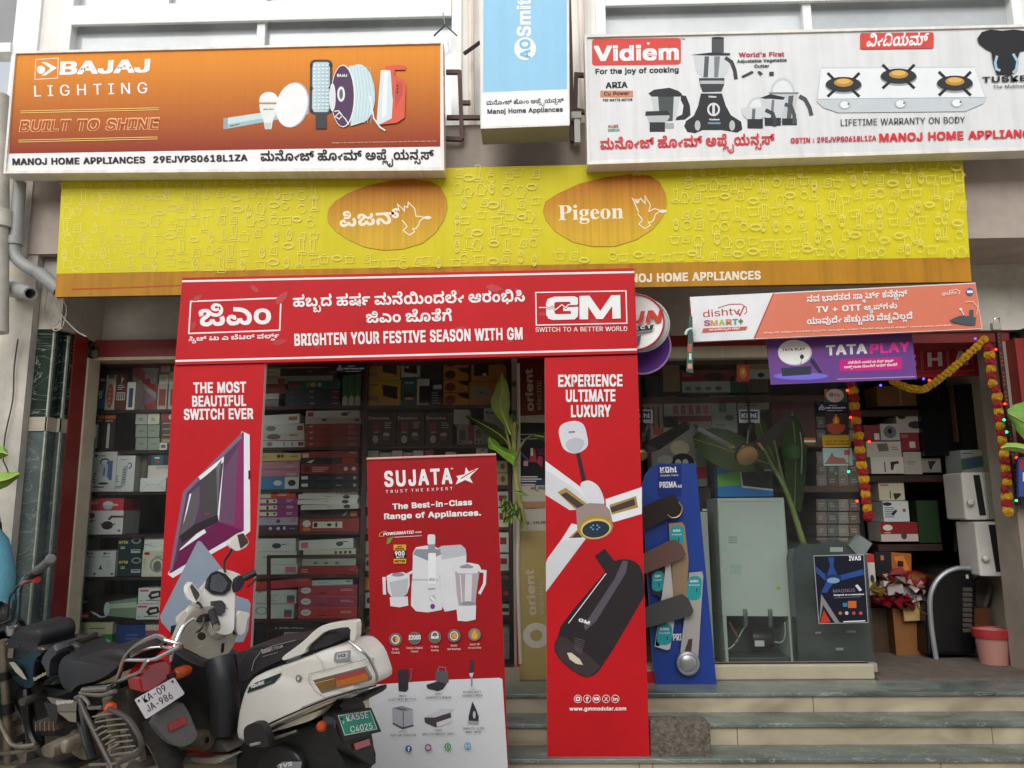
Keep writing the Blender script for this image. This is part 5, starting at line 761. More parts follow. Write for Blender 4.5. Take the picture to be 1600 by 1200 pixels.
t = thing('hanging_board', 'white and salmon orange banner strip hanging under the yellow board', 'banner')
Y = 4.36; q = [(1078, 464), (1524, 441.5), (1535, 514), (1084, 534)]
qbox('board', q, Y, .03, mat('#E6E6E8', .35), mat('#C9836A', .5), t)
a = Art(Y); a.poly([(1207, 459), (1524, 443), (1534, 513), (1177, 529)], mat('#D9785C', .35, 0, .05, 3)); a.poly([(1208, 458), (1210, 458), (1180, 529), (1177, 529)], '#B85A48'); a.build('printed_face', t)
a = Art(Y, start=.0008); a.txt('dishtv', 1099, 496, 1157, 491, 11, '#B8524A', 'M'); a.line([(1122, 481), (1140, 475.5), (1158, 475), (1166, 480), (1167, 487), (1163, 491)], 1.3, '#B8524A'); a.line([(1152, 486), (1156, 493), (1163, 478)], 2.2, '#B8524A')
for ch, c, x in zip('SMART', ('#B0508A', '#C9A25A', '#A9C05A', '#C88A6A', '#4FA8A0'), (1101, 1111, 1124, 1135, 1145)): a.txt(ch, x, 509.5 - (x - 1101) * .05, x + (10 if ch == 'M' else 8), 509.2 - (x - 1101) * .05, 9, c)
a.rect(1154, 500.5, 1161, 503, '#5A7A5A'); a.rect(1156.3, 498, 1158.7, 506, '#5A7A5A'); a.poly([(1099, 513), (1168, 510), (1165, 515.5), (1097, 519.5)], '#C8604E'); a.txt('ನವ ಭಾರತದ ಸ್ಮಾರ್ಟ್ ಕನೆಕ್ಷನ್', 1108, 516.6, 1156, 514.2, 2.2, W)
a.txt('ನವ ಭಾರತದ ಸ್ಮಾರ್ಟ್ ಕನೆಕ್ಷನ್', 1261, 472, 1418, 463, 8, W); a.txt('TV + OTT', 1276, 488.5, 1345, 485, 9.5, W); a.txt('ಆ್ಯಪ್‌ಗಳು', 1350, 485, 1402, 481.5, 7, W); a.txt('ಯಾವುದೇ ಹೆಚ್ಚುವರಿ ವೆಚ್ಚವಿಲ್ಲದೆ', 1261, 507, 1426, 498, 8, W)
a.txt('ಹೆಚ್ಚುವರಿ ಕನೆಕ್ಷನ್ ಭಾರತದ ಸ್ಮಾರ್ಟ್ ಯಾವುದೇ ಆಫರ್ ಜೊತೆಗೆ ವೆಚ್ಚವಿಲ್ಲದೆ ಕನೆಕ್ಷನ್ ಉಚಿತ ಬಾಕ್ಸ್ ಪಡೆಯಿರಿ', 1193, 521, 1486, 509, 1.6, '#F4DAD0', n=2)
a.txt('dishtv', 1472, 462, 1495, 459, 5, W, 'M'); a.line([(1482, 455), (1494, 452), (1500, 455), (1498, 460)], .8, W); a.ell(1515.5, 455.5, 5.8, 6, '#4A6E9A'); a.rect(1511, 454, 1520, 457.5, W)
a.line([(1507, 472), (1520, 471), (1528, 480), (1526, 492)], 1.2, '#F2C7B6'); a.line([(1502, 484), (1506, 492)], 1.2, W); a.ell(1501, 483, 2, 2, W, 0, 10); a.poly([(1484, 500), (1500, 493), (1515, 494), (1515, 484), (1521, 484), (1521, 495), (1525, 496), (1524, 508), (1512, 508), (1488, 504)], '#4C545A'); a.build('lettering', t)
t = thing('hanging_board', 'purple banner with a white dish antenna picture hung below the salmon strip', 'banner')
Y = 4.46; q = [(1197, 528), (1424, 517), (1433, 592), (1205, 601)]
qbox('board', q, Y, .012, mat('#6B3F8C', .35, 0, .06, 3), mat('#8A62A8', .5), t)
a = Art(Y); a.txt('TATA', 1292, 555.5, 1354, 552.5, 16, W); a.txt('PLAY', 1361, 553, 1421, 549.5, 16, '#F2409C'); a.rr(1311.5, 559.5, 1409.5, 579, 3, '#C8247E', 0, -.035); a.txt('ಪಡೆಯಿರಿ ಉಚಿತ HD ಸೆಟ್ ಟಾಪ್', 1325, 568.5, 1396, 565.5, 3.2, W); a.txt('ಬಾಕ್ಸ್ ₹3600 ದೊಂದಿಗೆ ಆಫರ್ ಜೊತೆಗೆ', 1319, 575.5, 1402, 571.5, 3.2, W); a.line([(1308, 592.5), (1430, 588.5)], .8, '#D9C6E8'); a.build('lettering', t)
a = Art(Y); a.ell(1242, 551, 26.5, 20, '#C9CACF'); a.ell(1241, 550, 25.5, 19, '#EDEEF0'); a.txt('TATA PLAY', 1222.5, 549, 1258, 547, 4, '#7A2030'); a.ell(1253, 557.5, 3.2, 3.8, '#3A3A40'); a.line([(1253, 560), (1250, 572)], 1, '#888')
a.ell(1251, 590, 43, 6.5, '#5648B8'); a.ell(1251, 587.5, 43, 5.5, '#7A6ED0'); a.poly([(1221, 575), (1267, 572), (1268, 585), (1222, 588)], '#32384A'); a.poly([(1267, 559), (1272, 562), (1285, 582), (1280, 583), (1266, 566)], '#2E3244'); a.build('product_picture', t)
# little hanging strip beside the banner
a = Art(4.3); m = a; pts = [(1078, 492), (1082, 495), (1083, 583), (1073, 580), (1076, 520)]
tmp = MB(); tmp.prism([P(x, y, 4.3) for x, y in pts], (0, .01, 0), mat('#2E5A50', .3), mat('#9AB0A8', .4))
b = Art(4.3); b.rect(1075, 537, 1081, 550, '#B05A48'); b.rect(1074.5, 568, 1081.5, 576, '#C98A7A'); b.rect(1076.5, 552, 1080.5, 562, '#C6D2CC'); tmp.add(b.v, b.f, b.ms[0]) if False else None
for fz, mi in zip(b.f, b.mi): tmp.add([b.v[i] for i in fz], [tuple(range(len(fz)))], b.ms[mi])
tmp.tube([P(1071, 523, 4.3), P(1074, 516, 4.3), P(1082, 514, 4.3), P(1086, 524, 4.3)], .008, mat('#B9D4CE', .3), 6)
tag(tmp.build('hanging_sachet_strip'), 'narrow green sachet strip hanging at the left end of the salmon banner', 'sachet strip')
# dish antennas behind the red header
def dish(cx, cy, rx, ry, Y, col, rim, lab, art=None):
    t = thing('dish_antenna', lab, 'dish antenna', 'round dish antennas hung beside the red header')
    c = P(cx, cy, Y); r = (P(cx + rx, cy, Y) - c).length
    m = MB(); m.lathe(c, (-.12, -1, .08), [(-.035, .001), (-.03, r * .5), (-.008, r * .92), (0, r), (-.012, r), (-.04, r * .5), (-.045, .001)], mat(col, .35, 0, .06, 5), 36); m.build('reflector', t, smooth=True)
    m = MB(); ax = Vector((-.12, -1, .08)).normalized(); u = ax.orthogonal().normalized(); v = ax.cross(u)
    pts = [c + (u * math.cos(k * math.pi / 18) + v * math.sin(k * math.pi / 18)) * r for k in range(37)]; m.tube(pts, .006, mat(rim, .4), 6, 0); m.build('rim', t, smooth=True)
    if art:
        a = Art(Plane(c + ax * .001, ax)); art(a); a.build('lettering', t)
def sunart(a):
    a.txt('SUN', 955, 508, 1031, 503, 19, grad('#C23A1C', '#C0222A', Z(1000, 508, 4.5), Z(1000, 488, 4.5)), it=.3); a.poly([(960, 514), (1022, 507), (1019, 515), (958, 522)], '#222'); a.txt('DIRECT', 966, 519, 1017, 512.5, 4.6, W, track=200); a.poly([(985, 530), (1002, 523), (1001, 530), (998, 540), (988, 541)], '#556070')
dish(991, 503, 46, 44, 4.42, '#EDEDEA', '#A83038', 'white dish antenna with red rim half hidden behind the red header', sunart)
dish(1001, 507, 44, 42, 4.50, '#DCDCD8', '#C8C8C4', 'plain white dish antenna showing only a sliver behind the red rimmed dish')
dish(1002, 541, 45, 45, 4.58, '#6A3E94', '#B58AC0', 'purple dish antenna hanging lowest beside the red header')
# ================================================================ standee, posters, display boards
t = thing('roll_up_banner', 'red and white printed standee with juicer mixer picture standing before the shelves', 'banner')
Y = 4.12; q = [(573, 718), (775, 711), (797, 1260), (583, 1262)]
SR = mat('#A2181E', .5, 0, .08, 2.0, .05, 0, .2)
qbox('panel', q, Y, .012, SR, mat('#8A8A88', .5), t)
pb, pt_ = P(583, 1262, Y), P(797, 1260, Y); m = MB(); m.box((pb.x - .01, Y - .06, GZ), (pt_.x + .01, Y + .1, max(pb.z, GZ + .09)), mat('#A9A9AB', .35, .7)); m.build('cassette', t)
m = MB(); m.tube([P(573, 717, Y - .004), P(775, 710, Y - .004)], .006, mat('#E5A9A2', .4), 6); m.build('top_rail', t)
a = Art(Y); a.poly([(576, 1073), (583, 1070), (640, 1066), (700, 1062), (780, 1059), (785, 1061), (797, 1258), (583, 1260)], mat('#D3D6DA', .4, 0, .06, 2)); a.build('printed_face', t)
a = Art(Y, start=.0008)
a.txt('SUJATA', 602, 761, 706, 756, 25, W, track=70); a.txt('TRUST THE EXPERT', 603, 770.5, 707, 765.5, 4.6, W, 'M', track=330); a.txt('®', 704, 734, 708, 734, 3, W, 'M')
a.poly([(728, 730), (732.5, 737), (748, 731), (737, 742), (734, 746), (739, 755), (727, 750), (712, 757), (716, 748), (713, 744), (726, 741)], W); a.line([(720, 748), (731, 741), (743, 734)], 1.6, SR)
a.txt('The Best-in-Class', 614, 796, 737, 789, 9, W); a.txt('Range of Appliances.', 601, 811.5, 751, 805.5, 9, W)
a.txt('POWERMATIC', 599, 837, 646, 833.5, 4.6, W, it=.25); a.txt('PLUS', 649, 833, 658, 832.5, 2.4, W, it=.25); a.line([(592, 838), (594, 833), (602, 830), (604, 831)], .9, '#D9A060'); a.line([(592, 838), (600, 838)], .9, '#D9A060'); a.line([(616, 839.5), (659, 837)], 1, '#E5C9C5')
for k in range(5): a.line([(604 + k * .3, 850 - k * 2), (610 + k * 1.2, 847 - k * 2)], 1.2, '#7FA650')
a.rect(615, 851, 634.5, 860, '#E0A62E'); a.rect(615.5, 860, 634, 873, '#222'); a.rect(615, 873, 634.5, 880.5, '#E0A62E'); a.txt('900', 617.5, 868.5, 632, 868, 7, W); a.txt('WATTS', 619, 872, 631, 871.7, 2.4, W); a.txt('MOTOR', 617, 878.8, 632.5, 878.4, 3.6, K); a.txt('MOST', 621, 855, 629, 855, 2, K); a.txt('POWERFUL', 617.5, 858.8, 632, 858.6, 2.4, K)
for i, (x, l1, l2) in enumerate(((618, '30 Sec.', 'Grinding'), (648, 'Retains Original', 'Flavour'), (679.5, '90 Mins.', 'Running'), (709.5, 'Double', 'Ball Bearings'), (741.5, 'Juice till', 'the Last Drop'))):
    y = 1000 - i * 1.9; a.ell(x, y - 1, 10, 10, '#7E706C'); a.ell(x, y - 1, 8.3, 8.5, '#6A6460' if i != 4 else '#8E8478')
    if i == 0: a.ell(x, y - 1, 6.5, 7, W, hole=.8); a.ell(x, y - 1, 5, 5.5, '#D9A02C', a0=-90, a1=90)
    elif i == 1: a.txt('22000', x - 9, y + 1.5, x + 9, y + 1, 7, W)
    elif i == 2: a.ell(x, y - 4, 5.5, 5.5, W, hole=.75); a.txt('MIN', x - 5.5, y + 2, x + 5.5, y + 1.7, 4, W)
    elif i == 3: a.ell(x, y - 1, 6.5, 7, W, hole=.8); a.ell(x + .5, y - 1, 4, 4.3, '#D9A02C')
    else: a.poly([(x, y - 9), (x + 5, y), (x + 4, y + 4.5), (x, y + 6.5), (x - 4, y + 4.5), (x - 5, y)], '#DBA32E')
    h = 3.2; n1, n2 = len(l1) * .78, len(l2) * .78; a.txt(l1, x - n1, y + 16, x + n1, y + 15.5, h, '#EAD2D0', 'M'); a.txt(l2, x - n2, y + 21.5, x + n2, y + 21, h, '#EAD2D0', 'M')
GT = '#44464C'
for x, y, l1, l2 in ((629, 1089, 'EK01', 'ELECTRIC KETTLE'), (685, 1086, 'SW12', 'SANDWICH MAKER'), (738, 1083, 'BLENDCRAFT', 'HANDBLENDER'), (630, 1145, 'PT11', 'POP-UP TOASTER'), (686, 1143, 'SG01', 'MULTIPURPOSE GRILL'), (740, 1140, 'SMOOTH SLIDE', 'DRY IRON')):
    n1, n2 = len(l1) * 1.4, len(l2) * 1.42; a.txt(l1, x - n1, y, x + n1, y - .7, 3.3, GT, 'M'); a.txt(l2, x - n2, y + 5.7, x + n2, y + 5, 3.3, GT, 'M')
a.ell(638.5, 1170, 5, 5.3, '#3A5A98'); a.txt('f', 637, 1174, 640.3, 1174, 7, W); a.ell(669, 1168, 5.2, 5.4, '#8A3A7A'); a.ell(669, 1168, 3.2, 3.3, W, hole=.7); a.ell(669, 1168, 1.4, 1.4, W, 0, 10); a.ell(699.7, 1166.5, 5.2, 5.4, '#2E9A4A'); a.ell(699.7, 1166.5, 3, 3.1, W, hole=.75); a.ell(730.5, 1165, 5, 5.3, '#4F9CC8'); a.ell(730.5, 1165, 3.2, 3.3, W, hole=.8); a.line([(727, 1165), (734, 1165)], .7, W)
a.build('lettering', t)
a = Art(Y, start=.0008); w1, w2, w3 = '#D9DADD', '#B9BCC2', '#8A8F97'
a.poly([(682, 858), (690, 853), (720, 851), (727, 857), (729, 867), (726, 950), (695, 956), (684, 935)], w2); a.poly([(686, 875), (728, 868), (727, 950), (695, 955), (690, 940)], w1); a.poly([(645, 864), (650, 855), (676, 851), (690, 861), (690, 900), (645, 890)], w1); a.poly([(645, 866), (668, 876), (690, 866), (688, 858), (650, 858)], w3); a.poly([(645, 877), (684, 880), (688, 915), (692, 945), (690, 953), (668, 957), (650, 955), (642, 946), (643, 915), (644, 905)], w1)
a.poly([(644, 904), (684, 905), (686, 908), (644, 907)], w2); a.rr(668, 835, 680, 851, 3, w1); a.poly([(669, 851), (680, 850), (681, 866), (669, 867)], w3); a.rr(669, 864, 681, 912, 2, '#E9EAEC'); a.rect(670, 903, 680, 908, w2); a.txt('SUJATA', 669.5, 921.5, 680, 921, 2.4, '#555'); a.ell(676, 935, 5, 5.5, w2); a.line([(673, 932), (679, 939)], 3, '#F1F1F1'); a.ell(676, 947.5, 3.7, 4.2, '#7A3A8A')
a.line([(645, 893), (632, 900), (628, 904)], 4, w1); a.poly([(604, 900), (612, 896), (630, 894), (640, 899), (640, 915), (636, 928), (627, 934), (613, 934), (606, 925)], w1); a.poly([(608, 910), (638, 903), (636, 928), (627, 933), (613, 933)], w2); a.poly([(609, 933), (637, 932), (638, 946), (624, 949), (610, 947)], w1); a.line([(603, 904), (600, 904), (601, 929)], 5, w1); a.ell(622, 898, 10, 3, w3)
a.poly([(711, 893), (749, 895), (744, 930), (743, 946), (717, 947), (714, 930)], '#B0A3A8'); a.poly([(727, 897), (738, 897), (736, 945), (726, 945)], '#D6D3D8'); a.line([(719, 898), (722, 943)], 1.2, '#E8E6EA'); a.poly([(708, 887), (714, 881), (732, 879), (748, 882), (752, 889), (745, 896), (716, 896)], w1); a.poly([(718, 885), (730, 881), (740, 885), (738, 888), (720, 888)], w3); a.line([(749, 892), (758, 893), (757, 912), (749, 928)], 4.5, w1); a.ell(731, 943, 11, 3.5, w3); a.poly([(713, 947), (744, 946), (743, 968), (729, 971), (715, 970)], w1)
kb = '#37323A'
a.poly([(621, 1047), (638, 1045), (638, 1077), (634, 1081), (623, 1080)], kb); a.line([(640, 1046), (643, 1045), (642, 1060), (638, 1066)], 1.4, '#6A666E'); a.poly([(666, 1070), (686, 1064), (698, 1068), (692, 1077), (684, 1080), (668, 1076)], kb); a.poly([(680, 1051), (684, 1048), (700, 1049), (701, 1066), (696, 1068), (681, 1064)], '#5A565E'); a.line([(684, 1049), (686, 1042), (696, 1043), (697, 1050)], 1.4, '#7A767E')
a.line([(737, 1031), (736, 1052)], 6, '#3A363E'); a.poly([(733, 1052), (740, 1051), (738, 1058), (735, 1058)], '#C9CACC'); a.line([(737, 1057), (737, 1073)], 2.4, '#8A8A90'); a.ell(738, 1075, 3.5, 2, '#C9CACC', 0, 12)
a.poly([(613, 1106), (628, 1103), (645, 1108), (645, 1133), (629, 1138), (614, 1130)], '#A9ACB3'); a.poly([(613, 1106), (628, 1103), (645, 1108), (629, 1112)], '#8A8D95'); a.line([(620, 1107), (634, 1109)], 1.4, '#3A3A40'); a.line([(630, 1112), (630, 1138)], 1.2, '#44444a'); a.line([(614, 1130), (629, 1138), (646, 1133)], 2, '#3A3A40')
a.poly([(663, 1121), (690, 1108), (710, 1107), (704, 1113), (680, 1121)], '#C4C7CC'); a.poly([(663, 1121), (680, 1121), (704, 1114), (706, 1126), (680, 1136), (664, 1129)], '#4A4248'); a.poly([(682, 1129), (706, 1121), (706, 1128), (683, 1136)], '#D0D2D6')
a.poly([(738, 1096), (744, 1108), (748, 1120), (747, 1130), (733, 1130), (732, 1120)], '#33343C'); a.poly([(731, 1126), (748, 1127), (747, 1132), (731, 1131)], '#9A9CA2'); a.ell(741, 1117, 2.2, 6, '#B9BCC4')
a.build('product_picture', t)
Y = 5.085
m = MB(); m.box((X(813, Y, 800), Y, FLOOR - .01), (X(853, Y, 800) + .02, Y + .1, 2.6), mat('#BDB5A6', .7, 0, .12, 5)); m.build('pillar', B)
m = MB()
for y in (600, 645, 690, 736, 800): m.box((X(800, 5.08, y), 5.078, Z(800, y + 4, 5.08)), (X(812, 5.08, y), 5.084, Z(800, y - 4, 5.08)), mat('#3A5A5C', .5))
m.tube([(X(812, 5.075, 800), 5.075, 2.55), (X(811, 5.075, 800), 5.075, 1.6), (X(809, 5.075, 900), 5.075, 1.2), (X(812, 5.075, 900), 5.075, .62)], .012, mat('#C9C2B4', .5), 6); tag(m.build('wire_channel', smooth=True), 'pale cable channel with dark tape marks along the window post', 'cable')
t = thing('poster', 'tall brown red poster with pale sideways letters on the pillar', 'poster')
a = Art(Y - .003); a.poly([(808, 560), (856, 558), (856, 650), (806, 656)], grad('#6A3526', '#5A1A16', Z(830, 655, Y), Z(830, 560, Y))); a.build('sheet', t)
a = Art(Y - .003, start=.0008); a.txt('orient', 834, 641, 832, 577, 12, '#A89A8A'); a.txt('electric', 846, 640, 845.5, 594, 8, '#9A8C7E', 'M'); a.build('lettering', t)
t = thing('poster', 'dark poster with pink blender picture pasted on the pillar', 'poster')
a = Art(Y - .004); a.poly([(811, 650), (856, 648), (856, 796), (811, 792)], '#B4AE9E'); a.poly([(813, 660), (856, 661), (856, 758), (811, 759)], '#17161A'); a.poly([(812, 745), (856, 748), (856, 758), (811, 759)], '#2A3A4A'); a.build('sheet', t)
a = Art(Y - .004, start=.0008)
for p in ([(826, 722), (831, 702), (837, 702), (838, 722)], [(838, 722), (842, 712), (848, 714), (847, 730)]): a.poly(p, '#A83048')
a.rect(829, 700, 833, 712, '#D8C6B0'); a.rect(818, 720, 825, 728, '#C8909A'); a.line([(809, 702), (826, 720)], 3, '#4A5468'); a.poly([(838, 702), (856, 698), (856, 712), (842, 710)], '#5A2A44')
for y, x1 in ((745, 840), (748.5, 846), (752, 838), (757, 836)): a.line([(813, y), (x1, y)], 1.6, '#C8C4BE')
for y in (679, 686): a.line([(813, y), (852, y - 1)], 1.4, '#9A9690')
a.txt('ಅಪ್ಲೈಯನ್ಸಸ್', 829, 765, 858, 764, 4, '#3A3630'); a.build('lettering', t)
t = thing('poster', 'beige strip poster with orange band and tax number on the pillar', 'poster')
a = Art(Y - .005); a.poly([(811, 784), (857, 783), (857, 794), (811, 795)], '#9A7A5A'); a.poly([(810, 796), (857, 795), (857, 831), (809, 832)], '#B5AFA0'); a.build('sheet', t)
a = Art(Y - .005, start=.0008); a.txt('GSTIN : 29EJVPS', 810, 820, 857, 818.5, 4.5, '#45403A'); a.line([(830, 790), (850, 789)], 1.6, '#C8682A'); a.build('lettering', t)
t = thing('poster', 'gold yellow poster with big sideways letters low on the pillar', 'poster')
a = Art(Y - .006); a.poly([(811, 830), (856, 829), (857, 1074), (812, 1076)], mat('#A8935A', .5, 0, .08, 4)); a.poly([(806, 880), (811, 860), (812, 1076), (808, 1077)], '#A81C1C'); a.build('sheet', t)
a = Art(Y - .006, start=.0008); a.txt('orient', 838, 960, 834, 890, 13, '#BDB29A'); a.txt('electric', 850, 960, 848, 908, 7.5, '#B5A98E', 'M'); a.ell(838, 993, 21, 20, '#C6BEAE', hole=.45); a.build('lettering', t)
t = thing('display_board', 'tall blue display board leaning by the red arch with sample fan blades on it', 'display')
Y = 4.93; BL = mat('#1E3F92', .35, 0, .06, 3)
pts = [(1003, 760), (1008, 742), (1018, 729), (1030, 724), (1087, 724), (1120, 1073), (1027, 1073), (1020, 1040)]
m = MB(); m.prism([P(x, y, Y) for x, y in pts], (0, .02, 0), BL, mat('#B9BCC4', .5)); m.build('board', t)
m = MB(); m.prism([P(x, y, Y + .03) for x, y in ((990, 1050), (1028, 1048), (1028, 1072), (990, 1075))], (0, .05, 0), mat('#B5141E', .4), mat('#D8D0C4', .5)); m.build('foot', t)
a = Art(Y); a.rect(1028, 726, 1065, 776, '#1A2F78'); a.txt('Kühl', 1032, 739, 1057, 738, 9, W); a.txt('Stylish Fans', 1032, 744.5, 1060, 743.5, 2.8, W, 'M'); a.txt('PRIMA', 1031, 762.5, 1057, 761.5, 9.5, W); a.txt('A3', 1059, 762, 1065, 761.8, 4.5, W); a.txt('PRIMA', 1052, 1001, 1078, 1000, 10.5, W); a.build('lettering', t)
def blade(pts, Y, col, name='sample_blade', dz=.012, rough=.35):
    m = MB(); m.prism([P(x, y, Y) for x, y in pts], (0, dz, 0), mat(col, rough, .15, .05, 6)); return m
m = blade([(985, 801), (1005, 792), (1040, 776), (1052, 773), (1060, 781), (1066, 793), (1062, 806), (1048, 808), (1020, 822), (985, 840)], Y - .05, '#2A211F'); m.tube([P(1060, 784, Y - .055), P(1066, 794, Y - .055), P(1061, 806, Y - .055), P(1050, 809, Y - .055), P(1043, 804, Y - .055)], .004, mat('#C9A87A', .3, .6), 6); m.build('sample_blade', t)
def tallblade(q, lab_q, col, name):
    m = blade(q, Y - .03, col)
    if lab_q:
        b = Art(Y - .03); x0, y0, x1, y1 = lab_q; b.rr(x0, y0, x1, y1, min(9, (x1 - x0) / 2.2), '#2A9AA0', .05); b.txt('Kühl', x0 + 5, y0 + 10, x1 - 5, y0 + 9.5, 3.6, W); b.txt('Premium', x0 + 3, y0 + 15.5, x1 - 3, y0 + 15, 2.4, W, 'M'); b.rect(x1 - 8, y0 + 19, x1 - 6.5, y0 + 25, '#1A3A50')
        for fz, mi in zip(b.f, b.mi): m.add([b.v[i] for i in fz], [tuple(range(len(fz)))], b.ms[mi])
    return m.build('sample_blade', t)
tallblade([(1045, 818), (1066, 816), (1070, 822), (1076, 875), (1073, 935), (1052, 935), (1048, 880)], (1047, 821, 1068, 856), '#9C8468', 'a')
tallblade([(1040, 880), (1050, 882), (1052, 945), (1030, 1010), (1024, 1009)], None, '#C9C8C6', 'b')
tallblade([(1017, 890), (1040, 888), (1034, 934), (1017, 926)], (1019, 892, 1037, 924), '#2A2C38', 'c')
tallblade([(1077, 895), (1097, 893), (1099, 900), (1091, 1028), (1063, 1020), (1070, 960)], (1074, 900, 1096, 938), '#B0ADAA', 'd')
tallblade([(1028, 975), (1054, 970), (1047, 1014), (1042, 1016), (1023, 1010)], (1027, 975, 1050, 1008), '#C6C9CC', 'e')
blade([(985, 875), (1045, 845), (1056, 843), (1066, 852), (1072, 867), (1066, 872), (1035, 886), (985, 905)], Y - .07, '#6E5149').build('sample_blade', t)
blade([(985, 958), (1030, 940), (1066, 928), (1076, 935), (1084, 955), (1080, 962), (1030, 976), (985, 987)], Y - .07, '#4C4A4C').build('sample_blade', t)
c = P(1074.5, 1036, Y - .03); m = MB(); m.lathe(c, (0, -1, 0), [(-.02, .001), (-.02, .066), (0, .072), (.02, .068), (.024, .055), (.02, .052), (.026, .045), (.03, .001)], mat('#A9A9AC', .3, .6, .04), 28); m.prism([P(x, y, Y - .035) for x, y in ((1070, 1018), (1076, 999), (1082, 998), (1080, 1020))], (0, .01, 0), mat('#4A3A36', .4)); m.build('hub_disc', t, smooth=True)
t = thing('poster', 'dark blue poster of a glowing ceiling fan stuck on the grey carton', 'poster')
Y = 5.085; a = Art(Y); a.poly([(1271, 868), (1350, 866), (1357, 973), (1279, 975)], '#A9ACB0'); a.poly([(1272, 869), (1349, 867.5), (1356, 972), (1280, 974)], '#15182A'); a.build('sheet', t)
a = Art(Y, start=.0008); nb = '#2B4C8E'
a.poly([(1294, 871), (1304, 871), (1302, 884), (1308, 898), (1292, 899), (1297, 884)], nb); a.poly([(1274, 884), (1290, 898), (1290, 908), (1275, 894)], nb); a.poly([(1312, 899), (1349, 889), (1350, 898), (1314, 907)], nb); a.poly([(1291, 909), (1302, 911), (1292, 926), (1283, 926)], nb); a.ell(1302, 903, 13, 6, '#1E3566'); a.ell(1302, 907, 10, 4.5, '#7FA0C0')
a.poly([(1283, 928), (1312, 973), (1305, 974), (1286, 945), (1280, 974)], '#8A8688'); a.poly([(1287, 953), (1298, 972), (1281, 974)], '#C23A22'); a.txt('IVAS', 1327, 876, 1345, 875.5, 7, W); a.txt('MAGNUS', 1302, 926, 1336, 924.5, 5, '#8A7A88', 'M'); a.txt('Designed as a masterpiece', 1303, 931, 1350, 929.5, 2.4, W); a.line([(1303, 934), (1345, 932.5)], 1, '#6A6E7A'); a.rect(1325, 939, 1338, 950, '#C8682A'); a.rect(1317, 942, 1324, 948, '#3A7AA8')
for x, c_ in ((1313, '#B8703A'), (1323, '#C9C4B4'), (1334, '#B84A3A'), (1345, '#C25A3A')): a.ell(x, 958, 2.8, 2.8, c_, 0, 12)
a.line([(1318, 971.5), (1352, 970)], 1.6, W); a.poly([(1336, 915), (1340, 913), (1347, 922), (1343, 924)], '#D9D9D9'); a.build('picture', t)
Y = 5.09
def sticker(pts, col, lab, art=None, cat='sticker', Ys=None):
    a = Art(Ys or Y); a.poly(pts, col)
    if art: art(a)
    tag(a.build('window_sticker'), lab, cat)
def bank(x, y, s):
    def f(a):
        for dx, dy in ((0, -2.4), (-2.6, 1.6), (2.6, 1.6)): a.ell(x + dx * s, y + dy * s, 2.3 * s, 2.2 * s, '#C9CCDA', 0, 12, .55)
        a.txt('Authorised by', x + 12 * s, y - 2.5 * s, x + 24 * s, y - 2.7 * s, 2 * s, W, 'M'); a.txt('Indian Overseas Bank', x + 6 * s, y + 1.6 * s, x + 38 * s, y + 1.3 * s, 2.6 * s, W); a.line([(x + 8 * s, y + 4.6 * s), (x + 33 * s, y + 4.3 * s)], .9, '#C9CCDA')
    return f
sticker([(526, 569), (571, 567), (570, 581), (525, 582)], '#1E1E4A', 'navy bank sticker on the glass above the green boxes', bank(531, 575.5, 1.0))
def gp(a): a.ell(1304.5, 618, 14, 10.5, '#B9B2A6'); a.txt('G', 1296, 619.5, 1301.5, 619.5, 5.5, '#44464C'); a.txt('Pay', 1304, 619.5, 1313, 619, 5, '#55575C', 'M'); a.poly([(1288, 608), (1293, 608), (1289, 620), (1288, 622)], '#B8552A')
sticker([(1288, 608), (1323, 607.5), (1324, 629), (1288, 629)], '#2F5A3A', 'round white payment sticker with orange and green corners at the doorway edge', gp)
sticker([(1277, 630), (1325, 630), (1326, 643), (1278, 643)], '#1C2350', 'navy bank sticker on the glass under the round payment sticker', bank(1284, 637, .98))
def diya(a): a.poly([(1291, 664), (1300, 661), (1321, 664), (1319, 672), (1312, 678), (1301, 678), (1294, 673)], '#B5553A'); a.poly([(1306, 647), (1312, 656), (1311, 662), (1302, 662), (1301, 656)], '#C98A2A'); a.poly([(1306, 652), (1309, 658), (1307, 662), (1304, 659)], '#E8B84A')
sticker([(1289, 645), (1325, 645), (1326, 679), (1290, 679)], '#3A3632', 'burning oil lamp picture stuck on the glass under the navy sticker', diya)
sticker([(1284, 680), (1328, 680), (1329, 698), (1286, 699)], '#B8921E', 'yellow notice stuck on the glass below the lamp picture', lambda a: [a.txt(s, 1290, y, 1326, y - .3, 2.6, '#5A4616') for s, y in (('LIGHT THE LAMPS OF', 691), ('HAPPINESS & BLESSINGS', 695.5))])
sticker([(1285, 700), (1331, 700), (1333, 727), (1287, 728)], '#8FA8A8', 'small temple view picture stuck on the glass below the yellow notice', lambda a: [a.poly([(1292, 720), (1296, 714), (1300, 707), (1304, 714), (1320, 716), (1322, 722), (1330, 725), (1288, 725)], '#8A5A4E'), a.rect(1319, 703, 1328, 711, '#A84A42')])
def flag(a): a.rect(1256.5, 688, 1274, 691, '#D9D9D2'); a.rect(1256.5, 691, 1274, 694, '#2E6A3A')
sticker([(1256, 684), (1274.5, 684), (1274, 694.5), (1257, 694.5)], '#C8642E', 'tiny saffron white and green flag sticker on the glass', flag)
def god(a): a.ell(1161, 583, 6, 9, '#C8783A'); a.ell(1161, 581, 2.5, 4, '#E0B04A')
sticker([(1151, 570), (1171, 569.5), (1171, 596), (1151, 597)], '#A83A22', 'small orange picture card of a deity hanging inside the glass', god, 'picture', 5.14)
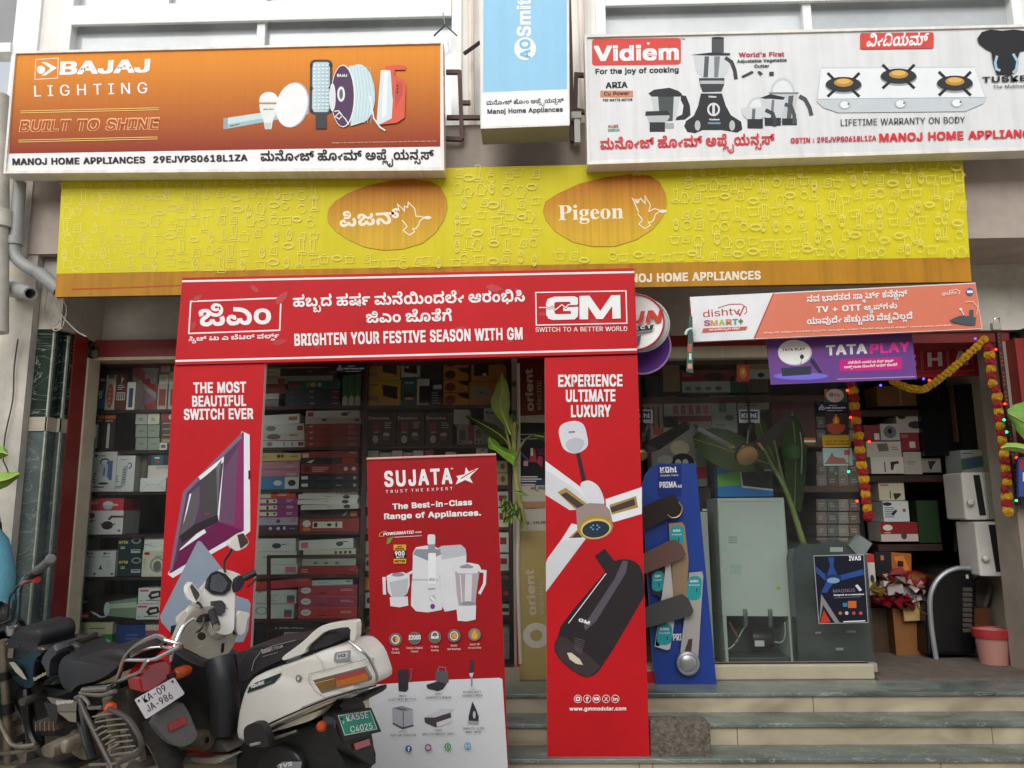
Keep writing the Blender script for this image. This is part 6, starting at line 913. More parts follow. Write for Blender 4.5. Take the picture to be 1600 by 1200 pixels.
def kuhl(x):
    def f(a): a.rect(x + 3, 642.5, x + 30, 655.5, '#26266A'); a.txt('Kühl', x + 5, 653.3, x + 28, 652.8, 7.5, W)
    return f
for x, lab in ((1154, 'white tag with navy lettering on the fan hanging before the banana leaf'), (987, 'white tag with navy lettering half hidden beside the red arch')):
    a = Art(5.44); a.poly([(x, 640), (x + 32.5, 640), (x + 33.5, 661), (x + 1, 661)], '#C9C9C4'); kuhl(x)(a); tag(a.build('brand_tag'), lab, 'tag', 'tags on the hanging ceiling fans')
t = thing('letter_sign', 'dark red sign with white block letters hanging inside the open doorway', 'sign')
Y = 5.5; qbox('panel', [(1395, 532), (1534, 529), (1538, 586), (1400, 592)], Y, .03, mat('#C42030', .45), mat('#4A1418', .5), t)
a = Art(Y); [a.line([(x, 544), (x + 38, 542.5), (x + 40, 579), (x + 2, 580.5)], 1, '#B9908A', True) for x in (1400, 1441, 1481)]; a.txt('S', 1412, 575, 1431, 574, 22, '#F4F0EA'); a.txt('H', 1451.5, 573, 1471, 572, 22, '#F4F0EA'); a.txt('A', 1492, 571, 1512, 570, 22, '#F4F0EA'); a.line([(1420, 533.5), (1502, 532)], .8, '#C9A08A')
for k in range(12): a.rect(1432 + k * 5.5 + (k // 4) * 3, 535, 1436 + k * 5.5 + (k // 4) * 3, 538.5, '#B8641E')
a.build('lettering', t)
# ================================================================ shelves and cartons
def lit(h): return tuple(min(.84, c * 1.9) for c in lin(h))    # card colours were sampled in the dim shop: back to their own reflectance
class BoxArt(Art):
    """print on a carton front; u runs right and v down from 0 to 1"""
    def __init__(s, o, ux, uz): super().__init__(0, .0001, .0004); s.o = o; s.ux = ux; s.uz = uz; s.pl = o.y
    def I(s, M): return ink(lit(M)) if isinstance(M, str) else M
    def pt(s, u, v, pl): p = s.o + s.ux * u + s.uz * v; return Vector((p.x, pl, p.z))
    def lay(s, d=1): s.k += s.step * d; return s.pl - s.k
GB = {'a': 'boxes stacked in the left window', 'b': 'boxes on the shelves beside the red side board', 'c': 'boxes on the shelves behind the red standee', 'd': 'boxes deep inside the shop on the right'}
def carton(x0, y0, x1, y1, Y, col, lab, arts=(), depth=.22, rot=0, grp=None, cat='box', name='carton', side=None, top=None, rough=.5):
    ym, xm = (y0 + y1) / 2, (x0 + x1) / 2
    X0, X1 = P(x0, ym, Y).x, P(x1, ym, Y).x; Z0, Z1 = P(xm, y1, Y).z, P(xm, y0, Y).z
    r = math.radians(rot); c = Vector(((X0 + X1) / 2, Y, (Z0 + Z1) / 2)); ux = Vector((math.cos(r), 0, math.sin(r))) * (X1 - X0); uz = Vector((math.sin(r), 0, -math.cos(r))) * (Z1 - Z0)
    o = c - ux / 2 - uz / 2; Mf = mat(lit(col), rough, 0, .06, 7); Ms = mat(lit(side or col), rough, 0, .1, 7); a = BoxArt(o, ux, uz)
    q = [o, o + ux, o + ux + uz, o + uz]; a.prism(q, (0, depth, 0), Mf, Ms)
    H = abs(Z1 - Z0); Wd = abs(X1 - X0); k = 1
    for t in arts:
        if t[0] == 'r': a.rect(t[1], t[2], t[3], t[4], t[5])
        elif t[0] == 'e': a.ell(t[1], t[2], t[3], t[4], t[5], n=16)
        elif t[0] == 'p': a.poly(t[1], t[2])
        elif t[0] == 'l':                       # rows of tiny print
            u0, v0, u1, v1, cc, n = t[1:7]; rr_ = random.Random(int(x0 * 7 + y0))
            for i in range(n):
                v = v0 + (v1 - v0) * (i + .5) / n; e = u0 + (u1 - u0) * rr_.uniform(.6, 1); a.rect(u0, v - .25 * (v1 - v0) / n, e, v + .2 * (v1 - v0) / n, cc)
        elif t[0] == 't':                       # word: text,u0,v,u1,height in v
            lay = layout(t[1], 'B'); sx = (t[4] - t[2]) / (lay[2] - lay[1]); sy = t[5] / 736; pl = a.lay(2)
            lettering(a, lay, 'B', 0, lambda X, Y_, k: a.pt(t[2] + X * sx, t[3] - Y_ * sy, pl - k * .0001), a.I(t[6]))
    obj = a.build(name); tag(obj, lab, cat, GB.get(grp, grp)); return obj
def shelf(name, lab, planks, posts, x_ref, depth, Y, M, th=.022):
    t = thing(name, lab, 'shelf')
    for x0, x1, y in planks:
        ym = (x0 + x1) / 2; a, b = P(x0, y, Y), P(x1, y, Y); z = P(ym, y, Y).z
        m = MB(); m.box((a.x, Y - .02, z - th), (b.x, Y + depth, z - .001), M); m.build('plank', t)
    for x, y0, y1, wd in posts:
        m = MB(); a = P(x, (y0 + y1) / 2, Y - .03); m.box((a.x - wd / 2, Y - .055, Z(x, y1, Y - .03)), (a.x + wd / 2, Y - .022, Z(x, y0, Y - .03)), M); m.build('post', t)
    return t
WD = mat('#2E1F1A', .6, 0, .2, 6); ST_ = mat('#5A332C', .5, 0, .2, 8)
LY, BY, CYY = 5.24, 5.38, 5.40
shelf('shelf_rack', 'dark shelf rack of boxes behind the left window pane', [(112, 300, y) for y in (640.5, 704, 768, 835, 901, 968)], [], 0, .45, LY, WD)
shelf('shelf_rack', 'brown shelf rack behind the red side board packed with flat boxes', [(330, 562, y) for y in (635.5, 699, 764.5, 830.5, 898, 967)], [(568, 560, 1075, .03)], 0, .4, BY, ST_)
shelf('shelf_rack', 'brown shelf rack behind the standee with coffee pot boxes', [(574, 803, y) for y in (633.5, 695.5, 760, 824, 892, 962, 1030)], [(797, 560, 1075, .022)], 0, .4, CYY, ST_)
wh, gy, cr, rd, tl, dk, br = '#BFC1B9', '#8E908A', '#B9B090', '#8E2622', '#1E5A4E', '#1C1D20', '#4A3229'
w2 = '#C9CDC8'
pan = [('e', .75, .55, .1, .28, '#3A3E44'), ('r', .82, .42, .95, .5, '#333')]
A = lambda *a, **k: carton(*a, **k)
# left window
L = lambda x0, y0, x1, y1, col, lab, arts=(), dy=0, **k: carton(x0, y0, x1, y1, LY + dy, col, lab, arts, grp='a', **k)
L(148, 591, 164, 640, '#16334E', 'blue upright box with a white square at the left end of the top shelf', [('r', .05, .0, .95, .1, '#8A8E92'), ('r', .2, .4, .75, .66, '#A9AEA8'), ('r', .1, .7, .9, .98, '#2E6A94')])
L(165, 586, 180, 640, '#B9B3A6', 'white upright box with an orange red torch on the top shelf', [('e', .5, .6, .33, .36, '#A8442A'), ('r', .2, 0, .8, .1, '#A82A32')] + [('e', .45, .42 + .13 * i, .14, .045, '#C98A6A') for i in range(4)])
L(181, 584, 197, 640, '#5A2620', 'dark red upright box with small bottle picture on the top shelf', [('p', [(.5, .04), (.6, .12), (.8, .14), (.62, .19), (.5, .3), (.42, .18)], '#C9B48A'), ('l', .15, .3, .9, .46, '#B9A59A', 3), ('r', .12, .52, .92, .74, '#C9C2B4')] + [('r', .2 + .18 * i, .54, .29 + .18 * i, .72, '#3A2622') for i in range(4)])
L(198, 597, 211, 640, '#B5B2AA', 'narrow white box with a blue flask picture on the top shelf', [('r', .25, .22, .75, .92, '#2E3A5E')], dy=-.05)
L(206, 575, 245, 640, '#8E8E8C', 'big mixer box with a diagonal red band on the top shelf', [('p', [(0, .0), (.3, 0), (1, .45), (1, .62), (0, .16)], '#A02630'), ('p', [(0, .3), (1, .75), (1, 1), (.6, 1), (0, .55)], '#7E5A6E'), ('p', [(.55, .9), (1, .78), (1, 1), (.5, 1)], '#8A3036'), ('e', .3, .42, .13, .14, '#C9C9C4'), ('e', .3, .62, .1, .05, '#B9702A'), ('e', .3, .78, .14, .14, '#C9C9C4'), ('t', 'U', .74, .37, .9, .16, '#C9B9B4'), ('t', 'S', .5, .26, .64, .15, '#C9B9B4')], dy=.06)
L(246, 600, 261, 640, '#9A8E84', 'pinkish box with a red cooker picture beside the big mixer box', [('r', .15, .2, .85, .85, '#7E3A34')]); L(263, 600, 279, 640, '#8E9A96', 'grey green box at the right end of the top shelf', [('r', .2, .2, .9, .85, '#7A3A36')])
L(249, 585, 263, 600, cr, 'small cream box on top of the pinkish cooker box', [('l', .15, .3, .85, .8, '#8A8672', 2)]); L(264, 581, 279, 600, cr, 'small cream box on top of the grey green box', [('l', .15, .4, .85, .8, '#8A8672', 2)]); L(252, 562, 266, 581, '#A8A08A', 'topmost small cream box under the window head', [('l', .15, .3, .85, .8, '#7A7662', 2)], dy=.02)
for x, lab in ((144, 'brown flask box with orange strip at the left end of the second shelf'), (162, 'second brown flask box with a looped handle picture')): L(x, 649, x + 17, 703, '#2A231C', lab, [('r', .0, .0, 1, .1, '#A85A2A'), ('r', .3, .3, .55, .95, '#B9BAB4'), ('e', .42, .28, .1, .05, '#B9BAB4'), ('r', .1, .14, .8, .18, '#8A8476')])
for r, (y0, y1) in enumerate(((646, 663), (664, 683), (684, 703))):
    for c_, x in ((0, 212), (1, 231)): L(x, y0, x + 18, y1, ('#8A9088', '#A8AA96')[c_] if r == 0 else '#767C74', '%s small plain grey box of the second shelf block, %s column' % (('topmost', 'middle', 'lowest')[r], ('left', 'right')[c_]), [('l', .25, .4, .75, .6, '#5A605A', 1)] if r else [('l', .3, .4, .75, .7, '#444', 2)], depth=.15)
for i, (y0, y1, c_, nm) in enumerate(((645, 658, '#7E2A28', 'red box with a small flame mark'), (658, 667, '#3E3430', 'dark brown striped box second from top'), (667, 676, '#4A3A36', 'dark brown striped box third from top'), (676, 685, '#3A302C', 'dark striped box fourth from top'), (685, 694, '#7A6A4A', 'tan box near the base'))): L(252, y0, 276, y1, c_, nm + ' of the narrow stack on the second shelf', [('r', .1, .3, .8, .45, '#9A8A7E')] if i else [('e', .6, .5, .12, .3, '#C9A09A')])
L(249, 692, 261, 703, '#A9ACA6', 'tiny white box with a printed square at the end of the second shelf', [('r', .2, .25, .8, .75, '#55585A')], dy=-.04)
L(141, 706, 181, 768, '#B9C0B8', 'white box with an emergency lantern picture on the third shelf', [('e', .55, .26, .2, .1, '#3A4450'), ('e', .55, .27, .15, .07, '#B9C0B8'), ('p', [(.62, .25), (.86, .22), (.86, .72), (.62, .7)], '#4A5688'), ('r', .42, .32, .68, .66, '#9AA4B0'), ('r', .52, .4, .57, .6, '#2E3450'), ('e', .55, .72, .2, .1, '#B9B4C4'), ('e', .55, .8, .2, .03, '#22242E'), ('r', 0, .5, .07, .75, '#9A2E3E'), ('r', 0, .75, .07, .93, '#3A5A8E'), ('l', .14, .52, .24, .8, '#44484A', 4), ('l', .14, .86, .6, .92, '#44484A', 1), ('l', .3, .09, .6, .12, '#3A3E42', 1), ('e', .18, .1, .06, .03, '#3A3E42')], dy=-.03)
L(178, 712, 210, 768, '#BAC0B6', 'white box with a tall torch picture on the third shelf', [('p', [(.45, .3), (.65, .28), (.58, .85), (.36, .85)], '#8E949A'), ('e', .74, .28, .12, .09, '#4A5A88'), ('e', .72, .28, .08, .06, '#C9CFD2'), ('r', .02, .5, .07, .92, '#6E2A2E'), ('l', .12, .54, .24, .75, '#3A3E40', 4), ('l', .3, .09, .62, .12, '#3A3E42', 1), ('l', .12, .84, .55, .92, '#44484A', 2)] + [('r', .42, .38 + .07 * i, .6, .4 + .07 * i, '#3A4048') for i in range(6)], dy=-.02)
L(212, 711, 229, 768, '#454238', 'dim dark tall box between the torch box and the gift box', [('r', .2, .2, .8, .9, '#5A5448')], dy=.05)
L(231, 711, 268, 727, '#17181C', 'black box with a teal panel on top of the third shelf pile', [('r', .15, 0, .65, 1, '#24505A'), ('e', .4, .65, .1, .16, '#9A3036'), ('r', .28, .2, .5, .35, '#B9C0C0')]); L(231, 727, 268, 747, '#AAA49E', 'plain pinkish white box in the middle of the third shelf pile', [('r', .35, .02, .85, .3, '#9A8E8A')]); L(219, 747, 259, 768, '#B6BAB2', 'folded white box with crossed flaps at the base of the third shelf pile', [('p', [(0, 0), (.3, .5), (0, 1), (0, .97), (.27, .5), (0, .03)], '#8E928C'), ('p', [(1, 0), (.7, .5), (1, 1), (1, .96), (.74, .5), (1, .04)], '#8E928C'), ('r', .28, .48, .72, .52, '#8E928C')], dy=-.04)
L(133, 779, 193, 798, '#A82A36', 'red box with a steel pot picture resting on the white pot box', [('e', .6, .55, .14, .36, '#8E9AA4'), ('e', .6, .42, .14, .16, '#C0C8CC'), ('r', .72, .45, .86, .6, '#C9A0A0'), ('l', .06, .2, .34, .5, '#D9B0B0', 2)], dy=-.03)
L(132, 798, 192, 835, '#B9BCB4', 'white box with a dark cooking pot picture on the fourth shelf', [('e', .15, .2, .11, .12, '#8E1E2C'), ('l', .05, .38, .3, .5, '#33363A', 2), ('e', .6, .62, .15, .18, '#2E1E22'), ('r', .42, .55, .8, .6, '#2E1E22'), ('p', [(.6, .35), (.68, .2), (1, .22), (1, .3), (.72, .3), (.64, .42)], '#5A2028'), ('l', .06, .8, .2, .92, '#8A8E88', 2), ('r', .88, .8, .95, .9, '#55585A')], dy=-.03)
for x, lab in ((126, 'white card box with red tree picture at the left end of the fifth shelf'), (153, 'white card box with purple tree picture next to the first card box')): L(x, 861, x + 27, 901, '#AFBDB9', lab, [('p', [(.17, .52), (.28, .72), (.06, .72)], '#7E2036' if x < 140 else '#4A2A4A'), ('l', .2, .2, .85, .26, '#4A5458', 1), ('e', .35, .1, .08, .05, '#33404A'), ('l', .45, .08, .75, .13, '#33404A', 1), ('l', .45, .35, .85, .7, '#95A29F', 4), ('r', .78, .85, .92, .94, '#55605E')], dy=-.03)
for i, y in enumerate((838, 869)): L(184, y, 222, y + 31, '#16262C', ('upper', 'lower')[i] + ' dark teal box with yellow lettering on the fifth shelf', [('t', 'arta', .04, .36, .4, .22, '#B9A23A'), ('r', .12, .52, .3, .56, '#A9B2B0'), ('r', .12, .6, .3, .63, '#A9B2B0'), ('e', .75, .22, .2, .16, '#6E7A7A'), ('e', .75, .22, .13, .09, '#22282C'), ('r', .56, .66, .94, .84, '#8E9A9C'), ('r', .6, .7, .9, .74, '#2A3236')])
L(226, 837, 262, 848, wh, 'thin white box topmost of the white pile on the fifth shelf', [('l', .3, .3, .7, .6, '#9A9E98', 1)]); L(225, 848, 262, 860, '#AAB0A8', 'thin white box second of the white pile on the fifth shelf', [('p', [(0, .1), (.6, .6), (.0, .3)], '#8A8E88')]); L(222, 860, 262, 901, '#A9AA98', 'beige box with a round grill picture on the fifth shelf', [('e', .6, .55, .3, .3, '#7A8078'), ('e', .6, .55, .22, .23, '#A9AA98'), ('e', .6, .6, .16, .2, '#5A5C58'), ('e', .17, .12, .12, .06, '#8E2630'), ('r', .5, .2, .75, .26, '#7A8078'), ('l', .06, .3, .16, .7, '#8A8C80', 5)], dy=-.03)
L(121, 934, 213, 968, '#181A1C', 'long black box with a pale lamp tube picture on the sixth shelf', [('p', [(.5, .2), (1, .0), (1, .95), (.5, .82)], '#6A7A6A'), ('p', [(.52, .3), (1, .2), (1, .45), (.52, .5)], '#9AA890'), ('e', .5, .52, .05, .32, '#A9C4C4'), ('r', .03, .68, .2, .94, '#A83A34'), ('t', 'eveready', .05, .86, .18, .12, '#D9C0B8'), ('l', .04, .08, .18, .26, '#9A9C9A', 3), ('p', [(.22, .62), (.3, .66), (.42, .85), (.5, .82), (.5, .88), (.4, .92), (.28, .74)], '#A9ACAA')], dy=-.03)
for i, (x, y) in enumerate(((216, 919), (213, 944))): L(x, y, x + 40, y + 24, '#B7C2BC', ('upper', 'lower')[i] + ' white box with a black clothes iron picture on the sixth shelf', [('p', [(.38, .5), (.5, .2), (.85, .15), (.92, .55), (.5, .75)], '#2E2226'), ('p', [(.5, .42), (.78, .3), (.8, .48), (.55, .55)], '#B7C2BC'), ('r', .3, .76, .85, .82, '#5A5E60'), ('r', .05, .1, .4, .22, '#9A4A4A'), ('l', .06, .75, .2, .9, '#8A928E', 1)], dy=-.03)
L(120, 973, 176, 991, '#AFAE8E', 'cream box on top of the green cooker box at the bottom shelf', [('t', 'POLY', .1, .62, .3, .24, '#8A8A6A'), ('l', .35, .4, .9, .6, '#5A5C4A', 1)], dy=-.05); L(119, 991, 174, 1030, '#1E7E26', 'bright green box with a steel cooker picture at the bottom shelf', [('e', .75, .3, .22, .12, '#9AAFA0'), ('e', .75, .45, .2, .22, '#86988E'), ('l', .06, .12, .4, .24, '#A9C9A4', 2), ('e', .75, .68, .22, .1, '#1E2A22')], dy=-.05)
L(176, 972, 226, 1030, '#24386E', 'plain blue box at the bottom of the left window', [('l', .4, .3, .8, .5, '#4A5E94', 2)]); L(226, 985, 262, 1030, '#84465A', 'pinkish purple box at the bottom right of the left window', [('t', 'NETTI', .15, .34, .6, .14, '#C9A9B4')]); L(226, 974, 262, 985, '#B0A79A', 'thin pale box lying on the pinkish purple box')
L(128, 840, 160, 861, '#2A2B28', 'dim steel canister glinting above the card boxes', [('r', .2, 0, .9, 1, '#4A4C46')], dy=.2); L(124, 905, 170, 934, '#23241F', 'dim steel canister glinting above the long black box', [('r', .2, 0, .85, 1, '#474A44')], dy=.2)  # paler panel on each front paints the glint into the colour
# shelves beside the red side board
G = lambda x0, y0, x1, y1, col, lab, arts=(), dy=0, **k: carton(x0, y0, x1, y1, BY + dy, col, lab, arts, grp='b', **k)
s1, s2 = 'on the top shelf by the red board', 'on the second shelf by the red board'
G(446, 566, 509, 575, '#A9A48C', 'thin cream box topmost ' + s1); G(405, 565, 440, 577, '#8E8A74', 'thin olive box at the upper left ' + s1); G(400, 577, 438, 587, cr, 'cream box above the stained box ' + s1, [('l', .4, .3, .9, .7, '#8A8468', 1)]); G(400, 588, 448, 600, '#9A9684', 'cream box with a red corner ' + s1, [('r', .72, .3, .95, 1, '#7E2A2A')]); G(400, 600, 446, 615, '#6A2A20', 'rust red box in the left pile ' + s1, [('l', .3, .3, .9, .7, '#8A4A3A', 2)]); G(400, 615, 436, 624, '#A9A99E', 'white thin box low in the left pile ' + s1); G(400, 625, 435, 635, '#6E7478', 'lowest grey blue box of the left pile ' + s1, [('r', .3, .6, .9, .85, '#8E5A4E')])
G(438, 575, 526, 587, '#2A2220', 'long black box above the grey white box ' + s1, [('r', .85, .5, .98, .7, '#8A4A44'), ('l', .48, .35, .58, .55, '#8A8680', 1)]); G(450, 587, 520, 594.5, '#8E9086', 'long grey white box above the green box ' + s1, [('l', .05, .3, .15, .6, '#55585A', 1), ('l', .42, .3, .5, .7, '#44484A', 1), ('l', .8, .2, .92, .5, '#55585A', 1)]); G(450, 595, 532, 607, '#18584A', 'long teal green box ' + s1, [('e', .12, .5, .1, .32, '#7A3A34'), ('e', .4, .5, .05, .3, '#7A7A3A'), ('e', .48, .5, .05, .32, '#B9A05A'), ('e', .6, .5, .04, .3, '#8AA89A'), ('l', .76, .3, .92, .7, '#0E3A30', 2)])
for i, n in enumerate(('upper', 'middle', 'lowest')): G(446, 607.5 + 9.2 * i, 531, 616.5 + 9.2 * i, '#22292E', n + ' of three long charcoal boxes ' + s1, [('r', .84, .2, 1, .95, '#4A2226'), ('r', .86, .45, .97, .6, '#A87A78'), ('l', .44, .3, .55, .65, '#9AA0A0', 2), ('e', .13, .5, .04, .3, '#3A4448')])
for i, n in enumerate(('left', 'middle', 'right')): G(535 + 9.8 * i, 586 - i, 544 + 9.8 * i, 635, '#2A5C34' if i else '#1E5A4A', n + ' of three upright green boxes with white house shapes', [('p', [(.5, .64), (.95, .74), (.95, 1), (.05, 1), (.05, .74)], '#A9AA92'), ('r', .1, .1, .2, .6, '#3E7A48')], depth=.12)
G(400, 648, 468, 663, wh, 'tilted white box topmost of the pan pile ' + s2, [('r', .75, .25, .95, .65, '#8A6A2A')], rot=2, dy=.02); G(398, 663, 475, 677, '#A9AAA4', 'white box with a pan and red label ' + s2, [('e', .33, .45, .1, .3, '#6A6660'), ('r', .86, .2, .98, .75, '#7E2A2A')], rot=1); G(398, 677, 476, 688, '#A89C94', 'pinkish box with a big pan picture ' + s2, [('e', .38, .5, .14, .4, '#5A544E'), ('l', .7, .15, .92, .45, '#3A3432', 1)]); G(398, 689, 476, 699, '#A9ABA8', 'thin white lowest box of the pan pile ' + s2, [('e', .3, .5, .06, .35, '#6A6E6E'), ('r', .87, .2, .98, .8, '#7E2A2A'), ('r', .58, .2, .6, .8, '#3A3E40'), ('r', .74, .2, .76, .8, '#3A3E40')])
G(478, 641.5, 562, 653, '#AAA9A0', 'red labelled white box topping the right pile ' + s2, [('r', .03, .2, .14, .8, '#8E2A2E')] + [('e', .72, .5, .07, .25, '#33363A'), ('r', .78, .2, .84, .3, '#33363A')]); G(477, 653.5, 564, 662, '#9A9186', 'greyish white box with a small pan ' + s2, [('e', .34, .3, .05, .25, '#4A4844'), ('r', .88, .1, .97, .6, '#7E2A2E')])
for i, n in enumerate(('uppermost', 'second', 'third', 'lowest')): G(477, 662.5 + 9.1 * i, 562, 671.3 + 9.1 * i, '#80302C', n + ' of four long red boxes with white arrow marks', [('p', [(.07, .35), (.16, .3), (.1, .55)], '#C9BDB0'), ('l', .78, .25, .96, .8, '#B07A6A', 2), ('r', 0, 0, 1, .06, '#5A1E1E')], side='#6A2624')
s3 = 'on the third shelf by the red board'
G(400, 703, 442, 708, '#A9A07A', 'thin cream lid box topmost ' + s3, dy=.03); G(398, 708, 470, 720, '#A8955A', 'mustard beige box ' + s3, [('l', .05, .4, .3, .6, '#7A6A3A', 1), ('e', .52, .4, .04, .25, '#4A3E24'), ('e', .6, .4, .03, .25, '#4A3E24'), ('l', .78, .3, .95, .6, '#6A5A34', 1)])
for i, n in enumerate(('upper', 'lower')): G(398, 721 + 12 * i, 468, 732.5 + 12 * i, '#9A6878', n + ' pink box ' + s3, [('l', .7, .15, .92, .3, '#4A2A38', 1), ('l', .7, .6, .95, .8, '#C9A0B0', 1)])
G(398, 745, 467, 764.5, '#2A6A94', 'blue and white box with fruit bowl picture ' + s3, [('r', .68, .02, 1, .98, '#A9ADA8'), ('e', .52, .5, .1, .22, '#B9B4C4'), ('e', .84, .5, .09, .25, '#22282A')])
G(471, 705, 559, 715, '#7E2A28', 'long red box with a cream label ' + s3, [('r', .02, .25, .13, .9, '#B9A59A'), ('r', .7, .4, 1, 1, '#962A22'), ('l', .84, .15, .98, .5, '#C9908A', 1)], rot=1); G(470, 715, 560, 725, '#1E1C1E', 'long black box with a red end ' + s3, [('r', .72, 0, .94, 1, '#8E2A22'), ('p', [(.1, .7), (.18, .4), (.24, .3), (.18, .85)], '#B9A58A')]); G(470, 725, 560, 740.5, '#6E1E1E', 'thick dark red box with white badges ' + s3, [('e', .78, .5, .035, .2, '#C9B9B0'), ('e', .92, .5, .035, .2, '#C9B9B0'), ('l', .2, .25, .55, .8, '#B98A7A', 3), ('e', .1, .5, .06, .3, '#4A1616')])
for i, n in enumerate(('upper', 'lower')): G(470, 741.5 + 11.5 * i, 561, 752.5 + 11.5 * i, '#131619', n + ' black box with white name label ' + s3, [('r', .01, .2, .12, .65, '#B9BDB9'), ('r', .3, .3, .5, .75, '#2E383C'), ('l', .6, .4, .72, .6, '#8A9294', 1), ('r', .9, .3, .95, .7, '#8E9494')])
s4 = 'on the fourth shelf by the red board'
G(398, 767, 462, 778, '#B03A1E', 'orange red box with cream end ' + s4, [('r', 0, 0, .4, 1, '#A9A490'), ('l', .55, .2, .85, .75, '#D9B0A0', 2)])
for i, n in enumerate(('upper', 'middle', 'lower')): G(398, 778.5 + 10 * i, 465, 788 + 10 * i, '#7E2E6A', n + ' magenta box with white picture strip ' + s4, [('r', .0, .15, .52, .8, '#B9B394'), ('e', .3, .5, .03, .3, '#33363A'), ('p', [(.42, .3), (.5, .3), (.46, .7)], '#33363A'), ('l', .74, .2, .9, .65, '#D0A9C4', 2)])
G(398, 808.5, 465, 820.5, '#8E8A96', 'lavender grey box ' + s4, [('e', .55, .5, .05, .25, '#4A3E4A'), ('r', .86, .15, .96, .6, '#9A6A80')]); G(398, 821, 466, 830.5, '#3A2438', 'dark purple box ' + s4, [('e', .36, .5, .04, .28, '#B0A4B4'), ('e', .54, .5, .04, .28, '#B0A4B4'), ('e', .68, .45, .03, .3, '#B0A4B4'), ('l', .8, .4, .98, .7, '#8A7A90', 1)])
for i, (x0, x1, n, r_) in enumerate(((473, 559, 'topmost', 1), (466, 560, 'second', -1), (465, 558, 'third', 0), (470, 560, 'lowest', 1))): G(x0, 764.5 + 7.9 * i, x1, 772 + 7.9 * i, ('#B0B2A6', '#A9ABA0', '#B4B6AC', '#AAACA2')[i], n + ' of the four slim white pan boxes ' + s4, [('e', .8, .5, .06, .4, '#3A3C3A') if i else ('e', .62, .45, .025, .3, '#3A3C3A')] + ([('e', .7 + .08 * j, .45, .025, .3, '#3A3C3A') for j in range(3)] if not i else [('l', .45, .3, .55, .6, '#77796F', 1)]), rot=r_, dy=-.02 * i)
G(470, 796.5, 560, 809, '#33241C', 'dark brown box with orange label ' + s4, [('r', .86, .15, .97, .8, '#B0603A'), ('p', [(.72, .7), (.8, .2), (.83, .2), (.76, .8)], '#8A7A6A')]); G(468, 810, 561, 830, '#7E2624', 'deep red box with a cream oval ' + s4, [('e', .12, .4, .07, .28, '#C9C0A9'), ('r', .06, .72, .18, .96, '#A8622A'), ('r', .22, .25, .72, .75, '#B9B5A2'), ('e', .27, .5, .035, .2, '#222'), ('e', .5, .5, .04, .12, '#222'), ('e', .62, .5, .02, .2, '#444')])
s5 = 'on the fifth shelf by the red board'
G(396, 841.5, 462, 861, '#AEB8AE', 'white frying pan box ' + s5, [('e', .55, .58, .11, .22, '#2E3A44'), ('r', .66, .44, .78, .5, '#2E3A44')]); G(396, 861.5, 463, 882, '#A6B0A6', 'plain white box under the frying pan box ' + s5, [('l', .2, .3, .5, .6, '#8A948A', 1)]); G(396, 882.5, 465, 897.5, '#AFB6AC', 'white box with pink label ' + s5, [('r', .72, .2, .96, .9, '#B0607A'), ('t', 'Utsav', .76, .86, .94, .2, '#E0C0CA')])
G(467, 843, 552, 858, '#AEB6AA', 'long white pan box with pink square ' + s5, [('r', .04, .2, .17, .8, '#B05A74'), ('e', .75, .5, .07, .25, '#3A4448'), ('r', .8, .25, .9, .33, '#3A4448')], rot=2); G(474, 858, 556, 869, '#A8AC98', 'cream white box with four round badges ' + s5, [('e', .62 + .09 * j, .5, .025, .25, '#3A3E3A') for j in range(4)], rot=1); G(472, 873, 556, 884, '#8E9284', 'greyish box with small pictures ' + s5, [('e', .25 + .2 * j, .6, .04, .2, '#55584E') for j in range(3)]); G(467, 885, 559, 897.5, '#98242C', 'bright red box ' + s5, [('l', .04, .25, .2, .8, '#D9A9A4', 2), ('l', .85, .3, .97, .5, '#C08080', 1)])
s6 = 'on the sixth shelf by the red board'
G(396, 906, 486, 919, '#A02E2C', 'tilted red box lying across ' + s6, [('r', .75, .1, .95, .4, '#B04A44')], rot=4, dy=-.02); G(396, 922, 463, 943, '#A9B8AE', 'white box with blue and red corner ' + s6, [('r', .78, .4, .96, .75, '#3A5A74'), ('r', .78, .75, .96, .95, '#A83A44'), ('l', .3, .3, .6, .9, '#8A988E', 3), ('r', .12, .1, .16, .2, '#33404A')]); G(396, 944, 459, 966.5, '#A6B5AA', 'white box with a round pot drawing ' + s6, [('e', .2, .45, .16, .3, '#7A8E92'), ('e', .2, .45, .11, .22, '#A6B5AA'), ('r', .76, .4, .95, .7, '#34546E'), ('r', .76, .7, .95, .92, '#A83A44')])
G(484, 906, 551, 914, '#9AB0A8', 'slim pale white box on the crimson boxes ' + s6, [('l', .2, .4, .55, .7, '#6A7E78', 1), ('r', .85, .2, .95, .5, '#4A585A')], rot=1)
for i, n in enumerate(('upper', 'middle', 'lower')): G(466, 914.5 + 17.4 * i, 558, 931.5 + 17.4 * i, ('#8E2E3C', '#8A3048', '#9A2A2C')[i], n + ' of three crimson boxes with white ovals', [('e', .13, .45, .09, .3, '#C9C6BA'), ('l', .09, .4, .18, .5, '#55504A', 1), ('e', .4, .72, .09, .06, '#4A1620'), ('l', .72, .3, .95, .55, '#C98A90', 2), ('r', 0, 0, 1, .04, '#C06A70')])
G(400, 970, 500, 1040, '#1A1B1D', 'large black box at the bottom behind the scooter', [('r', .1, .05, .85, .06, '#8A8C8C'), ('t', 'LED TV', .3, .2, .7, .07, '#A9ACAC')]); G(443, 983, 470, 1040, '#9AA4A4', 'pale grey box in front of the large black box', [('l', .1, .1, .6, .2, '#4A5256', 1)], dy=-.05)
m = MB(); yb = 5.17
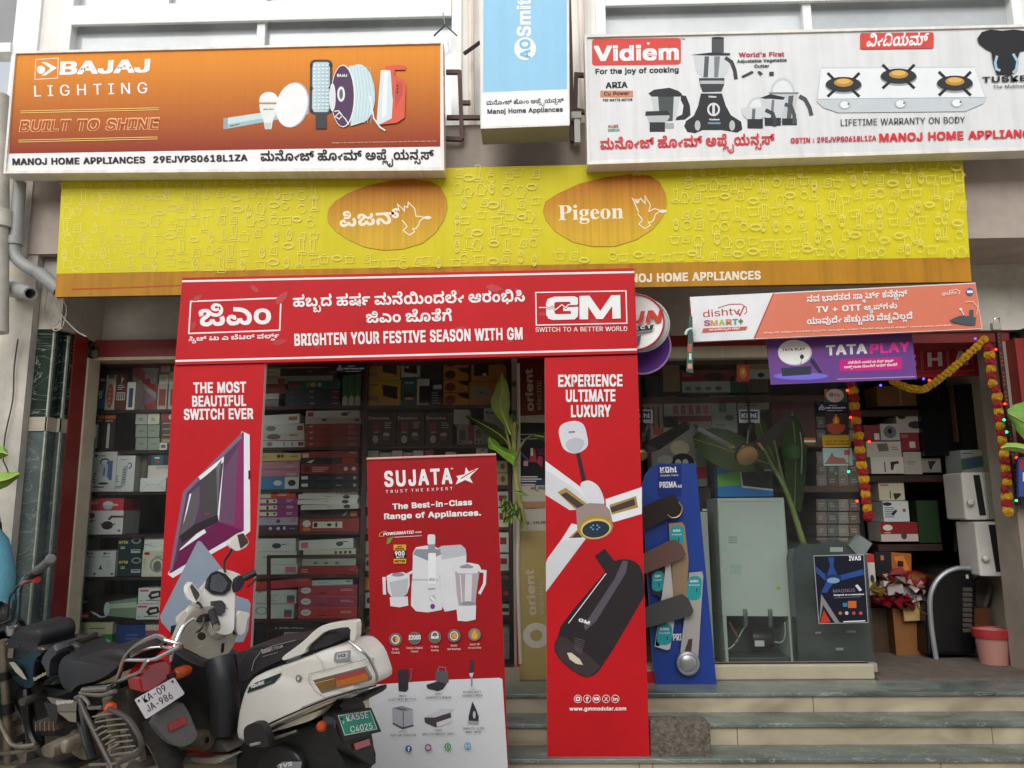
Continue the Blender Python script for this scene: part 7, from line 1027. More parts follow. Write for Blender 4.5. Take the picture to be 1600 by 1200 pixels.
for a_, b_ in (((420, 869), (420, 1072)), ((418, 870), (600, 868)), ((598, 868), (598, 1072)), ((420, 985), (598, 985))): m.tube([P(a_[0], a_[1], yb), P(b_[0], b_[1], yb)], .014, ST_, 4, 0)
tag(m.build('steel_stand'), 'brown square steel tube frame standing before the flat boxes', 'stand')
# shelves behind the standee
C = lambda x0, y0, x1, y1, col, lab, arts=(), dy=0, **k: carton(x0, y0, x1, y1, CYY + dy, col, lab, arts, grp='c', **k)
sp = [('p', [(.42, .15), (.9, .25), (.9, .75), (.45, .6)], '#2E2622'), ('p', [(0, .6), (.45, .9), (.3, .9), (0, .75)], '#A85A1E'), ('e', .2, .72, .13, .12, '#8A7A5A'), ('l', .1, .12, .35, .22, '#6A541A', 1)]
C(576, 562, 625, 594, '#B98A22', 'upper yellow speaker box at the left end of the top shelf', sp); C(576, 595, 626, 634, '#B98E20', 'lower yellow speaker box at the left end of the top shelf', sp)
C(627, 563, 656, 589, '#A9A8A0', 'white box with a black speaker picture on the top shelf', [('p', [(.15, .12), (.85, .2), (.85, .82), (.15, .72)], '#1E1416'), ('e', .32, .42, .1, .06, '#B9B0AA')]); C(656, 560, 690, 595, '#2E3430', 'dark green grey bag like box on the top shelf', dy=.05)
C(627, 590, 671, 634, '#164A4A', 'teal box with a dark round speaker and white frame on the top shelf', [('t', 'VSTRO', .12, .22, .44, .1, '#A9B4B0'), ('e', .28, .66, .18, .13, '#4A2A26'), ('e', .28, .74, .18, .05, '#A99A92'), ('r', .56, .05, 1, .97, '#B4B4A6'), ('r', .64, .3, 1, .92, '#17191A')]); C(673, 597, 692, 634, '#14161A', 'black upright box with small white label on the top shelf', [('r', .2, .12, .9, .3, '#A9ACA8'), ('l', .1, .4, .8, .95, '#7A7E7C', 5)])
for i, (y0, y1, n) in enumerate(((560, 574, 'topmost'), (575, 594, 'second'), (595, 613, 'third'), (614, 634, 'lowest'))): C(693, y0, 732, y1, '#AA7420', n + ' of the four orange boxes with a dark round picture', [('e', .27, .55, .22, .38, ('#3A2A1E', '#3A2A1E', '#6E2A1A', '#6E2A1A')[i]), ('p', [(.55, .02), (1, .02), (1, .5), (.7, .3)], '#33281C')])
C(736, 560, 791, 595, '#A86E20', 'big orange box with a dark oven picture on the top shelf', [('r', .08, .2, .5, .78, '#241C18'), ('e', .38, .72, .07, .07, '#B9A070'), ('p', [(.6, 0), (1, 0), (1, .35), (.7, .2)], '#33281C')]); C(733, 596, 790, 634, '#A2722A', 'big tan box with a grey device picture on the top shelf', [('p', [(.06, .25), (.55, .12), (.6, .62), (.1, .75)], '#8E8C7A'), ('e', .33, .46, .05, .06, '#5A5A50')])
for i, n in enumerate(('left', 'middle', 'right')): C(575 + 45 * i, 645, 618 + 44.5 * i, 695.5, '#43302A', n + ' of three brown coffee pot boxes', [('e', .07, .16, .06, .055, '#B9AFA6'), ('e', .07, .16, .03, .03, '#43302A'), ('t', 'Brewine', .16, .2, .74, .09, '#B9AFA6'), ('p', [(.18, .3), (.4, .3), (.42, .55), (.16, .55)], '#8A3A34'), ('r', .2, .58, .38, .62, '#C9C4BC'), ('e', .28, .82, .11, .12, '#B4B2AA'), ('p', [(.58, .62), (.76, .62), (.8, .72), (.54, .72)], '#B4B0A9'), ('r', .56, .74, .78, .86, '#6A5A52'), ('l', .6, .28, .92, .5, '#A9A09A', 3)])
C(709, 640, 734, 663, '#A9A7A0', 'crooked white box on top of the clipper boxes', rot=-2, dy=-.02); C(714, 664, 731, 695, '#8E8A84', 'grey box with a device picture on the second shelf', [('r', .2, .25, .8, .75, '#5A5852'), ('e', .3, .86, .1, .05, '#3A3A38')]); C(731, 664, 739, 695, '#8E2A2E', 'narrow red box on the second shelf', [('r', .15, .8, .85, .98, '#B9AFA6')]); C(740, 664, 756, 695, '#9A968E', 'white box with a grey face shaped device picture', [('e', .5, .42, .3, .2, '#4A4A46'), ('r', .25, .4, .75, .65, '#6A6A64'), ('e', .3, .85, .1, .05, '#222'), ('e', .7, .85, .1, .05, '#222')])
C(756, 636, 792, 695, '#A3A29A', 'tall white box behind the plant on the second shelf', [('t', 'Bre', .1, .18, .4, .09, '#2E2E30'), ('l', .2, .28, .7, .32, '#7A7872', 1), ('e', .5, .8, .2, .12, '#4A4844')], dy=.02)
for i, x in enumerate((574, 592, 612, 629, 645)): C(x, 704 + (i % 2) * 3, x + (17, 19, 16, 15, 16)[i], 760, '#A09E94', ('first', 'second', 'third', 'fourth', 'fifth')[i] + ' small white box from the left just above the standee', [('l', .2, .2, .8, .3, '#77756C', 1)], dy=.03 * (i % 2))
C(664, 703, 677, 760, '#7E2A2E', 'small red box just above the standee'); C(696, 706, 712, 760, '#9A968C', 'small beige box just above the standee near its middle'); C(744, 697, 762, 760, '#A5A299', 'white box with dark logo above the right end of the standee', [('l', .3, .08, .7, .14, '#3A3A3A', 1)])
rc = (('#A8926E', 720, 738, 'beige box at the top of the narrow column right of the standee'), ('#A58C68', 739, 758, 'second beige box of the narrow column right of the standee'), ('#A9A79E', 768, 792, 'white and maroon box of the narrow column right of the standee'), ('#AFA68E', 794, 824, 'cream box below the white and maroon box right of the standee'), ('#B0ADA4', 832, 863, 'white box with maroon triangle right of the standee'), ('#ACA9A0', 866, 892, 'white box with maroon jar right of the standee'), ('#5A3A34', 893, 906, 'brown box above the black box right of the standee'), ('#2A2422', 907, 940, 'black box with red spot right of the standee'), ('#A9A79C', 944, 961, 'white box with dark label right of the standee'), ('#8E9490', 980, 1030, 'grey white box low in the narrow column right of the standee'), ('#A58C6A', 1040, 1060, 'tan box at the foot of the narrow column right of the standee'))
for c_, y0, y1, n in rc:
    x0 = 776 + (y0 - 720) * .024; ar = [('r', .15, .25, .75, .6, '#7E2630')] if 'maroon' in n else [('e', .55, .5, .2, .25, '#6A5234')] if 'beige' in n else [('e', .6, .6, .25, .12, '#A82A34')] if 'red spot' in n else [('r', .2, .35, .8, .7, '#33312E')] if 'dark label' in n else [('l', .3, .2, .8, .5, '#8A8478', 2)]
    C(x0, y0, x0 + 17, y1, c_, n, ar, depth=.18)
lc = ((768, 792, '#9AA4AC', 'pale blue box'), (806, 834, '#8E8A92', 'grey box with purple base'), (846, 866, '#A9A79E', 'white box'), (868, 892, '#A5A39A', 'white box with black dot'), (902, 922, '#B0702A', 'orange box'), (926, 950, '#A9A9A2', 'white box with dark oval'), (980, 1020, '#6A5640', 'brown carton'))
for y0, y1, c_, n in lc: C(568 + (y0 - 768) * .02 - 1, y0, 600, y1, c_, n + ' peeping out at the left edge of the standee', [('e', .2, .5, .1, .2, '#222')] if 'dark' in n or 'dot' in n else ())
# deep shelves on the right
RY = 6.05
shelf('shelf_rack', 'wooden wall shelf deep inside the shop on the right', [(990, 1290, 620), (990, 1290, 560), (990, 1290, 690), (990, 1340, 760)], [], 0, .5, RY, mat('#6A5238', .6, 0, .2, 6), .05)
D_ = lambda x0, y0, x1, y1, col, lab, arts=(), dy=0, **k: carton(x0, y0, x1, y1, RY + dy, col, lab, arts, grp='d', **k)
D_(1036, 568, 1062, 612, '#6E5E46', 'dim brown carton behind the purple dish'); D_(1062, 578, 1148, 596, '#6A1E20', 'long dark red box under the salmon banner', [('e', .62, .6, .2, .35, '#1E1A1A'), ('l', .05, .2, .25, .6, '#9A6A64', 2)]); D_(1066, 596, 1141, 613, '#8E948E', 'long white box with a row of small pans', [('e', .12 + .21 * i, .65, .07, .2, '#55595A') for i in range(4)]); D_(1141, 588, 1165, 613, '#1E4A26', 'dark green carton behind the deity card'); D_(1166, 577, 1204, 592, '#9A9C96', 'white box with a black gadget right of the deity card', [('e', .6, .6, .14, .25, '#2A2A2A')]); D_(1050, 556, 1150, 566, '#8A6A4A', 'flat tan package on the highest wall shelf'); D_(1160, 556, 1204, 577, '#7E7656', 'olive package on the highest wall shelf'); D_(1165, 594, 1200, 613, '#4A4034', 'dim brown box right of the dark green carton')
rw = [('r', 0, .0, 1, .18, '#8E2A30'), ('e', .14, .18, .1, .12, '#7E1E26')] + [('r', .2 + .16 * i, .4, .3 + .16 * i, .9, '#9A5A5E') for i in range(5)]
D_(1000, 622, 1036, 690, '#8E8A86', 'white and red striped carton partly behind the red arch', [('r', .1 + .22 * i, .2, .2 + .22 * i, .8, '#8A2E34') for i in range(4)]); D_(1037, 622, 1111, 650, '#9E9C98', 'wide white box with red kitchen print on the wall shelf', rw[1:]); D_(1112, 618, 1151, 676, '#8E9694', 'tall grey white kettle box on the wall shelf', [('r', .3, .1, .6, .45, '#6A7476'), ('e', .7, .6, .18, .08, '#4A5254'), ('l', .15, .75, .6, .95, '#6A7274', 3)]); D_(1152, 618, 1202, 640, '#8E9290', 'white box behind the tag on the wall shelf', [('l', .2, .25, .9, .8, '#5A605E', 3)]); D_(1206, 617, 1273, 690, '#4A2A2C', 'maroon dim carton with a red header band', [('r', 0, 0, 1, .16, '#8E2E30'), ('r', .05, .2, .25, .5, '#6A1E24')]); D_(1060, 651, 1112, 690, '#8E7E7C', 'white and pink appliance carton below the red kitchen print box', [('r', 0, .0, 1, .2, '#8E3A3C'), ('e', .5, .6, .2, .25, '#6A6E70')])
D_(1018, 668, 1087, 760, '#7E7672', 'large pot set carton beside the hanging fan', [('r', .05, .0, .3, .12, '#8E2A2A'), ('e', .65, .35, .22, .13, '#A9A08A'), ('e', .7, .6, .26, .16, '#1E1E20'), ('e', .6, .6, .07, .06, '#B4B4AE'), ('e', .76, .6, .07, .06, '#B4B4AE'), ('e', .3, .55, .18, .08, '#9A9A92'), ('r', 0, .85, 1, 1, '#6A1E20')], dy=-.3)
D_(1087, 700, 1104, 760, '#6E706A', 'narrow grey box right of the pot set carton', [('r', 0, .5, 1, .8, '#8E2226')], dy=-.2); D_(1090, 762, 1112, 850, '#231718', 'dark maroon upright box with a white number', [('t', '2', .4, .62, .7, .12, '#B9B0AA'), ('l', .35, .36, .8, .44, '#B9B0AA', 1)], dy=-.3)
for i, (x, y) in enumerate([(1276 + 17 * k, y) for y in (651, 671, 706, 724, 742, 780, 800, 820, 840) for k in range(4)]): D_(x, y, x + 16, y + 18, ('#6A6258', '#5A4A40', '#77706A', '#4E5450')[(i * 7 + y) % 4], 'dim stock box in the wall of stock seen behind the glass stickers', [('l', .2, .3, .8, .7, '#8E8A82', 2)], dy=-.01)
carton(1121, 729, 1207, 776, 5.75, '#1468A8', 'bright blue box with a black screen picture on the pale cabinet', [('p', [(0, .26), (.42, .16), (.42, .62), (0, .66)], '#5A9A3A'), ('p', [(.42, .08), (1, .12), (1, .82), (.44, .7)], '#B9BDB9'), ('p', [(.44, .12), (1, .16), (1, .76), (.46, .64)], '#1E2226')], grp='d', depth=.1)
# ================================================================ things inside the right window and doorway
PALE = mat('#ABB5AE', .5, 0, .06, 4)
t = thing('refrigerator', 'pale green back of a refrigerator with open compressor bay inside the glass', 'refrigerator')
Y = 5.42
def fr(x, y, dy=0): return P(x, y, Y + dy)
m = MB(); tl_, tr_, br_, bl_ = fr(1116, 778), fr(1225, 778), fr(1240, 1034), fr(1131, 1034); zz = fr(1180, 962).z
x0, x1 = fr(1127, 900).x, fr(1233, 900).x; z1 = fr(1170, 778).z; z0 = FLOOR
m.box((x0, Y, zz), (x1, Y + .55, z1), PALE); m.box((x0, Y, z0), (x0 + .022, Y + .55, zz), PALE); m.box((x1 - .022, Y, z0), (x1, Y + .55, zz), PALE); m.box((x0 + .022, Y + .25, z0), (x1 - .022, Y + .3, zz), mat('#4A5450', .6)); m.box((x0 + .022, Y + .01, z0), (x1 - .022, Y + .25, z0 + .05), mat('#3A403E', .5)); m.build('cabinet', t, bevel=.006)
a = Art(Y); a.rect(1135, 835, 1156, 858, '#A9B9B2'); [a.line([(1138, 839 + 3 * i), (1152, 839 + 3 * i)], 1, '#5A6A66') for i in range(4)]; a.rect(1140, 882, 1158, 897, '#9AADA6'); a.poly([(1216, 914), (1220, 921), (1212, 921)], '#A89A2A'); a.line([(1126, 784), (1222, 784)], .8, '#7A8E86'); a.line([(1130, 923), (1232, 922)], 1, '#A9BAB2'); a.build('label_print', t)
m = MB(); c = fr(1188, 998, .14); m.lathe((c.x - .085, c.y, c.z), (1, 0, 0), [(0, .02), (.02, .07), (.14, .075), (.17, .06), (.175, .01)], mat('#16181A', .35), 18); m.build('compressor', t, smooth=True)
m = MB(); m.box(tuple(fr(1180, 1010, .05)), tuple(fr(1194, 1001, .05) + Vector((0, .01, 0))), mat('#B9BDBA', .5)); m.build('rating_label', t)
m = MB()
for x in (1164, 1203): m.tube([fr(x, 952, -.005), fr(x + 1, 962, -.01), fr(x + 1, 978, .02)], .014, mat('#5A6A66', .4), 8)
m.tube([fr(1168, 975, .03), fr(1160, 985, .05), fr(1152, 1000, .05), fr(1142, 1012, .05), fr(1130, 1015, .02)], .004, mat('#B9BDB9', .4), 6); m.tube([fr(1226, 972, .03), fr(1227, 990, .03), fr(1222, 1003, .04), fr(1210, 1003, .05)], .005, mat('#9AA29E', .4), 6); m.tube([fr(1140, 972, .03), fr(1146, 985, .04), fr(1154, 998, .05), fr(1148, 1006, .05)], .007, mat('#7A5A48', .4), 6); m.build('tubing', t, smooth=True)
t = thing('refrigerator', 'second pale green cabinet edge showing between the blue board and the refrigerator', 'refrigerator')
m = MB(); m.box((fr(1092, 900).x, 5.5, FLOOR), (fr(1114, 900).x, 5.95, fr(1100, 800).z), PALE); m.build('cabinet', t)
t = thing('wrapped_carton', 'tall grey appliance wrapped in clear plastic behind the blue fan poster', 'carton')
m = MB(); yy = 5.3; xa_, xb_ = P(1243, 950, yy).x, P(1358, 950, yy).x; zt_ = P(1300, 850, yy).z
pr = [(xa_, zt_ - .1), (xa_ + .02, zt_ - .03), (xa_ + .07, zt_), (xb_ - .02, zt_ + .01), (xb_, zt_ - .03), (xb_, FLOOR), (xa_, FLOOR)]
m.prism([(x, yy, z) for x, z in pr], (0, .5, 0), mat('#434B4A', .2, 0, .35, 2.5, .5)); m.build('body', t, smooth=True)
a = Art(yy); a.rect(1297, 855, 1317, 862, '#A9B2AE'); a.rect(1306, 1012, 1318, 1016, '#8E9896'); a.rect(1274, 987, 1283, 990, '#8E9896'); a.rect(1322, 985, 1337, 989, '#7E8886'); a.build('label_print', t)
m = MB(); m.prism([P(x, y, yy - .02) for x, y in ((1326, 852), (1338, 836), (1345, 837), (1363, 849), (1352, 866), (1340, 868))], (0, .03, 0), mat('#8A9492', .3, 0, .2, 6)); m.build('wrap_fold', t)
# ceiling fans hung as samples
def fan(cx, cy, rx, Y, blades, lab, stem=None):
    t = thing('ceiling_fan', lab, 'ceiling fan', 'brown ceiling fans hung in the window'); BRN = mat('#1C1311', .3, 0, .06, 5); GOLD = mat('#B98E5E', .35, .4, .05, 5)
    c = P(cx, cy, Y); r = (P(cx + rx, cy, Y) - c).length
    m = MB(); m.lathe(c, (.1, -.8, -.6), [(.012, .001), (.01, r * .8), (0, r), (-.02, r)], GOLD, 24); m.build('hub_disc', t, smooth=True)
    m = MB(); m.lathe(c, (.1, -.8, -.6), [(-.02, r * .98), (-.03, r * 1.1), (-.07, r * .8), (-.08, .01)], BRN, 24); m.build('motor', t, smooth=True)
    for pts, cl in blades:
        m = MB(); m.prism([P(x, y, Y + .05 + d) for x, y, d in pts], (0, .008, 0), BRN);
        if cl: m.prism([P(x, y, Y + .04) for x, y in cl], (0, .006, 0), GOLD)
        m.build('blade', t)
    if stem:
        m = MB(); m.tube([P(stem[0], stem[1], Y + .08), P(cx - 2, cy - 10, Y + .06)], .012, BRN, 8, 0); m.lathe(P(stem[0], stem[1], Y + .08), (0, 0, 1), [(-.05, .015), (0, .035), (.01, .03)], BRN); m.tube([P(stem[0], stem[1], Y + .08), Vector((P(stem[0], stem[1], Y + .08).x, Y + .08, 2.95))], .008, BRN, 6, 0); m.build('down_rod', t, smooth=True)
fan(1168, 713, 17, 5.34, [([(1084, 662, .1), (1092, 666, .1), (1150, 698, .0), (1144, 703, .0), (1088, 672, .1)], [(1139, 698), (1146, 696), (1149, 699), (1142, 702)]), ([(1180, 690, 0), (1228, 650, -.1), (1240, 650, -.1), (1241, 656, -.1), (1196, 702, 0)], [(1183, 692), (1187, 691), (1195, 702), (1191, 704)]), ([(1176, 725, 0), (1186, 722, 0), (1202, 748, -.15), (1196, 750, -.15), (1190, 749, -.15)], None)], 'brown ceiling fan with gold hub hanging before the banana leaf', (1171, 663))
fan(1002, 712, 10, 5.34, [([(1006, 693, 0), (1024, 683, 0), (1070, 658, -.1), (1078, 661, -.1), (1078, 670, -.1), (1030, 703, 0), (1012, 709, 0)], None), ([(985, 722, 0), (1000, 722, 0), (990, 745, -.1), (975, 745, -.1)], None)], 'brown ceiling fan half hidden behind the red arch', (1003, 664))
# banana plants
def leaf(pairs, Y, col, fold=.03, mid='#A9B96A', ys=None, wave=0):
    """pairs of (left, right) photo points from tip to base"""
    m = MB(); rows = []; n = len(pairs)
    for i, (a, b) in enumerate(pairs):
        yy = Y + (ys[i] if ys else 0) + wave * math.sin(i * 1.7); c = ((a[0] + b[0]) / 2, (a[1] + b[1]) / 2)
        rows.append([P(*a, yy), P((a[0] + c[0]) / 2, (a[1] + c[1]) / 2, yy + fold * .7), P(*c, yy + fold), P((b[0] + c[0]) / 2, (b[1] + c[1]) / 2, yy + fold * .6), P(*b, yy)])
    vs = [p for r in rows for p in r]; m.add(vs, [(i * 5 + j, i * 5 + j + 1, i * 5 + j + 6, i * 5 + j + 5) for i in range(n - 1) for j in range(4)], col)
    m.tube([r[2] - Vector((0, .004, 0)) for r in rows], .004, mat(mid, .5), 5); return m
LF, LD, LB = mat('#8E9E3A', .45, 0, .2, 14), mat('#3A4A1C', .5, 0, .2, 10), mat('#7FA83A', .45, 0, .2, 12); STM = mat('#A09A52', .55, 0, .2, 20)
Y = 4.95
t = thing('banana_plant', 'young banana plant with curled leaves tied to the post beside the standee', 'plant')
m = MB(); m.tube([P(819, 828, Y), P(815, 800, Y), P(808, 760, Y), P(803, 700, Y), P(804, 660, Y)], .022, STM, 10, 3, .012); m.build('stem', t, smooth=True)
m = MB(); m.tube([P(808, 740, Y), P(800, 712, Y), P(795, 690, Y), P(790, 670, Y)], .014, STM, 8, 3, .006); m.tube([P(805, 720, Y), P(812, 700, Y), P(822, 686, Y), P(836, 678, Y - .05)], .012, mat('#7A7448', .5), 8, 3, .005); m.tube([P(804, 700, Y), P(800, 675, Y), P(797, 655, Y)], .015, STM, 8, 3, .008); m.build('leaf_stalk', t, smooth=True)
leaf([((784, 584), (785, 584)), ((777, 596), (793, 598)), ((773, 610), (796, 613)), ((767, 626), (796, 624)), ((768, 638), (797, 632)), ((777, 652), (795, 645)), ((787, 664), (796, 660)), ((796, 680), (800, 678))], Y - .05, LF, -.05).build('leaf', t, smooth=True)
leaf([((727, 650), (731, 649)), ((733, 656), (742, 652)), ((748, 666), (757, 658)), ((758, 676), (775, 664)), ((775, 686), (786, 672)), ((788, 694), (792, 682)), ((795, 702), (796, 692))], Y + .02, LD, .03).build('leaf', t, smooth=True)
leaf([((762, 685), (767, 683)), ((763, 700), (775, 688)), ((775, 705), (782, 697)), ((785, 714), (795, 702)), ((796, 722), (804, 703)), ((803, 728), (806, 706))], Y - .08, LB, .04).build('leaf', t, smooth=True)
leaf([((795, 650), (800, 645)), ((797, 662), (807, 660)), ((800, 672), (812, 668)), ((804, 682), (810, 672)), ((806, 690), (808, 684))], Y, LF, .03).build('leaf', t, smooth=True)
leaf([((851, 676), (851, 690)), ((840, 676), (842, 686)), ((832, 678), (833, 683))], Y - .05, LD, .02).build('leaf', t, smooth=True)
rl = random.Random(11)
for k in range(16):
    cx, cy = rl.uniform(788, 812), rl.uniform(772, 806); an = rl.uniform(1.2, 2.2); ln = rl.uniform(12, 24); wd = rl.uniform(3, 5)
    dx, dy = math.cos(an) * ln, math.sin(an) * ln
    leaf([((cx, cy), (cx + .5, cy)), ((cx + dx * .4 - wd, cy + dy * .4), (cx + dx * .4 + wd, cy + dy * .4)), ((cx + dx * .75 - wd * .7, cy + dy * .75), (cx + dx * .75 + wd * .7, cy + dy * .75)), ((cx + dx - .5, cy + dy), (cx + dx + .5, cy + dy))], Y - .03 - rl.uniform(0, .07), mat(rl.choice(('#5E7E2E', '#6E8E36', '#4A6A26')), .5, 0, .2, 12), .02).build('mango_leaf', t, smooth=True)
leaf([((826, 774), (828, 774)), ((815, 768), (817, 775)), ((806, 766), (807, 772))], Y - .08, mat('#6E8E36', .5, 0, .2, 12), .015).build('mango_leaf', t, smooth=True)
t = thing('banana_plant', 'broad dark banana leaves on long stems standing inside the right window', 'plant'); Y = 5.6
leaf([((1082, 682), (1084, 690)), ((1095, 672), (1092, 706)), ((1115, 668), (1110, 722)), ((1140, 672), (1135, 734)), ((1165, 685), (1160, 738)), ((1190, 705), (1185, 736)), ((1205, 722), (1204, 730))], Y, mat('#4E6432', .45, 0, .2, 8), .06).build('leaf', t, smooth=True)
leaf([((1180, 652), (1188, 650)), ((1180, 675), (1197, 662)), ((1190, 700), (1202, 680)), ((1203, 725), (1212, 700)), ((1216, 745), (1218, 735))], Y + .05, mat('#5E7632', .45, 0, .2, 8), .05).build('leaf', t, smooth=True)
leaf([((1230, 640), (1245, 648)), ((1222, 690), (1262, 690)), ((1226, 730), (1260, 740)), ((1230, 790), (1252, 800))], Y + .25, mat('#3E5A2A', .5, 0, .2, 8), .05).build('leaf', t, smooth=True)
m = MB(); m.tube([P(1255, 848, Y - .05), P(1240, 800, Y - .05), P(1225, 760, Y - .05), P(1205, 725, Y), P(1192, 700, Y)], .022, mat('#7E8A46', .5, 0, .2, 12), 10, 3, .01); m.tube([P(1236, 790, Y), P(1222, 745, Y), P(1212, 700, Y), P(1205, 670, Y)], .014, mat('#7E8A46', .5, 0, .2, 12), 8, 3, .006); m.build('stem', t, smooth=True)
m = MB(); m.ball(P(1236, 706, Y + .1), .07, mat('#3A6A2E', .5, 0, .2, 8), 9, (1, .8, 1.1)); m.tube([P(1252, 740, Y + .1), P(1253, 700, Y + .1), P(1250, 675, Y + .1)], .004, mat('#C9C9B4', .5), 5); m.build('coconut', t, smooth=True)
t = thing('banana_plant', 'bright green banana leaves reaching in from the right edge beside the garland', 'plant'); Y = 4.9
leaf([((1574, 640), (1576, 652)), ((1585, 632), (1588, 672)), ((1600, 628), (1604, 692)), ((1625, 630), (1628, 700))], Y, mat('#6FA03C', .45, 0, .2, 10), -.04).build('leaf', t, smooth=True)
leaf([((1563, 699), (1564, 702)), ((1572, 692), (1574, 704)), ((1588, 692), (1590, 706)), ((1612, 696), (1612, 712))], Y - .05, mat('#8FB84A', .45, 0, .2, 10), -.03).build('leaf', t, smooth=True)
m = MB(); m.tube([P(1625, 660, Y), P(1640, 760, Y), P(1645, 1000, Y)], .025, STM, 8); m.build('stem', t, smooth=True)
t = thing('banana_plant', 'small bright leaves poking in at the left edge in front of the wall', 'plant'); Y = 4.3
leaf([((-30, 690), (-30, 720)), ((-8, 694), (-8, 722)), ((6, 698), (4, 716)), ((13, 708), (12, 712))], Y, LB, -.03).build('leaf', t, smooth=True)
leaf([((-30, 735), (-30, 770)), ((-4, 738), (-5, 767)), ((14, 738), (12, 760)), ((28, 736), (27, 748)), ((32, 740), (31, 742))], Y, mat('#86AA3E', .45, 0, .2, 12), -.03).build('leaf', t, smooth=True)
m = MB(); m.tube([P(-30, 750, Y + .02), P(-40, 900, Y + .02), P(-45, 1180, Y + .02)], .02, STM, 8); m.tube([P(5, 720, Y), P(12, 735, Y), P(14, 748, Y)], .004, mat('#3A352E', .6), 5); m.build('stem', t, smooth=True)
# marigold garlands: one flower, copied
def flower_mesh(col, nm):
    m = MB(); rf = random.Random(4); M = mat(col, .8, 0, .35, 90, .4)
    for lay in range(4):
        n = 12 - lay * 2; rr_ = .042 - lay * .009; z = -.006 + lay * .008
        for k in range(n):
            a0 = 2 * math.pi * (k + lay * .5) / n; w_ = math.pi / n * 1.15; R1 = rr_ * rf.uniform(.92, 1.08)
            p = lambda a, r, h: (math.cos(a) * r, -(z + h), math.sin(a) * r)
            m.add([p(a0 - w_, rr_ * .35, 0), p(a0 - w_, R1, .002), p(a0, R1 * 1.04, .006), p(a0 + w_, R1, .002), p(a0 + w_, rr_ * .35, 0)], [(0, 1, 2, 3, 4)], M)
    m.lathe((0, .012, 0), (0, -1, 0), [(-.014, .01), (-.004, .036), (.008, .038), (.022, .022), (.03, .004)], M, 12)
    o = m.build(nm); me = o.data; bpy.data.objects.remove(o); return me
FY_, FR_ = flower_mesh('#C9970F', 'marigold'), flower_mesh('#9A1420', 'marigold')
def garland(name, lab, pts, sq=(1, 1, .62)):
    t = thing(name, lab, 'garland', 'marigold garlands at the doorway')
    m = MB(); m.tube([p[0] for p in pts], .004, mat('#8A7A3A', .7), 5, 1); m.build('thread', t)
    for i, (p, col, s) in enumerate(pts):
        o = bpy.data.objects.new('flower', FY_ if col == 'y' else FR_); S.collection.objects.link(o); o.parent = t
        o.location = p; o.rotation_euler = (rnd.uniform(-.3, .3), rnd.uniform(0, 6), rnd.uniform(-.3, .3)); o.scale = (s, s, s * 1)
    return t
Y = 5.02
pl_ = [(1331 + (1357 - 1331) * i / 18, 600 + (806 - 600) * i / 18) for i in range(19)]
garland('garland', 'red and yellow marigold string hanging at the left side of the doorway', [(P(x, y, Y), 'ry'[i % 2], .82) for i, (x, y) in enumerate(pl_)])
pr_ = [(1545 + (1576 - 1545) * i / 23 + (4 if 5 < i < 20 else 0), 543 + (798 - 543) * i / 23) for i in range(24)]
garland('garland', 'red and yellow marigold string hanging at the right side of the doorway', [(P(x, y, Y), 'ry'[i % 2], .86) for i, (x, y) in enumerate(pr_)])
sw = []
for i in range(26):
    u = i / 25; x = 1396 + (1538 - 1396) * u; y = 596 + 12 * math.sin(min(1, u / .38) * math.pi / 2) * (1 - u) * 1.6 - 66 * max(0, u - .32) ** 1.25 / .68 ** 1.25
    sw.append((P(x, y, Y - .02), 'y', .62))
garland('garland', 'yellow marigold swag looping up from the purple banner to the right jamb', sw)
# string lights
t = thing('string_light', 'string of tiny coloured lamps along the doorway jambs', 'string light')
LP = [(1324, 610, 'r'), (1329, 652, 'r'), (1326, 737, 'g'), (1376, 602, 'b'), (1443, 592, 'b'), (1452, 594, 'r'), (1524, 529, 'b'), (1556, 546, 'r'), (1570, 631, 'r'), (1569, 656, 'g'), (1573, 675, 'g'), (1588, 715, 'r'), (1588, 782, 'g'), (1358, 690, 'r'), (1339, 783, 'r')]
for x, y, c_ in LP:
    m = MB(); m.ball(P(x, y, 5.0), .0075, glow({'r': '#FF2A10', 'g': '#10E070', 'b': '#4030FF'}[c_], 5), 6); m.build('bulb', t)
m = MB(); m.tube([P(1324, 606, 5.03), P(1327, 660, 5.03), P(1326, 740, 5.03)], .002, mat('#1E2A1E', .6), 4); m.tube([P(1556, 540, 5.03), P(1566, 620, 5.03), P(1574, 680, 5.03), P(1588, 760, 5.03), P(1590, 800, 5.03)], .002, mat('#1E2A1E', .6), 4); m.build('wire', t)
m = MB(); q = [P(x, y, 5.0) for x, y in ((1557, 518), (1564, 518), (1596, 790), (1589, 790))]; m.prism(q, (0, .02, 0), mat('#2E1416', .4))
for k in range(44):
    if k % 5 == 4: continue
    u = k / 44; x = 1560.5 + (1592.5 - 1560.5) * u; y = 520 + 268 * u; a_ = Art(5.0); a_.rect(x - 1.6, y, x + 1.4, y + 3, '#8E3A26')
    for fz, mi in zip(a_.f, a_.mi): m.add([a_.v[i] for i in fz], [tuple(range(len(fz)))], a_.ms[mi])
tag(m.build('shutter_lock_strip'), 'narrow dark red patterned strip running down the right jamb', 'strip')
def padlock(x, y, lab, col):
    t = MB(); t.box(tuple(P(x - 6, y + 6, 4.97)), tuple(P(x + 6, y - 5, 4.97) + Vector((0, .03, 0))), mat(col, .4, .4)); t.tube([P(x - 4, y - 5, 4.985), P(x - 3.5, y - 12, 4.985), P(x + 3, y - 12, 4.985), P(x + 4, y - 5, 4.985)], .006, CHROME(), 6); tag(t.build('padlock'), lab, 'padlock')
padlock(1558, 509, 'pale padlock hanging at the top of the right jamb', '#B9B6AA'); padlock(146, 552, 'dusty steel padlock at the top of the left frame', '#8A8272')
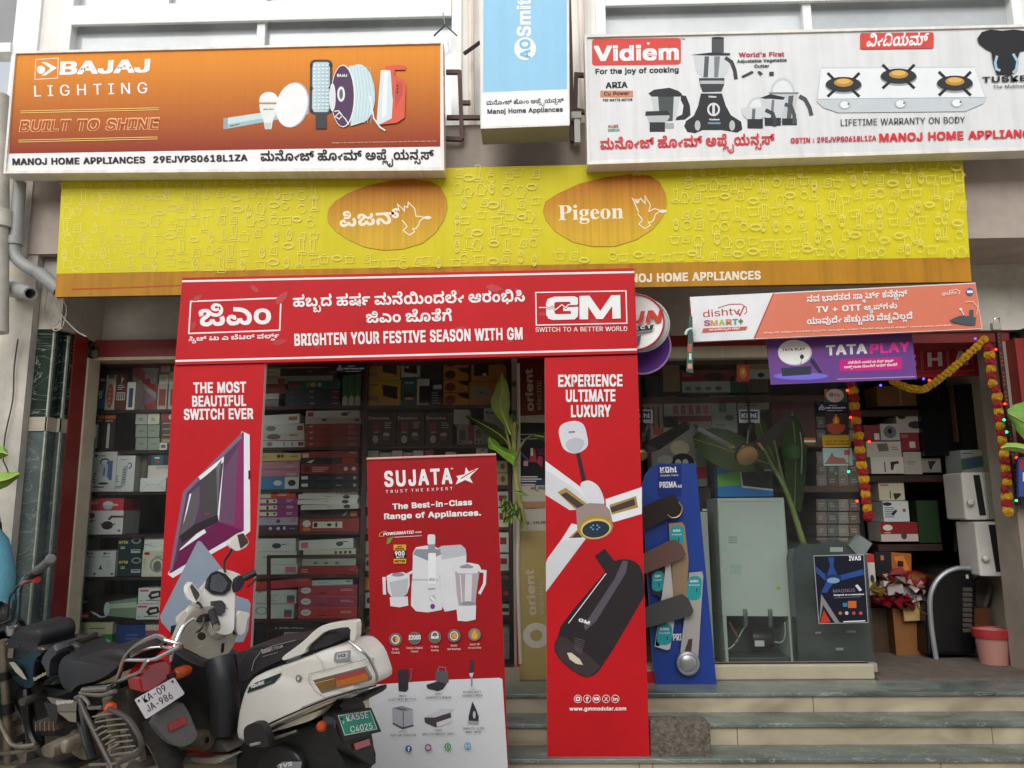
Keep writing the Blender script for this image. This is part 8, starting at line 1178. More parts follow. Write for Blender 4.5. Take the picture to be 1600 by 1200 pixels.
# doorway stock
D2 = lambda x0, y0, x1, y1, Yy, col, lab, arts=(), **k: carton(x0, y0, x1, y1, Yy, col, lab, arts, grp='d', **k)
Yd = 6.0
shelf('shelf_rack', 'brown wooden shelf rack of stock inside the open doorway', [(1342, 1520, 640), (1345, 1480, 743), (1370, 1470, 850)], [], 0, .5, Yd, mat('#3E2A1E', .6, 0, .2, 6), .05)
D2(1370, 603, 1444, 634, Yd, '#6A4E30', 'brown carton on the top doorway shelf', [('r', .48, 0, .52, 1, '#8A7454')]); D2(1401, 646, 1440, 676, Yd, '#8E8A80', 'white box with dark oval logo on the doorway shelf', [('e', .22, .18, .16, .12, '#2A2226'), ('e', .75, .6, .3, .2, '#2E2C30')]); D2(1350, 664, 1376, 690, Yd, '#6A2026', 'red box with a white square on the doorway shelf', [('r', .6, .5, .9, .9, '#A9A6A0')]); D2(1376, 662, 1405, 688, Yd - .02, '#8E8E8A', 'white box with a round black fan picture', [('e', .5, .5, .35, .38, '#55585A'), ('e', .5, .45, .12, .16, '#1E1E20')]); D2(1405, 676, 1436, 704, Yd, '#6E1E28', 'second red box with a white square on the doorway shelf', [('r', .5, .5, .8, .85, '#A9A6A0'), ('l', .1, .1, .7, .3, '#9A6A6A', 2)]); D2(1354, 690, 1408, 714, Yd - .02, '#9A968C', 'white box with an appliance photo in the doorway shelf middle', [('p', [(.3, .15), (.6, .1), (.65, .6), (.35, .65)], '#55584E'), ('l', .72, .3, .92, .6, '#6A6A64', 2)]); D2(1361, 714, 1412, 740, Yd - .02, '#A6A298', 'white box with a drill picture on the doorway shelf', [('p', [(.6, .3), (.85, .25), (.86, .4), (.72, .45), (.66, .8), (.6, .8)], '#22242A'), ('r', .4, .3, .44, .9, '#4A4C50')]); D2(1412, 706, 1440, 741, Yd, '#8E8A82', 'plain white box at the end of the doorway shelf', [('l', .2, .4, .7, .6, '#6A6A66', 2)]); D2(1440, 716, 1470, 738, Yd, '#77736A', 'dim white box with a black pistol shaped picture', [('p', [(.35, .2), (.8, .2), (.6, .5), (.5, .8), (.4, .8)], '#222')])
D2(1373, 754, 1413, 782, Yd, '#A09A86', 'cream box with a drill photo on the lower doorway shelf', [('p', [(.55, .6), (.85, .6), (.85, .72), (.66, .95), (.6, .95)], '#2A2A2C'), ('r', .42, .45, .46, .9, '#2A2A2C'), ('r', .08, .1, .4, .18, '#8A4A42')]); D2(1380, 783, 1420, 815, Yd - .05, '#A5A9A6', 'white box with blue stripes on the lower doorway shelf', [('r', .06, .3 + .09 * i, .42, .34 + .09 * i, '#3A5484') for i in range(6)] + [('e', .18, .14, .18, .09, '#22242C'), ('p', [(.3, .6), (.5, .4), (.55, .5), (.38, .72)], '#1E1E24'), ('e', .82, .45, .07, .09, '#8A4A44')]); D2(1376, 816, 1434, 846, Yd - .05, '#A09690', 'white and red box with cutter pictures on the lower doorway shelf', [('r', 0, 0, 1, .62, '#6E1E22'), ('e', .2, .28, .13, .16, '#B9B0A4'), ('l', .1, .5, .3, .6, '#B98A84', 1), ('e', .62, .7, .08, .2, '#3A3632')]); D2(1434, 782, 1468, 848, Yd, '#1A2E18', 'dark green crate on the lower doorway shelf')
D2(1440, 607, 1500, 712, 5.95, '#0E0F11', 'big black packed television leaning in the doorway', [('r', .5, .1, .52, .2, '#2A2C30')], rough=.25); D2(1492, 604, 1497, 690, 5.9, '#5A3A2A', 'narrow copper edged carton beside the black television', cat='carton'); D2(1500, 600, 1552, 702, 5.85, '#0F1012', 'second black packed television nearest the jamb', [('r', .62, .65, .92, .7, '#9A9C9A')], rough=.3)
D2(1502, 703, 1536, 738, 5.8, '#8E9290', 'white box with a green landscape photo above the white units', [('p', [(0, .4), (1, .25), (1, .75), (0, .9)], '#3A5A4A'), ('e', .5, .55, .25, .14, '#3A4A74'), ('l', .1, .1, .6, .2, '#4A5050', 1)]); D2(1536, 702, 1560, 735, 5.82, '#7E8886', 'grey green box beside the landscape photo box', [('r', .1, .35, .9, .7, '#2A4A6A'), ('r', 0, .1, 1, .18, '#8E3A44')])
def acunit(x0, y0, x1, y1, Y, lab):
    t = thing('air_conditioner_unit', lab, 'air conditioner', 'white air conditioner units stacked at the right jamb'); AW = mat('#DAD8D0', .4, 0, .05, 5)
    c = P((x0 + x1) / 2, (y0 + y1) / 2, Y); X0, X1 = P(x0, (y0 + y1) / 2, Y).x, P(x1, (y0 + y1) / 2, Y).x; Z0, Z1 = P((x0 + x1) / 2, y1, Y).z, P((x0 + x1) / 2, y0, Y).z; w_ = X1 - X0
    m = MB(); pr = [(X0, Y), (X0 + w_ * .55, Y - .03), (X1, Y + .02), (X1, Y + .25), (X0, Y + .25)]; m.prism([(x, y, Z0) for x, y in pr], (0, 0, Z1 - Z0), AW); m.build('housing', t, bevel=.012)
    m = MB(); m.prism([(X0 + w_ * .36, Y - .024, Z0 + .03), (X0 + w_ * .52, Y - .032, Z0 + .03), (X0 + w_ * .46, Y - .03, Z1 - .02), (X0 + w_ * .30, Y - .022, Z1 - .02)], (0, .004, 0), mat('#222326', .4)); m.build('vent', t); m = MB(); m.lathe((X0 + w_ * .12, Y - .02, Z0 + .12), (0, -1, 0), [(0, .022), (.02, .022), (.03, .01), (.03, .001)], AW, 12); m.build('knob', t, smooth=True); m = MB(); m.box((X0 + w_ * .62, Y - .032, Z0 + .01), (X0 + w_ * .63, Y - .01, Z1 - .01), mat('#8A8880', .5)); m.build('seam', t)
acunit(1505, 738, 1560, 812, 5.55, 'upper white air conditioner unit standing upright at the right jamb'); acunit(1527, 815, 1590, 900, 5.5, 'lower white air conditioner unit hanging above the pink bin')
# black air cooler
t = thing('air_cooler', 'black air cooler with silver edge trim standing in the doorway', 'air cooler'); Y = 5.6
pf = [(1452, 1040), (1448, 960), (1452, 925), (1465, 900), (1480, 890), (1515, 886), (1523, 900), (1527, 1040)]
m = MB(); pts = [P(x, y, Y) for x, y in pf]; zf = FLOOR + .03; pts[0].z = zf; pts[-1].z = zf; m.prism(pts, (0, .42, 0), mat('#0E0F11', .35, 0, .1, 5)); m.build('body', t, bevel=.015)
m = MB(); m.tube([P(1463, 1030, Y - .01), P(1456, 985, Y - .01), P(1453, 940, Y - .01), P(1459, 915, Y - .01), P(1474, 897, Y - .01), P(1495, 888, Y - .01), P(1516, 888, Y - .01)], .017, mat('#A9ACAF', .35, .4), 8); m.build('silver_trim', t, smooth=True)
m = MB()
for k in range(9): m.prism([P(1504, 918 + k * 8, Y - .004), P(1518, 918 + k * 8, Y - .004), P(1520, 924 + k * 8, Y - .004), P(1505, 924 + k * 8, Y - .004)], (0, .01, 0), mat('#4A443C', .6))
m.build('grille', t)
m = MB(); m.box(tuple(P(1510, 904, Y - .005)), tuple(P(1513, 898, Y - .005) + Vector((0, .01, 0))), mat('#C9C9C4', .4)); m.build('badge', t)
m = MB()
for x in (1460, 1515): m.lathe((P(x, 1040, Y).x, Y + .08, FLOOR + .018), (1, 0, 0), [(-.012, .01), (-.012, .018), (.012, .018), (.012, .01)], mat('#1A1A1C', .5), 12)
m.build('castor', t)
t = thing('waste_bin', 'pink plastic waste bin with red rim beside the air cooler', 'bin'); Y = 5.45
c = P(1555, 1043, Y); c.z = FLOOR; h = P(1553, 984, Y).z - FLOOR; r = (P(1580, 1000, Y).x - P(1527, 1000, Y).x) / 2
m = MB(); m.lathe(c, (0, 0, 1), [(0, .001), (0, r * .78), (h, r * .97), (h, r * .9), (.03, r * .7), (.03, .001)], mat('#B98478', .5, 0, .08, 5), 26); m.build('bucket', t, smooth=True)
m = MB(); m.lathe(c + Vector((0, 0, h - .045)), (0, 0, 1), [(0, r * .95), (0, r * 1.04), (.05, r * 1.06), (.055, r * .98), (.02, r * .92)], mat('#A83034', .45), 26); m.build('rim', t, smooth=True)
carton(1398, 950, 1450, 1036, 5.75, '#6A4422', 'large brown cardboard carton on the doorway floor', [('r', 0, .0, 1, .02, '#4A2E18')], grp=None, cat='carton', side='#4A3018', depth=.35); carton(1362, 950, 1398, 1030, 5.85, '#3A2A1E', 'dark brown cardboard carton behind the large brown one', (), cat='carton', depth=.3); carton(1411, 932, 1438, 970, 5.7, '#8E744C', 'light brown carton flap leaning on the large brown carton', (), cat='carton', depth=.015, rot=3); carton(1519, 950, 1548, 984, 5.75, '#5A3620', 'small dark carton behind the pink bin', (), cat='carton', depth=.2)
# heap of bags and papers on the carton
t = thing('packing_heap', 'heap of red bags, leaflets and clear plastic on the brown cartons', 'heap'); Y = 5.78
rh = random.Random(8); m = MB()
for k in range(34):
    cx, cy = rh.uniform(1368, 1448), rh.uniform(888, 946); s = rh.uniform(6, 13); a = rh.uniform(-.9, .9); cc = rh.choice(('#9A1E26', '#8E1A24', '#A9A8A4', '#B4B2AC', '#2E2A5A', '#7A1A22', '#C9C6BE', '#C9C6BE', '#B08A2A'))
    if abs(cx - 1410) > 26 and cy < 905: continue
    q = [P(cx + s * (u * math.cos(a) - v * math.sin(a)), cy + s * (u * math.sin(a) + v * math.cos(a)), Y - .1 + rh.uniform(-.08, .08)) for u, v in ((-1, -.6), (0, -.75), (1, -.5), (1, .6), (0, .5), (-1, .6))]
    m.prism(q, (0, .02, 0), mat(cc, .4, 0, .2, 12))
m.build('leaflets', t)
for x, y, r_, c_ in ((1382, 922, .085, '#9A101C'), (1396, 932, .07, '#8A0F1A'), (1428, 906, .09, '#8E1420'), (1412, 930, .085, '#8A8C8C'), (1436, 920, .07, '#9A9C9C'), (1372, 935, .06, '#7A0E18')):
    b = MB(); b.ball(P(x, y, Y - .03), r_, mat(c_, .25, 0, .3, 25, .6), 9, (1, .8, .75)); b.build('bag', t, smooth=True)
carton(1357, 866, 1368, 930, 5.72, '#A9A49C', 'narrow white box with red cap behind the blue fan poster', [('r', 0, 0, 1, .2, '#A02A2A'), ('e', .5, .6, .3, .1, '#333')], grp='d'); carton(1368, 862, 1393, 900, 5.95, '#17151A', 'small black box with orange square on the heap', [('r', .35, .15, .55, .35, '#A85A3A')], grp='d', depth=.1); carton(1393, 864, 1424, 900, 5.95, '#8E4E1E', 'orange tool box carton on the heap', [('p', [(.1, .2), (.6, .1), (.9, .7), (.5, .8)], '#B46A2A'), ('r', .3, .35, .6, .6, '#2A1A10')], grp='d', depth=.1, rot=-4)
m = MB(); m.tube([P(1420, 917, 5.66), P(1430, 930, 5.64), P(1434, 948, 5.62), P(1444, 958, 5.6), P(1458, 960, 5.58)], .004, mat('#151515', .5), 6); tag(m.build('power_cord', smooth=True), 'thin black cord running from the heap to the black air cooler', 'cord')
m = MB(); m.tube([P(1493, 862, 6.2), P(1500, 700, 6.2)], .02, mat('#4A4A48', .4, .4), 8, 0); tag(m.build('metal_pole'), 'thin grey pole standing behind the black air cooler', 'pole')
t = thing('steel_channel', 'two leaning grey steel channels behind the air cooler', 'channel'); m = MB()
m.prism([P(x, y, 5.85) for x, y in ((1523, 905), (1537, 900), (1541, 912), (1534, 950), (1525, 945))], (0, .03, 0), mat('#6A6A68', .5)); m.prism([P(x, y, 5.82) for x, y in ((1545, 908), (1552, 918), (1541, 952), (1536, 950))], (0, .03, 0), mat('#7A7A76', .5)); m.build('channel', t)
t = MB(); t.prism([P(x, y, 4.93) for x, y in ((1591, 715), (1640, 712), (1650, 776), (1592, 776))], (0, .02, 0), mat('#2A4A8E', .4)); b = Art(4.93); b.poly([(1593, 718), (1604, 716), (1606, 730), (1594, 734)], '#B03038'); b.rect(1598, 738, 1620, 752, '#C9CDD2')
for fz, mi in zip(b.f, b.mi): t.add([b.v[i] for i in fz], [tuple(range(len(fz)))], b.ms[mi])
tag(t.build('notice_board'), 'blue notice with a red corner at the extreme right edge', 'sign')
# concrete block on the steps
Y = 4.30; rk = random.Random(2)
m = MB(); q0, q1 = P(1017, 1178, Y), P(1113, 1176, Y); zt_ = P(1065, 1127, Y).z; zb_ = TZ[2] + .001
nx, ny, nz = 14, 5, 8; V = {}
def bp(i, j, k):
    f = lambda t: t; x = q0.x + (q1.x - q0.x) * i / nx; y = Y + .13 * j / ny; z = zb_ + (zt_ - zb_) * k / nz
    e = sum(c in (0, mx) for c, mx in ((i, nx), (j, ny), (k, nz))); n_ = rk.uniform(-1, 1) * .003
    if k == nz and i == nx: x -= .012; z -= .012
    elif e >= 2 and k: x += (.006 if i == 0 else -.006 if i == nx else 0); z -= .005 if k == nz else 0; y += .005 if j == 0 else 0
    return Vector((x + n_, y + rk.uniform(-.003, .003), z + (rk.uniform(-.003, .003) if 0 < k else 0)))
for i in range(nx + 1):
    for j in range(ny + 1):
        for k in range(nz + 1):
            if i in (0, nx) or j in (0, ny) or k in (0, nz): V[i, j, k] = bp(i, j, k)
CM = mat('#7E7468', .95, 0, .5, 45, .9)
for i in range(nx):
    for k in range(nz): m.quad(V[i, 0, k], V[i + 1, 0, k], V[i + 1, 0, k + 1], V[i, 0, k + 1], CM); m.quad(V[i, ny, k], V[i, ny, k + 1], V[i + 1, ny, k + 1], V[i + 1, ny, k], CM)
for i in range(nx):
    for j in range(ny): m.quad(V[i, j, nz], V[i + 1, j, nz], V[i + 1, j + 1, nz], V[i, j + 1, nz], CM); m.quad(V[i, j, 0], V[i, j + 1, 0], V[i + 1, j + 1, 0], V[i + 1, j, 0], CM)
for j in range(ny):
    for k in range(nz): m.quad(V[0, j, k], V[0, j, k + 1], V[0, j + 1, k + 1], V[0, j + 1, k], CM); m.quad(V[nx, j, k], V[nx, j + 1, k], V[nx, j + 1, k + 1], V[nx, j, k + 1], CM)
tag(m.build('concrete_block', smooth=50), 'rough grey concrete block standing on the lowest step beside the red arch', 'block')
# ================================================================ two-wheelers: laid out on their own leaning centre planes
def cham(p, t=.1):
    q = []
    for i, b in enumerate(p):
        a, c = p[i - 1], p[(i + 1) % len(p)]; q += [(b[0] + (a[0] - b[0]) * t * k, b[1] + (a[1] - b[1]) * t * k) for k in (1, .4)] + [(b[0] + (c[0] - b[0]) * t * k, b[1] + (c[1] - b[1]) * t * k) for k in (.4, 1)]
    return q
class Ride:
    """centre plane of a two-wheeler: a point on it, its heading, its lean; o = metres towards its left side"""
    k, ky = .4, .35
    def __init__(s, px, py, Y, ang, lean):
        p = P(px, py, Y); a = math.radians(ang); s.h = Vector((-math.cos(a), math.sin(a), 0)); left = Vector((-math.sin(a), -math.cos(a), 0)); l = math.radians(lean)
        s.n = left * math.cos(l) - Vector((0, 0, 1)) * math.sin(l); s.u = left * math.sin(l) + Vector((0, 0, 1)) * math.cos(l); s.pl = Plane(p, s.n)
    def pt(s, x, y, o=0): return P(x, y, s.pl.off(o))
def solid(mb, rd, pts, o0, o1, M, ins=.82, raw=False):
    """side profile (photo pixels on the near face plane) carried through the width, edges drawn in"""
    xs, ys = [p[0] for p in pts], [p[1] for p in pts]; c0 = rd.pt(sum(xs) / len(xs), sum(ys) / len(ys), o1); sh = px(c0 + rd.n * (o0 - o1)) - px(c0)
    kx = max(.45, 1 - rd.k * sh.x / max(1, max(xs) - min(xs))); ky = max(.45, 1 + rd.ky * sh.y / max(1, max(ys) - min(ys)))   # outline given as seen: near face + width
    if not raw: pts = [(min(xs) + (x - min(xs)) * kx, max(ys) + (y - max(ys)) * ky) for x, y in pts]
    near = [rd.pt(x, y, o1) for x, y in pts]; wv = rd.n * (o0 - o1); n = len(near); c = sum(near, Vector()) / n
    sc = lambda k, t: [c + (p - c) * k + wv * t for p in near]
    rings = [sc(ins, -.02), sc((1 + ins) / 2 + .03, .04), sc(1, .2), sc(1, .8), sc((1 + ins) / 2 + .03, .96), sc(ins, 1.02)]
    mb.loft(rings, M)
def wheel(parent, rd, c, R, wd, spokes, rimcol, nm='wheel'):
    """tyre, rim and spokes in the plane of the ride; c is a 3-D hub point"""
    u, v, n = rd.h, rd.u, rd.n
    ring = lambda r, o, k=36: [c + (u * math.cos(2 * math.pi * i / k) + v * math.sin(2 * math.pi * i / k)) * r + n * o for i in range(k)]
    w_ = thing(nm, None, None); w_.parent = parent
    m = MB(); pr = [(R - .075, -wd * .42), (R - .05, -wd * .5), (R - .015, -wd * .4), (R, -wd * .15), (R, wd * .15), (R - .015, wd * .4), (R - .05, wd * .5), (R - .075, wd * .42), (R - .075, -wd * .42)]
    m.loft([ring(r, o) for r, o in pr], mat('#2A2724', .8, 0, .3, 40, .5), cap=False); o = m.build('tyre', w_, smooth=True)
    m = MB(); m.loft([ring(r, o) for r, o in [(R - .09, -wd * .36), (R - .072, -wd * .44), (R - .072, wd * .44), (R - .09, wd * .36), (R - .09, -wd * .36)]], mat(rimcol, .35, .5, .2, 20), cap=False)
    for k in range(spokes):
        a = 2 * math.pi * k / spokes + .3; d = u * math.cos(a) + v * math.sin(a); t = u * -math.sin(a) + v * math.cos(a)
        q = [c + d * .03 - t * .028, c + d * .03 + t * .028, c + d * (R - .085) + t * .017, c + d * (R - .085) - t * .017]; m.prism([p + n * .014 for p in q], n * -.028, mat(rimcol, .35, .5, .2, 20))
    m.lathe(c - n * .06, n, [(0, .02), (0, .06), (.03, .075), (.09, .075), (.12, .06), (.12, .02)], mat('#6A6258', .5, .4, .3, 20), 18); m.build('rim', w_, smooth=True)
    return w_
DUST = mat('#7E7264', .75, .1, .35, 14, .2); BLK = mat('#17171A', .4, 0, .12, 8); BLP = mat('#0E0F12', .22, 0, .08, 6, 0, 0, .5, .4); LEA = mat('#2A282B', .5, 0, .12, 22, .12); CHR = mat('#C4C4C4', .2, 1, .1, 10); STEEL = mat('#8A847A', .4, .7, .25, 20); GRP = mat('#55554F', .6, 0, .2, 12); ORG = mat('#B8481A', .2, 0, .1, 9); TRED = mat('#8E0F14', .15, 0, .08, 8, 0, 0, .6, .5)
# motorcycle
t = thing('motorcycle', 'dusty black motorcycle with a leather tank bag and chrome carrier parked at the left', 'motorcycle')
md = Ride(255, 1083, 3.42, 33, 10); md.k, md.ky = .8, .6; T = lambda pts, o=0: [md.pt(p[0], p[1], p[2] if len(p) > 2 else o) for p in pts]
hub = md.pt(222, 1212, 0); fhub = hub + md.h * 1.23
wheel(t, md, hub, .295, .09, 5, '#A89E90'); wheel(t, md, fhub, .295, .075, 5, '#A89E90')
m = MB(); solid(m, md, sub([(8, 1022), (30, 1020), (62, 1020), (92, 1000), (108, 994), (122, 1010), (104, 1016), (94, 1030), (90, 1052), (95, 1072), (70, 1078), (46, 1070), (28, 1056), (14, 1038)], 2), -.09, .1, BLP, .94); solid(m, md, sub([(14, 1034), (30, 1012), (70, 1004), (112, 1002), (126, 1014), (128, 1060), (60, 1076), (24, 1060)], 1), -.08, .05, BLP, .95, True); m.build('fuel_tank', t, smooth=50)
a = Art(md.pl.off(.108)); a.poly([(14, 1035), (22, 1034), (34, 1048), (42, 1062), (37, 1061), (24, 1050)], '#A9A49A'); a.txt('Splendor', 53, 1064, 73, 1053.5, 5, '#B9AE9A', it=.2); a.build('tank_emblem', t)
m = MB(); solid(m, md, sub([(60, 1024), (106, 988), (126, 1010), (104, 1018), (96, 1032), (94, 1058), (88, 1060), (78, 1040)], 1), -.09, .108, mat('#3A3A42', .4, 0, .1, 15, .1), .9); m.build('tank_cover', t, smooth=50)
m = MB(); solid(m, md, sub([(6, 1026), (12, 996), (34, 980), (58, 967), (80, 970), (100, 972), (109, 990), (102, 1010), (98, 1026), (58, 1036), (14, 1034)], 1), -.08, .09, LEA, .95); o = m.build('tank_bag', t, smooth=50)
m = MB(); m.tube(T([(10, 1008, .1), (16, 998, .08), (30, 989, .05), (64, 976, .02), (72, 976, .0)]), .0025, mat('#8A8478', .4, .5), 5); m.tube(T([(12, 1013, .1), (36, 1018, .1), (52, 1018, .09), (80, 1004, .0), (104, 989, -.06)]), .003, mat('#151518', .5), 5); m.tube(T([(30, 1010, .1), (27, 1004, .09), (42, 992, .06), (66, 981, .02), (72, 984, .02), (50, 1000, .07), (34, 1010, .1)]), .0025, mat('#3A383C', .5), 5)
m.box(tuple(T([(15, 1027, .12)])[0]), tuple(T([(19, 1014, .12)])[0] + Vector((.0, .01, 0))), STEEL); m.build('zipper', o)
m = MB(); solid(m, md, sub([(88, 1046), (92, 1024), (104, 1012), (122, 1011), (136, 1018), (150, 1016), (176, 1006), (212, 1001), (236, 1003), (254, 1012), (246, 1024), (234, 1033), (216, 1046), (196, 1056), (172, 1064), (150, 1066), (130, 1073), (122, 1084), (110, 1082), (97, 1070)], 2), -.09, .1, LEA, .93); m.build('seat', t, smooth=50)
for s in (.11, -.1):
    m = MB(); m.tube(T([(140, 1075, s), (168, 1073, s), (180, 1067, s), (187, 1052, s), (194, 1030, s), (208, 1012, s), (236, 996, s * .9), (247, 994, s * .7), (258, 1000, s * .5)]), .010, CHR, 8); m.tube(T([(180, 1067, s), (214, 1052, s), (220, 1047, s), (229, 1032, s)]), .008, CHR, 8); m.tube(T([(194, 1031, s), (236, 1031, s * .9), (256, 1023, s * .7), (281, 1010, s * .4)]), .008, CHR, 8); m.build('grab_rail', t, smooth=True)
m = MB(); m.tube(T([(258, 1000, .07), (282, 1007, .04), (280, 1014, .0), (258, 1012, -.05)]), .008, CHR, 8); m.tube(T([(204, 1026, .1), (236, 1012, .05), (270, 1012, .0)]), .006, CHR, 8); m.tube(T([(258, 1000, .07), (252, 1009, .05), (266, 1014, .02)]), .006, CHR, 8); m.build('rear_carrier', t, smooth=True)
# tail: lamp, plate, mudguard face backwards (towards the viewer's right)
bk = Plane(md.pt(255, 1083, 0) - md.h * .06, -md.h * .92 + md.u * .3)
m = MB(); q = [P(x, y, bk) for x, y in ((217, 1058), (232, 1040), (262, 1031), (267, 1040), (268, 1056), (240, 1079), (222, 1083))]; m.prism(q, md.h * .1, TRED); m.build('tail_lamp', t, bevel=.008)
def stalk(a, b, r, lens, col, base):
    m = MB(); A_, B_ = a, b; m.tube([A_, B_], r * .45, base, 8, 0); o = m.build('indicator_arm', t); d = (B_ - A_).normalized()
    m = MB(); m.lathe(B_ - d * .01, d, [(0, r * .7), (.012, r), (lens * .7, r * .95), (lens, r * .55), (lens, .001)], col, 14); o = m.build('indicator', t, smooth=True)
stalk(P(262, 1058, bk), P(276, 1053, bk), .026, .075, ORG, BLK); stalk(md.pt(142, 1103, .10), md.pt(172, 1107, .17), .027, .055, ORG, BLK)
pk = bk.off(.012); m = MB(); q = [P(x, y, pk) for x, y in cham([(210, 1093), (272, 1058), (289, 1084), (228, 1124)])]; m.prism(q, md.h * .004, mat('#D4D0D6', .4, 0, .06, 10), STEEL); o = m.build('number_plate', t)
a = Art(pk, .0002, .0006); a.txt('KA-09', 226.5, 1098.5, 261, 1079, 11, K, 'M'); a.txt('JA-986', 232, 1112.5, 271, 1090.5, 11, K, 'M'); a.ell(217, 1095, 1.8, 2, '#2A2628', 0, 10); a.ell(269.5, 1065, 1.8, 2, '#2A2628', 0, 10); a.build('lettering', o)
mg = bk.off(-.02); m = MB(); q = [P(x, y, mg) for x, y in sub([(237, 1126), (284, 1094), (296, 1112), (306, 1138), (312, 1150), (296, 1166), (276, 1168), (256, 1152)], 1)]; m.prism(q, md.h * .05, mat('#5A5A58', .6, 0, .15, 10)); o = m.build('rear_mudguard', t, bevel=.006)
m = MB(); q = [P(x, y, mg.off(.008)) for x, y in ((263, 1132), (289, 1119), (292, 1131), (265, 1143))]; m.prism(q, md.h * .008, TRED); m.build('reflector', o)
m = MB(); solid(m, md, sub([(186, 1068), (216, 1060), (228, 1080), (232, 1100), (250, 1150), (254, 1172), (240, 1176), (226, 1150), (206, 1118), (190, 1100), (176, 1094), (172, 1078)], 1), -.07, .07, mat('#2E2A26', .6, 0, .25, 12), .9); m.build('inner_fender', t, smooth=50)
m = MB(); solid(m, md, [(20, 1052), (70, 1068), (130, 1078), (200, 1062), (206, 1084), (150, 1104), (130, 1150), (60, 1150), (50, 1100), (24, 1084)], -.06, .0, mat('#1C1A19', .7, 0, .2, 12), .95); m.build('chassis', t, smooth=50)
# side panel, engine, frame
m = MB(); solid(m, md, sub([(66, 1077), (92, 1080), (120, 1083), (121, 1104), (119, 1132), (106, 1128), (90, 1118), (76, 1092)], 1), -.1, .13, BLK, .92); o = m.build('side_panel', t, smooth=50)
a = Art(md.pl.off(.134)); a.poly([(73, 1089), (120, 1096), (119, 1112), (90, 1112)], '#6E6A62'); a.poly([(90, 1113), (119, 1113), (119, 1129), (108, 1127)], '#7E776A'); a.txt('Splendor', 87, 1100.5, 114, 1098.5, 6, '#CFC8BC', it=.3); a.build('panel_emblem', o)
m = MB(); solid(m, md, sub([(28, 1082), (52, 1078), (56, 1096), (50, 1104), (32, 1102)], 1), -.06, .1, mat('#4A4640', .6, 0, .2, 12), .9); m.build('air_filter', t, smooth=50)
m = MB(); solid(m, md, sub([(60, 1112), (88, 1114), (96, 1132), (92, 1142), (62, 1140), (54, 1128)], 1), -.1, .09, DUST, .9)
for k in range(5): solid(m, md, [(56 + k * 7, 1110), (59 + k * 7, 1110), (60 + k * 7, 1142), (57 + k * 7, 1142)], -.12, .11, DUST, .95)
solid(m, md, sub([(64, 1150), (76, 1138), (112, 1138), (118, 1150), (118, 1178), (110, 1186), (78, 1182), (66, 1170)], 2), -.13, .15, DUST, .85); solid(m, md, sub([(92, 1152), (110, 1148), (118, 1166), (112, 1180), (98, 1176)], 2), .1, .175, mat('#9A8E7E', .5, .3, .3, 14), .8); solid(m, md, sub([(20, 1180), (120, 1172), (150, 1190), (150, 1215), (20, 1215)], 1), -.1, .1, mat('#4A443C', .7, .2, .4, 12), .9); solid(m, md, sub([(104, 1124), (150, 1140), (186, 1186), (160, 1190), (110, 1170)], 1), -.06, .1, mat('#5E564A', .7, .2, .4, 14), .9); m.build('engine', t, smooth=50)
m = MB(); m.tube(T([(40, 1078, .02), (42, 1100, .03), (46, 1140, .03), (62, 1172, .03), (90, 1190, .03)]), .02, BLK, 8); m.tube(T([(120, 1090, .1), (128, 1110, .12), (136, 1150, .14), (146, 1182, .14)]), .014, BLK, 8); m.tube(T([(126, 1128, .1), (134, 1160, .12), (142, 1185, .12)]), .016, mat('#1E1D20', .5), 8); m.build('frame', t, smooth=True)
m = MB(); q = T([(98, 1082, .14), (118, 1080, .14)]); m.tube(T([(118, 1090, .15), (128, 1088, .16), (138, 1098, .17), (140, 1106, .17), (160, 1105, .17)]), .008, STEEL, 8); m.tube(T([(130, 1078, .14), (170, 1076, .14)]), .012, STEEL, 8); m.tube(T([(126, 1083, .14), (158, 1086, .14), (180, 1080, .14)]), .010, mat('#7A7264', .5, .4), 8); m.build('bracket', t, smooth=True)
# side guard with its bars and coils
so_ = .22; m = MB(); m.tube(T([(124, 1092, so_), (132, 1112, so_), (146, 1140, so_), (160, 1168, so_), (176, 1200, so_)]), .011, mat('#55504A', .5, .3), 8); m.tube(T([(170, 1108, so_), (196, 1120, so_), (212, 1140, so_), (221, 1160, so_), (219, 1176, so_), (206, 1182, so_), (186, 1192, so_)]), .011, mat('#4A4642', .5, .3), 8)
for k in range(8):
    y = 1119 + k * 8.6; m.tube(T([(145 + k * 4, y + 1, so_), (168 + k * 4, y - 3, so_), (190 + k * 3.4, y - 5, so_)]), .0035, mat('#8A8478', .5, .3), 6)
for k in range(5): m.tube(T([(148 + k * 6, 1142 + k * 7, so_ + .005), (156 + k * 6, 1137 + k * 7, so_ + .01), (162 + k * 6, 1134 + k * 7, so_)]), .004, mat('#8A8478', .5, .3), 6)
m.tube(T([(184, 1178, so_), (206, 1176, so_), (216, 1170, so_)]), .006, mat('#7A7468', .5, .3), 6); m.tube(T([(140, 1195, so_), (180, 1193, so_), (210, 1185, so_)]), .006, mat('#7A7468', .5, .3), 6); m.build('side_guard', t, smooth=True)
m = MB(); m.tube(T([(168, 1090, .16), (176, 1130, .15), (186, 1180, .14)]), .022, mat('#6A6254', .6, .3, .3, 18), 10); m.build('shock_absorber', t, smooth=True)
m = MB(); c = P(324, 1157, bk.off(-.12)); ax = (md.h * 1 + Vector((0, 0, -.1))).normalized(); m.lathe(c, ax, [(.004, .001), (.004, .012), (.0, .016), (0, .038), (.03, .044), (.4, .044), (.55, .02)], mat('#6E6252', .5, .5, .3, 16), 18); m.lathe(c - ax * .001, ax, [(.0, .001), (0, .011)], mat('#0A0A0A', .8), 12); m.build('exhaust', t, smooth=True)
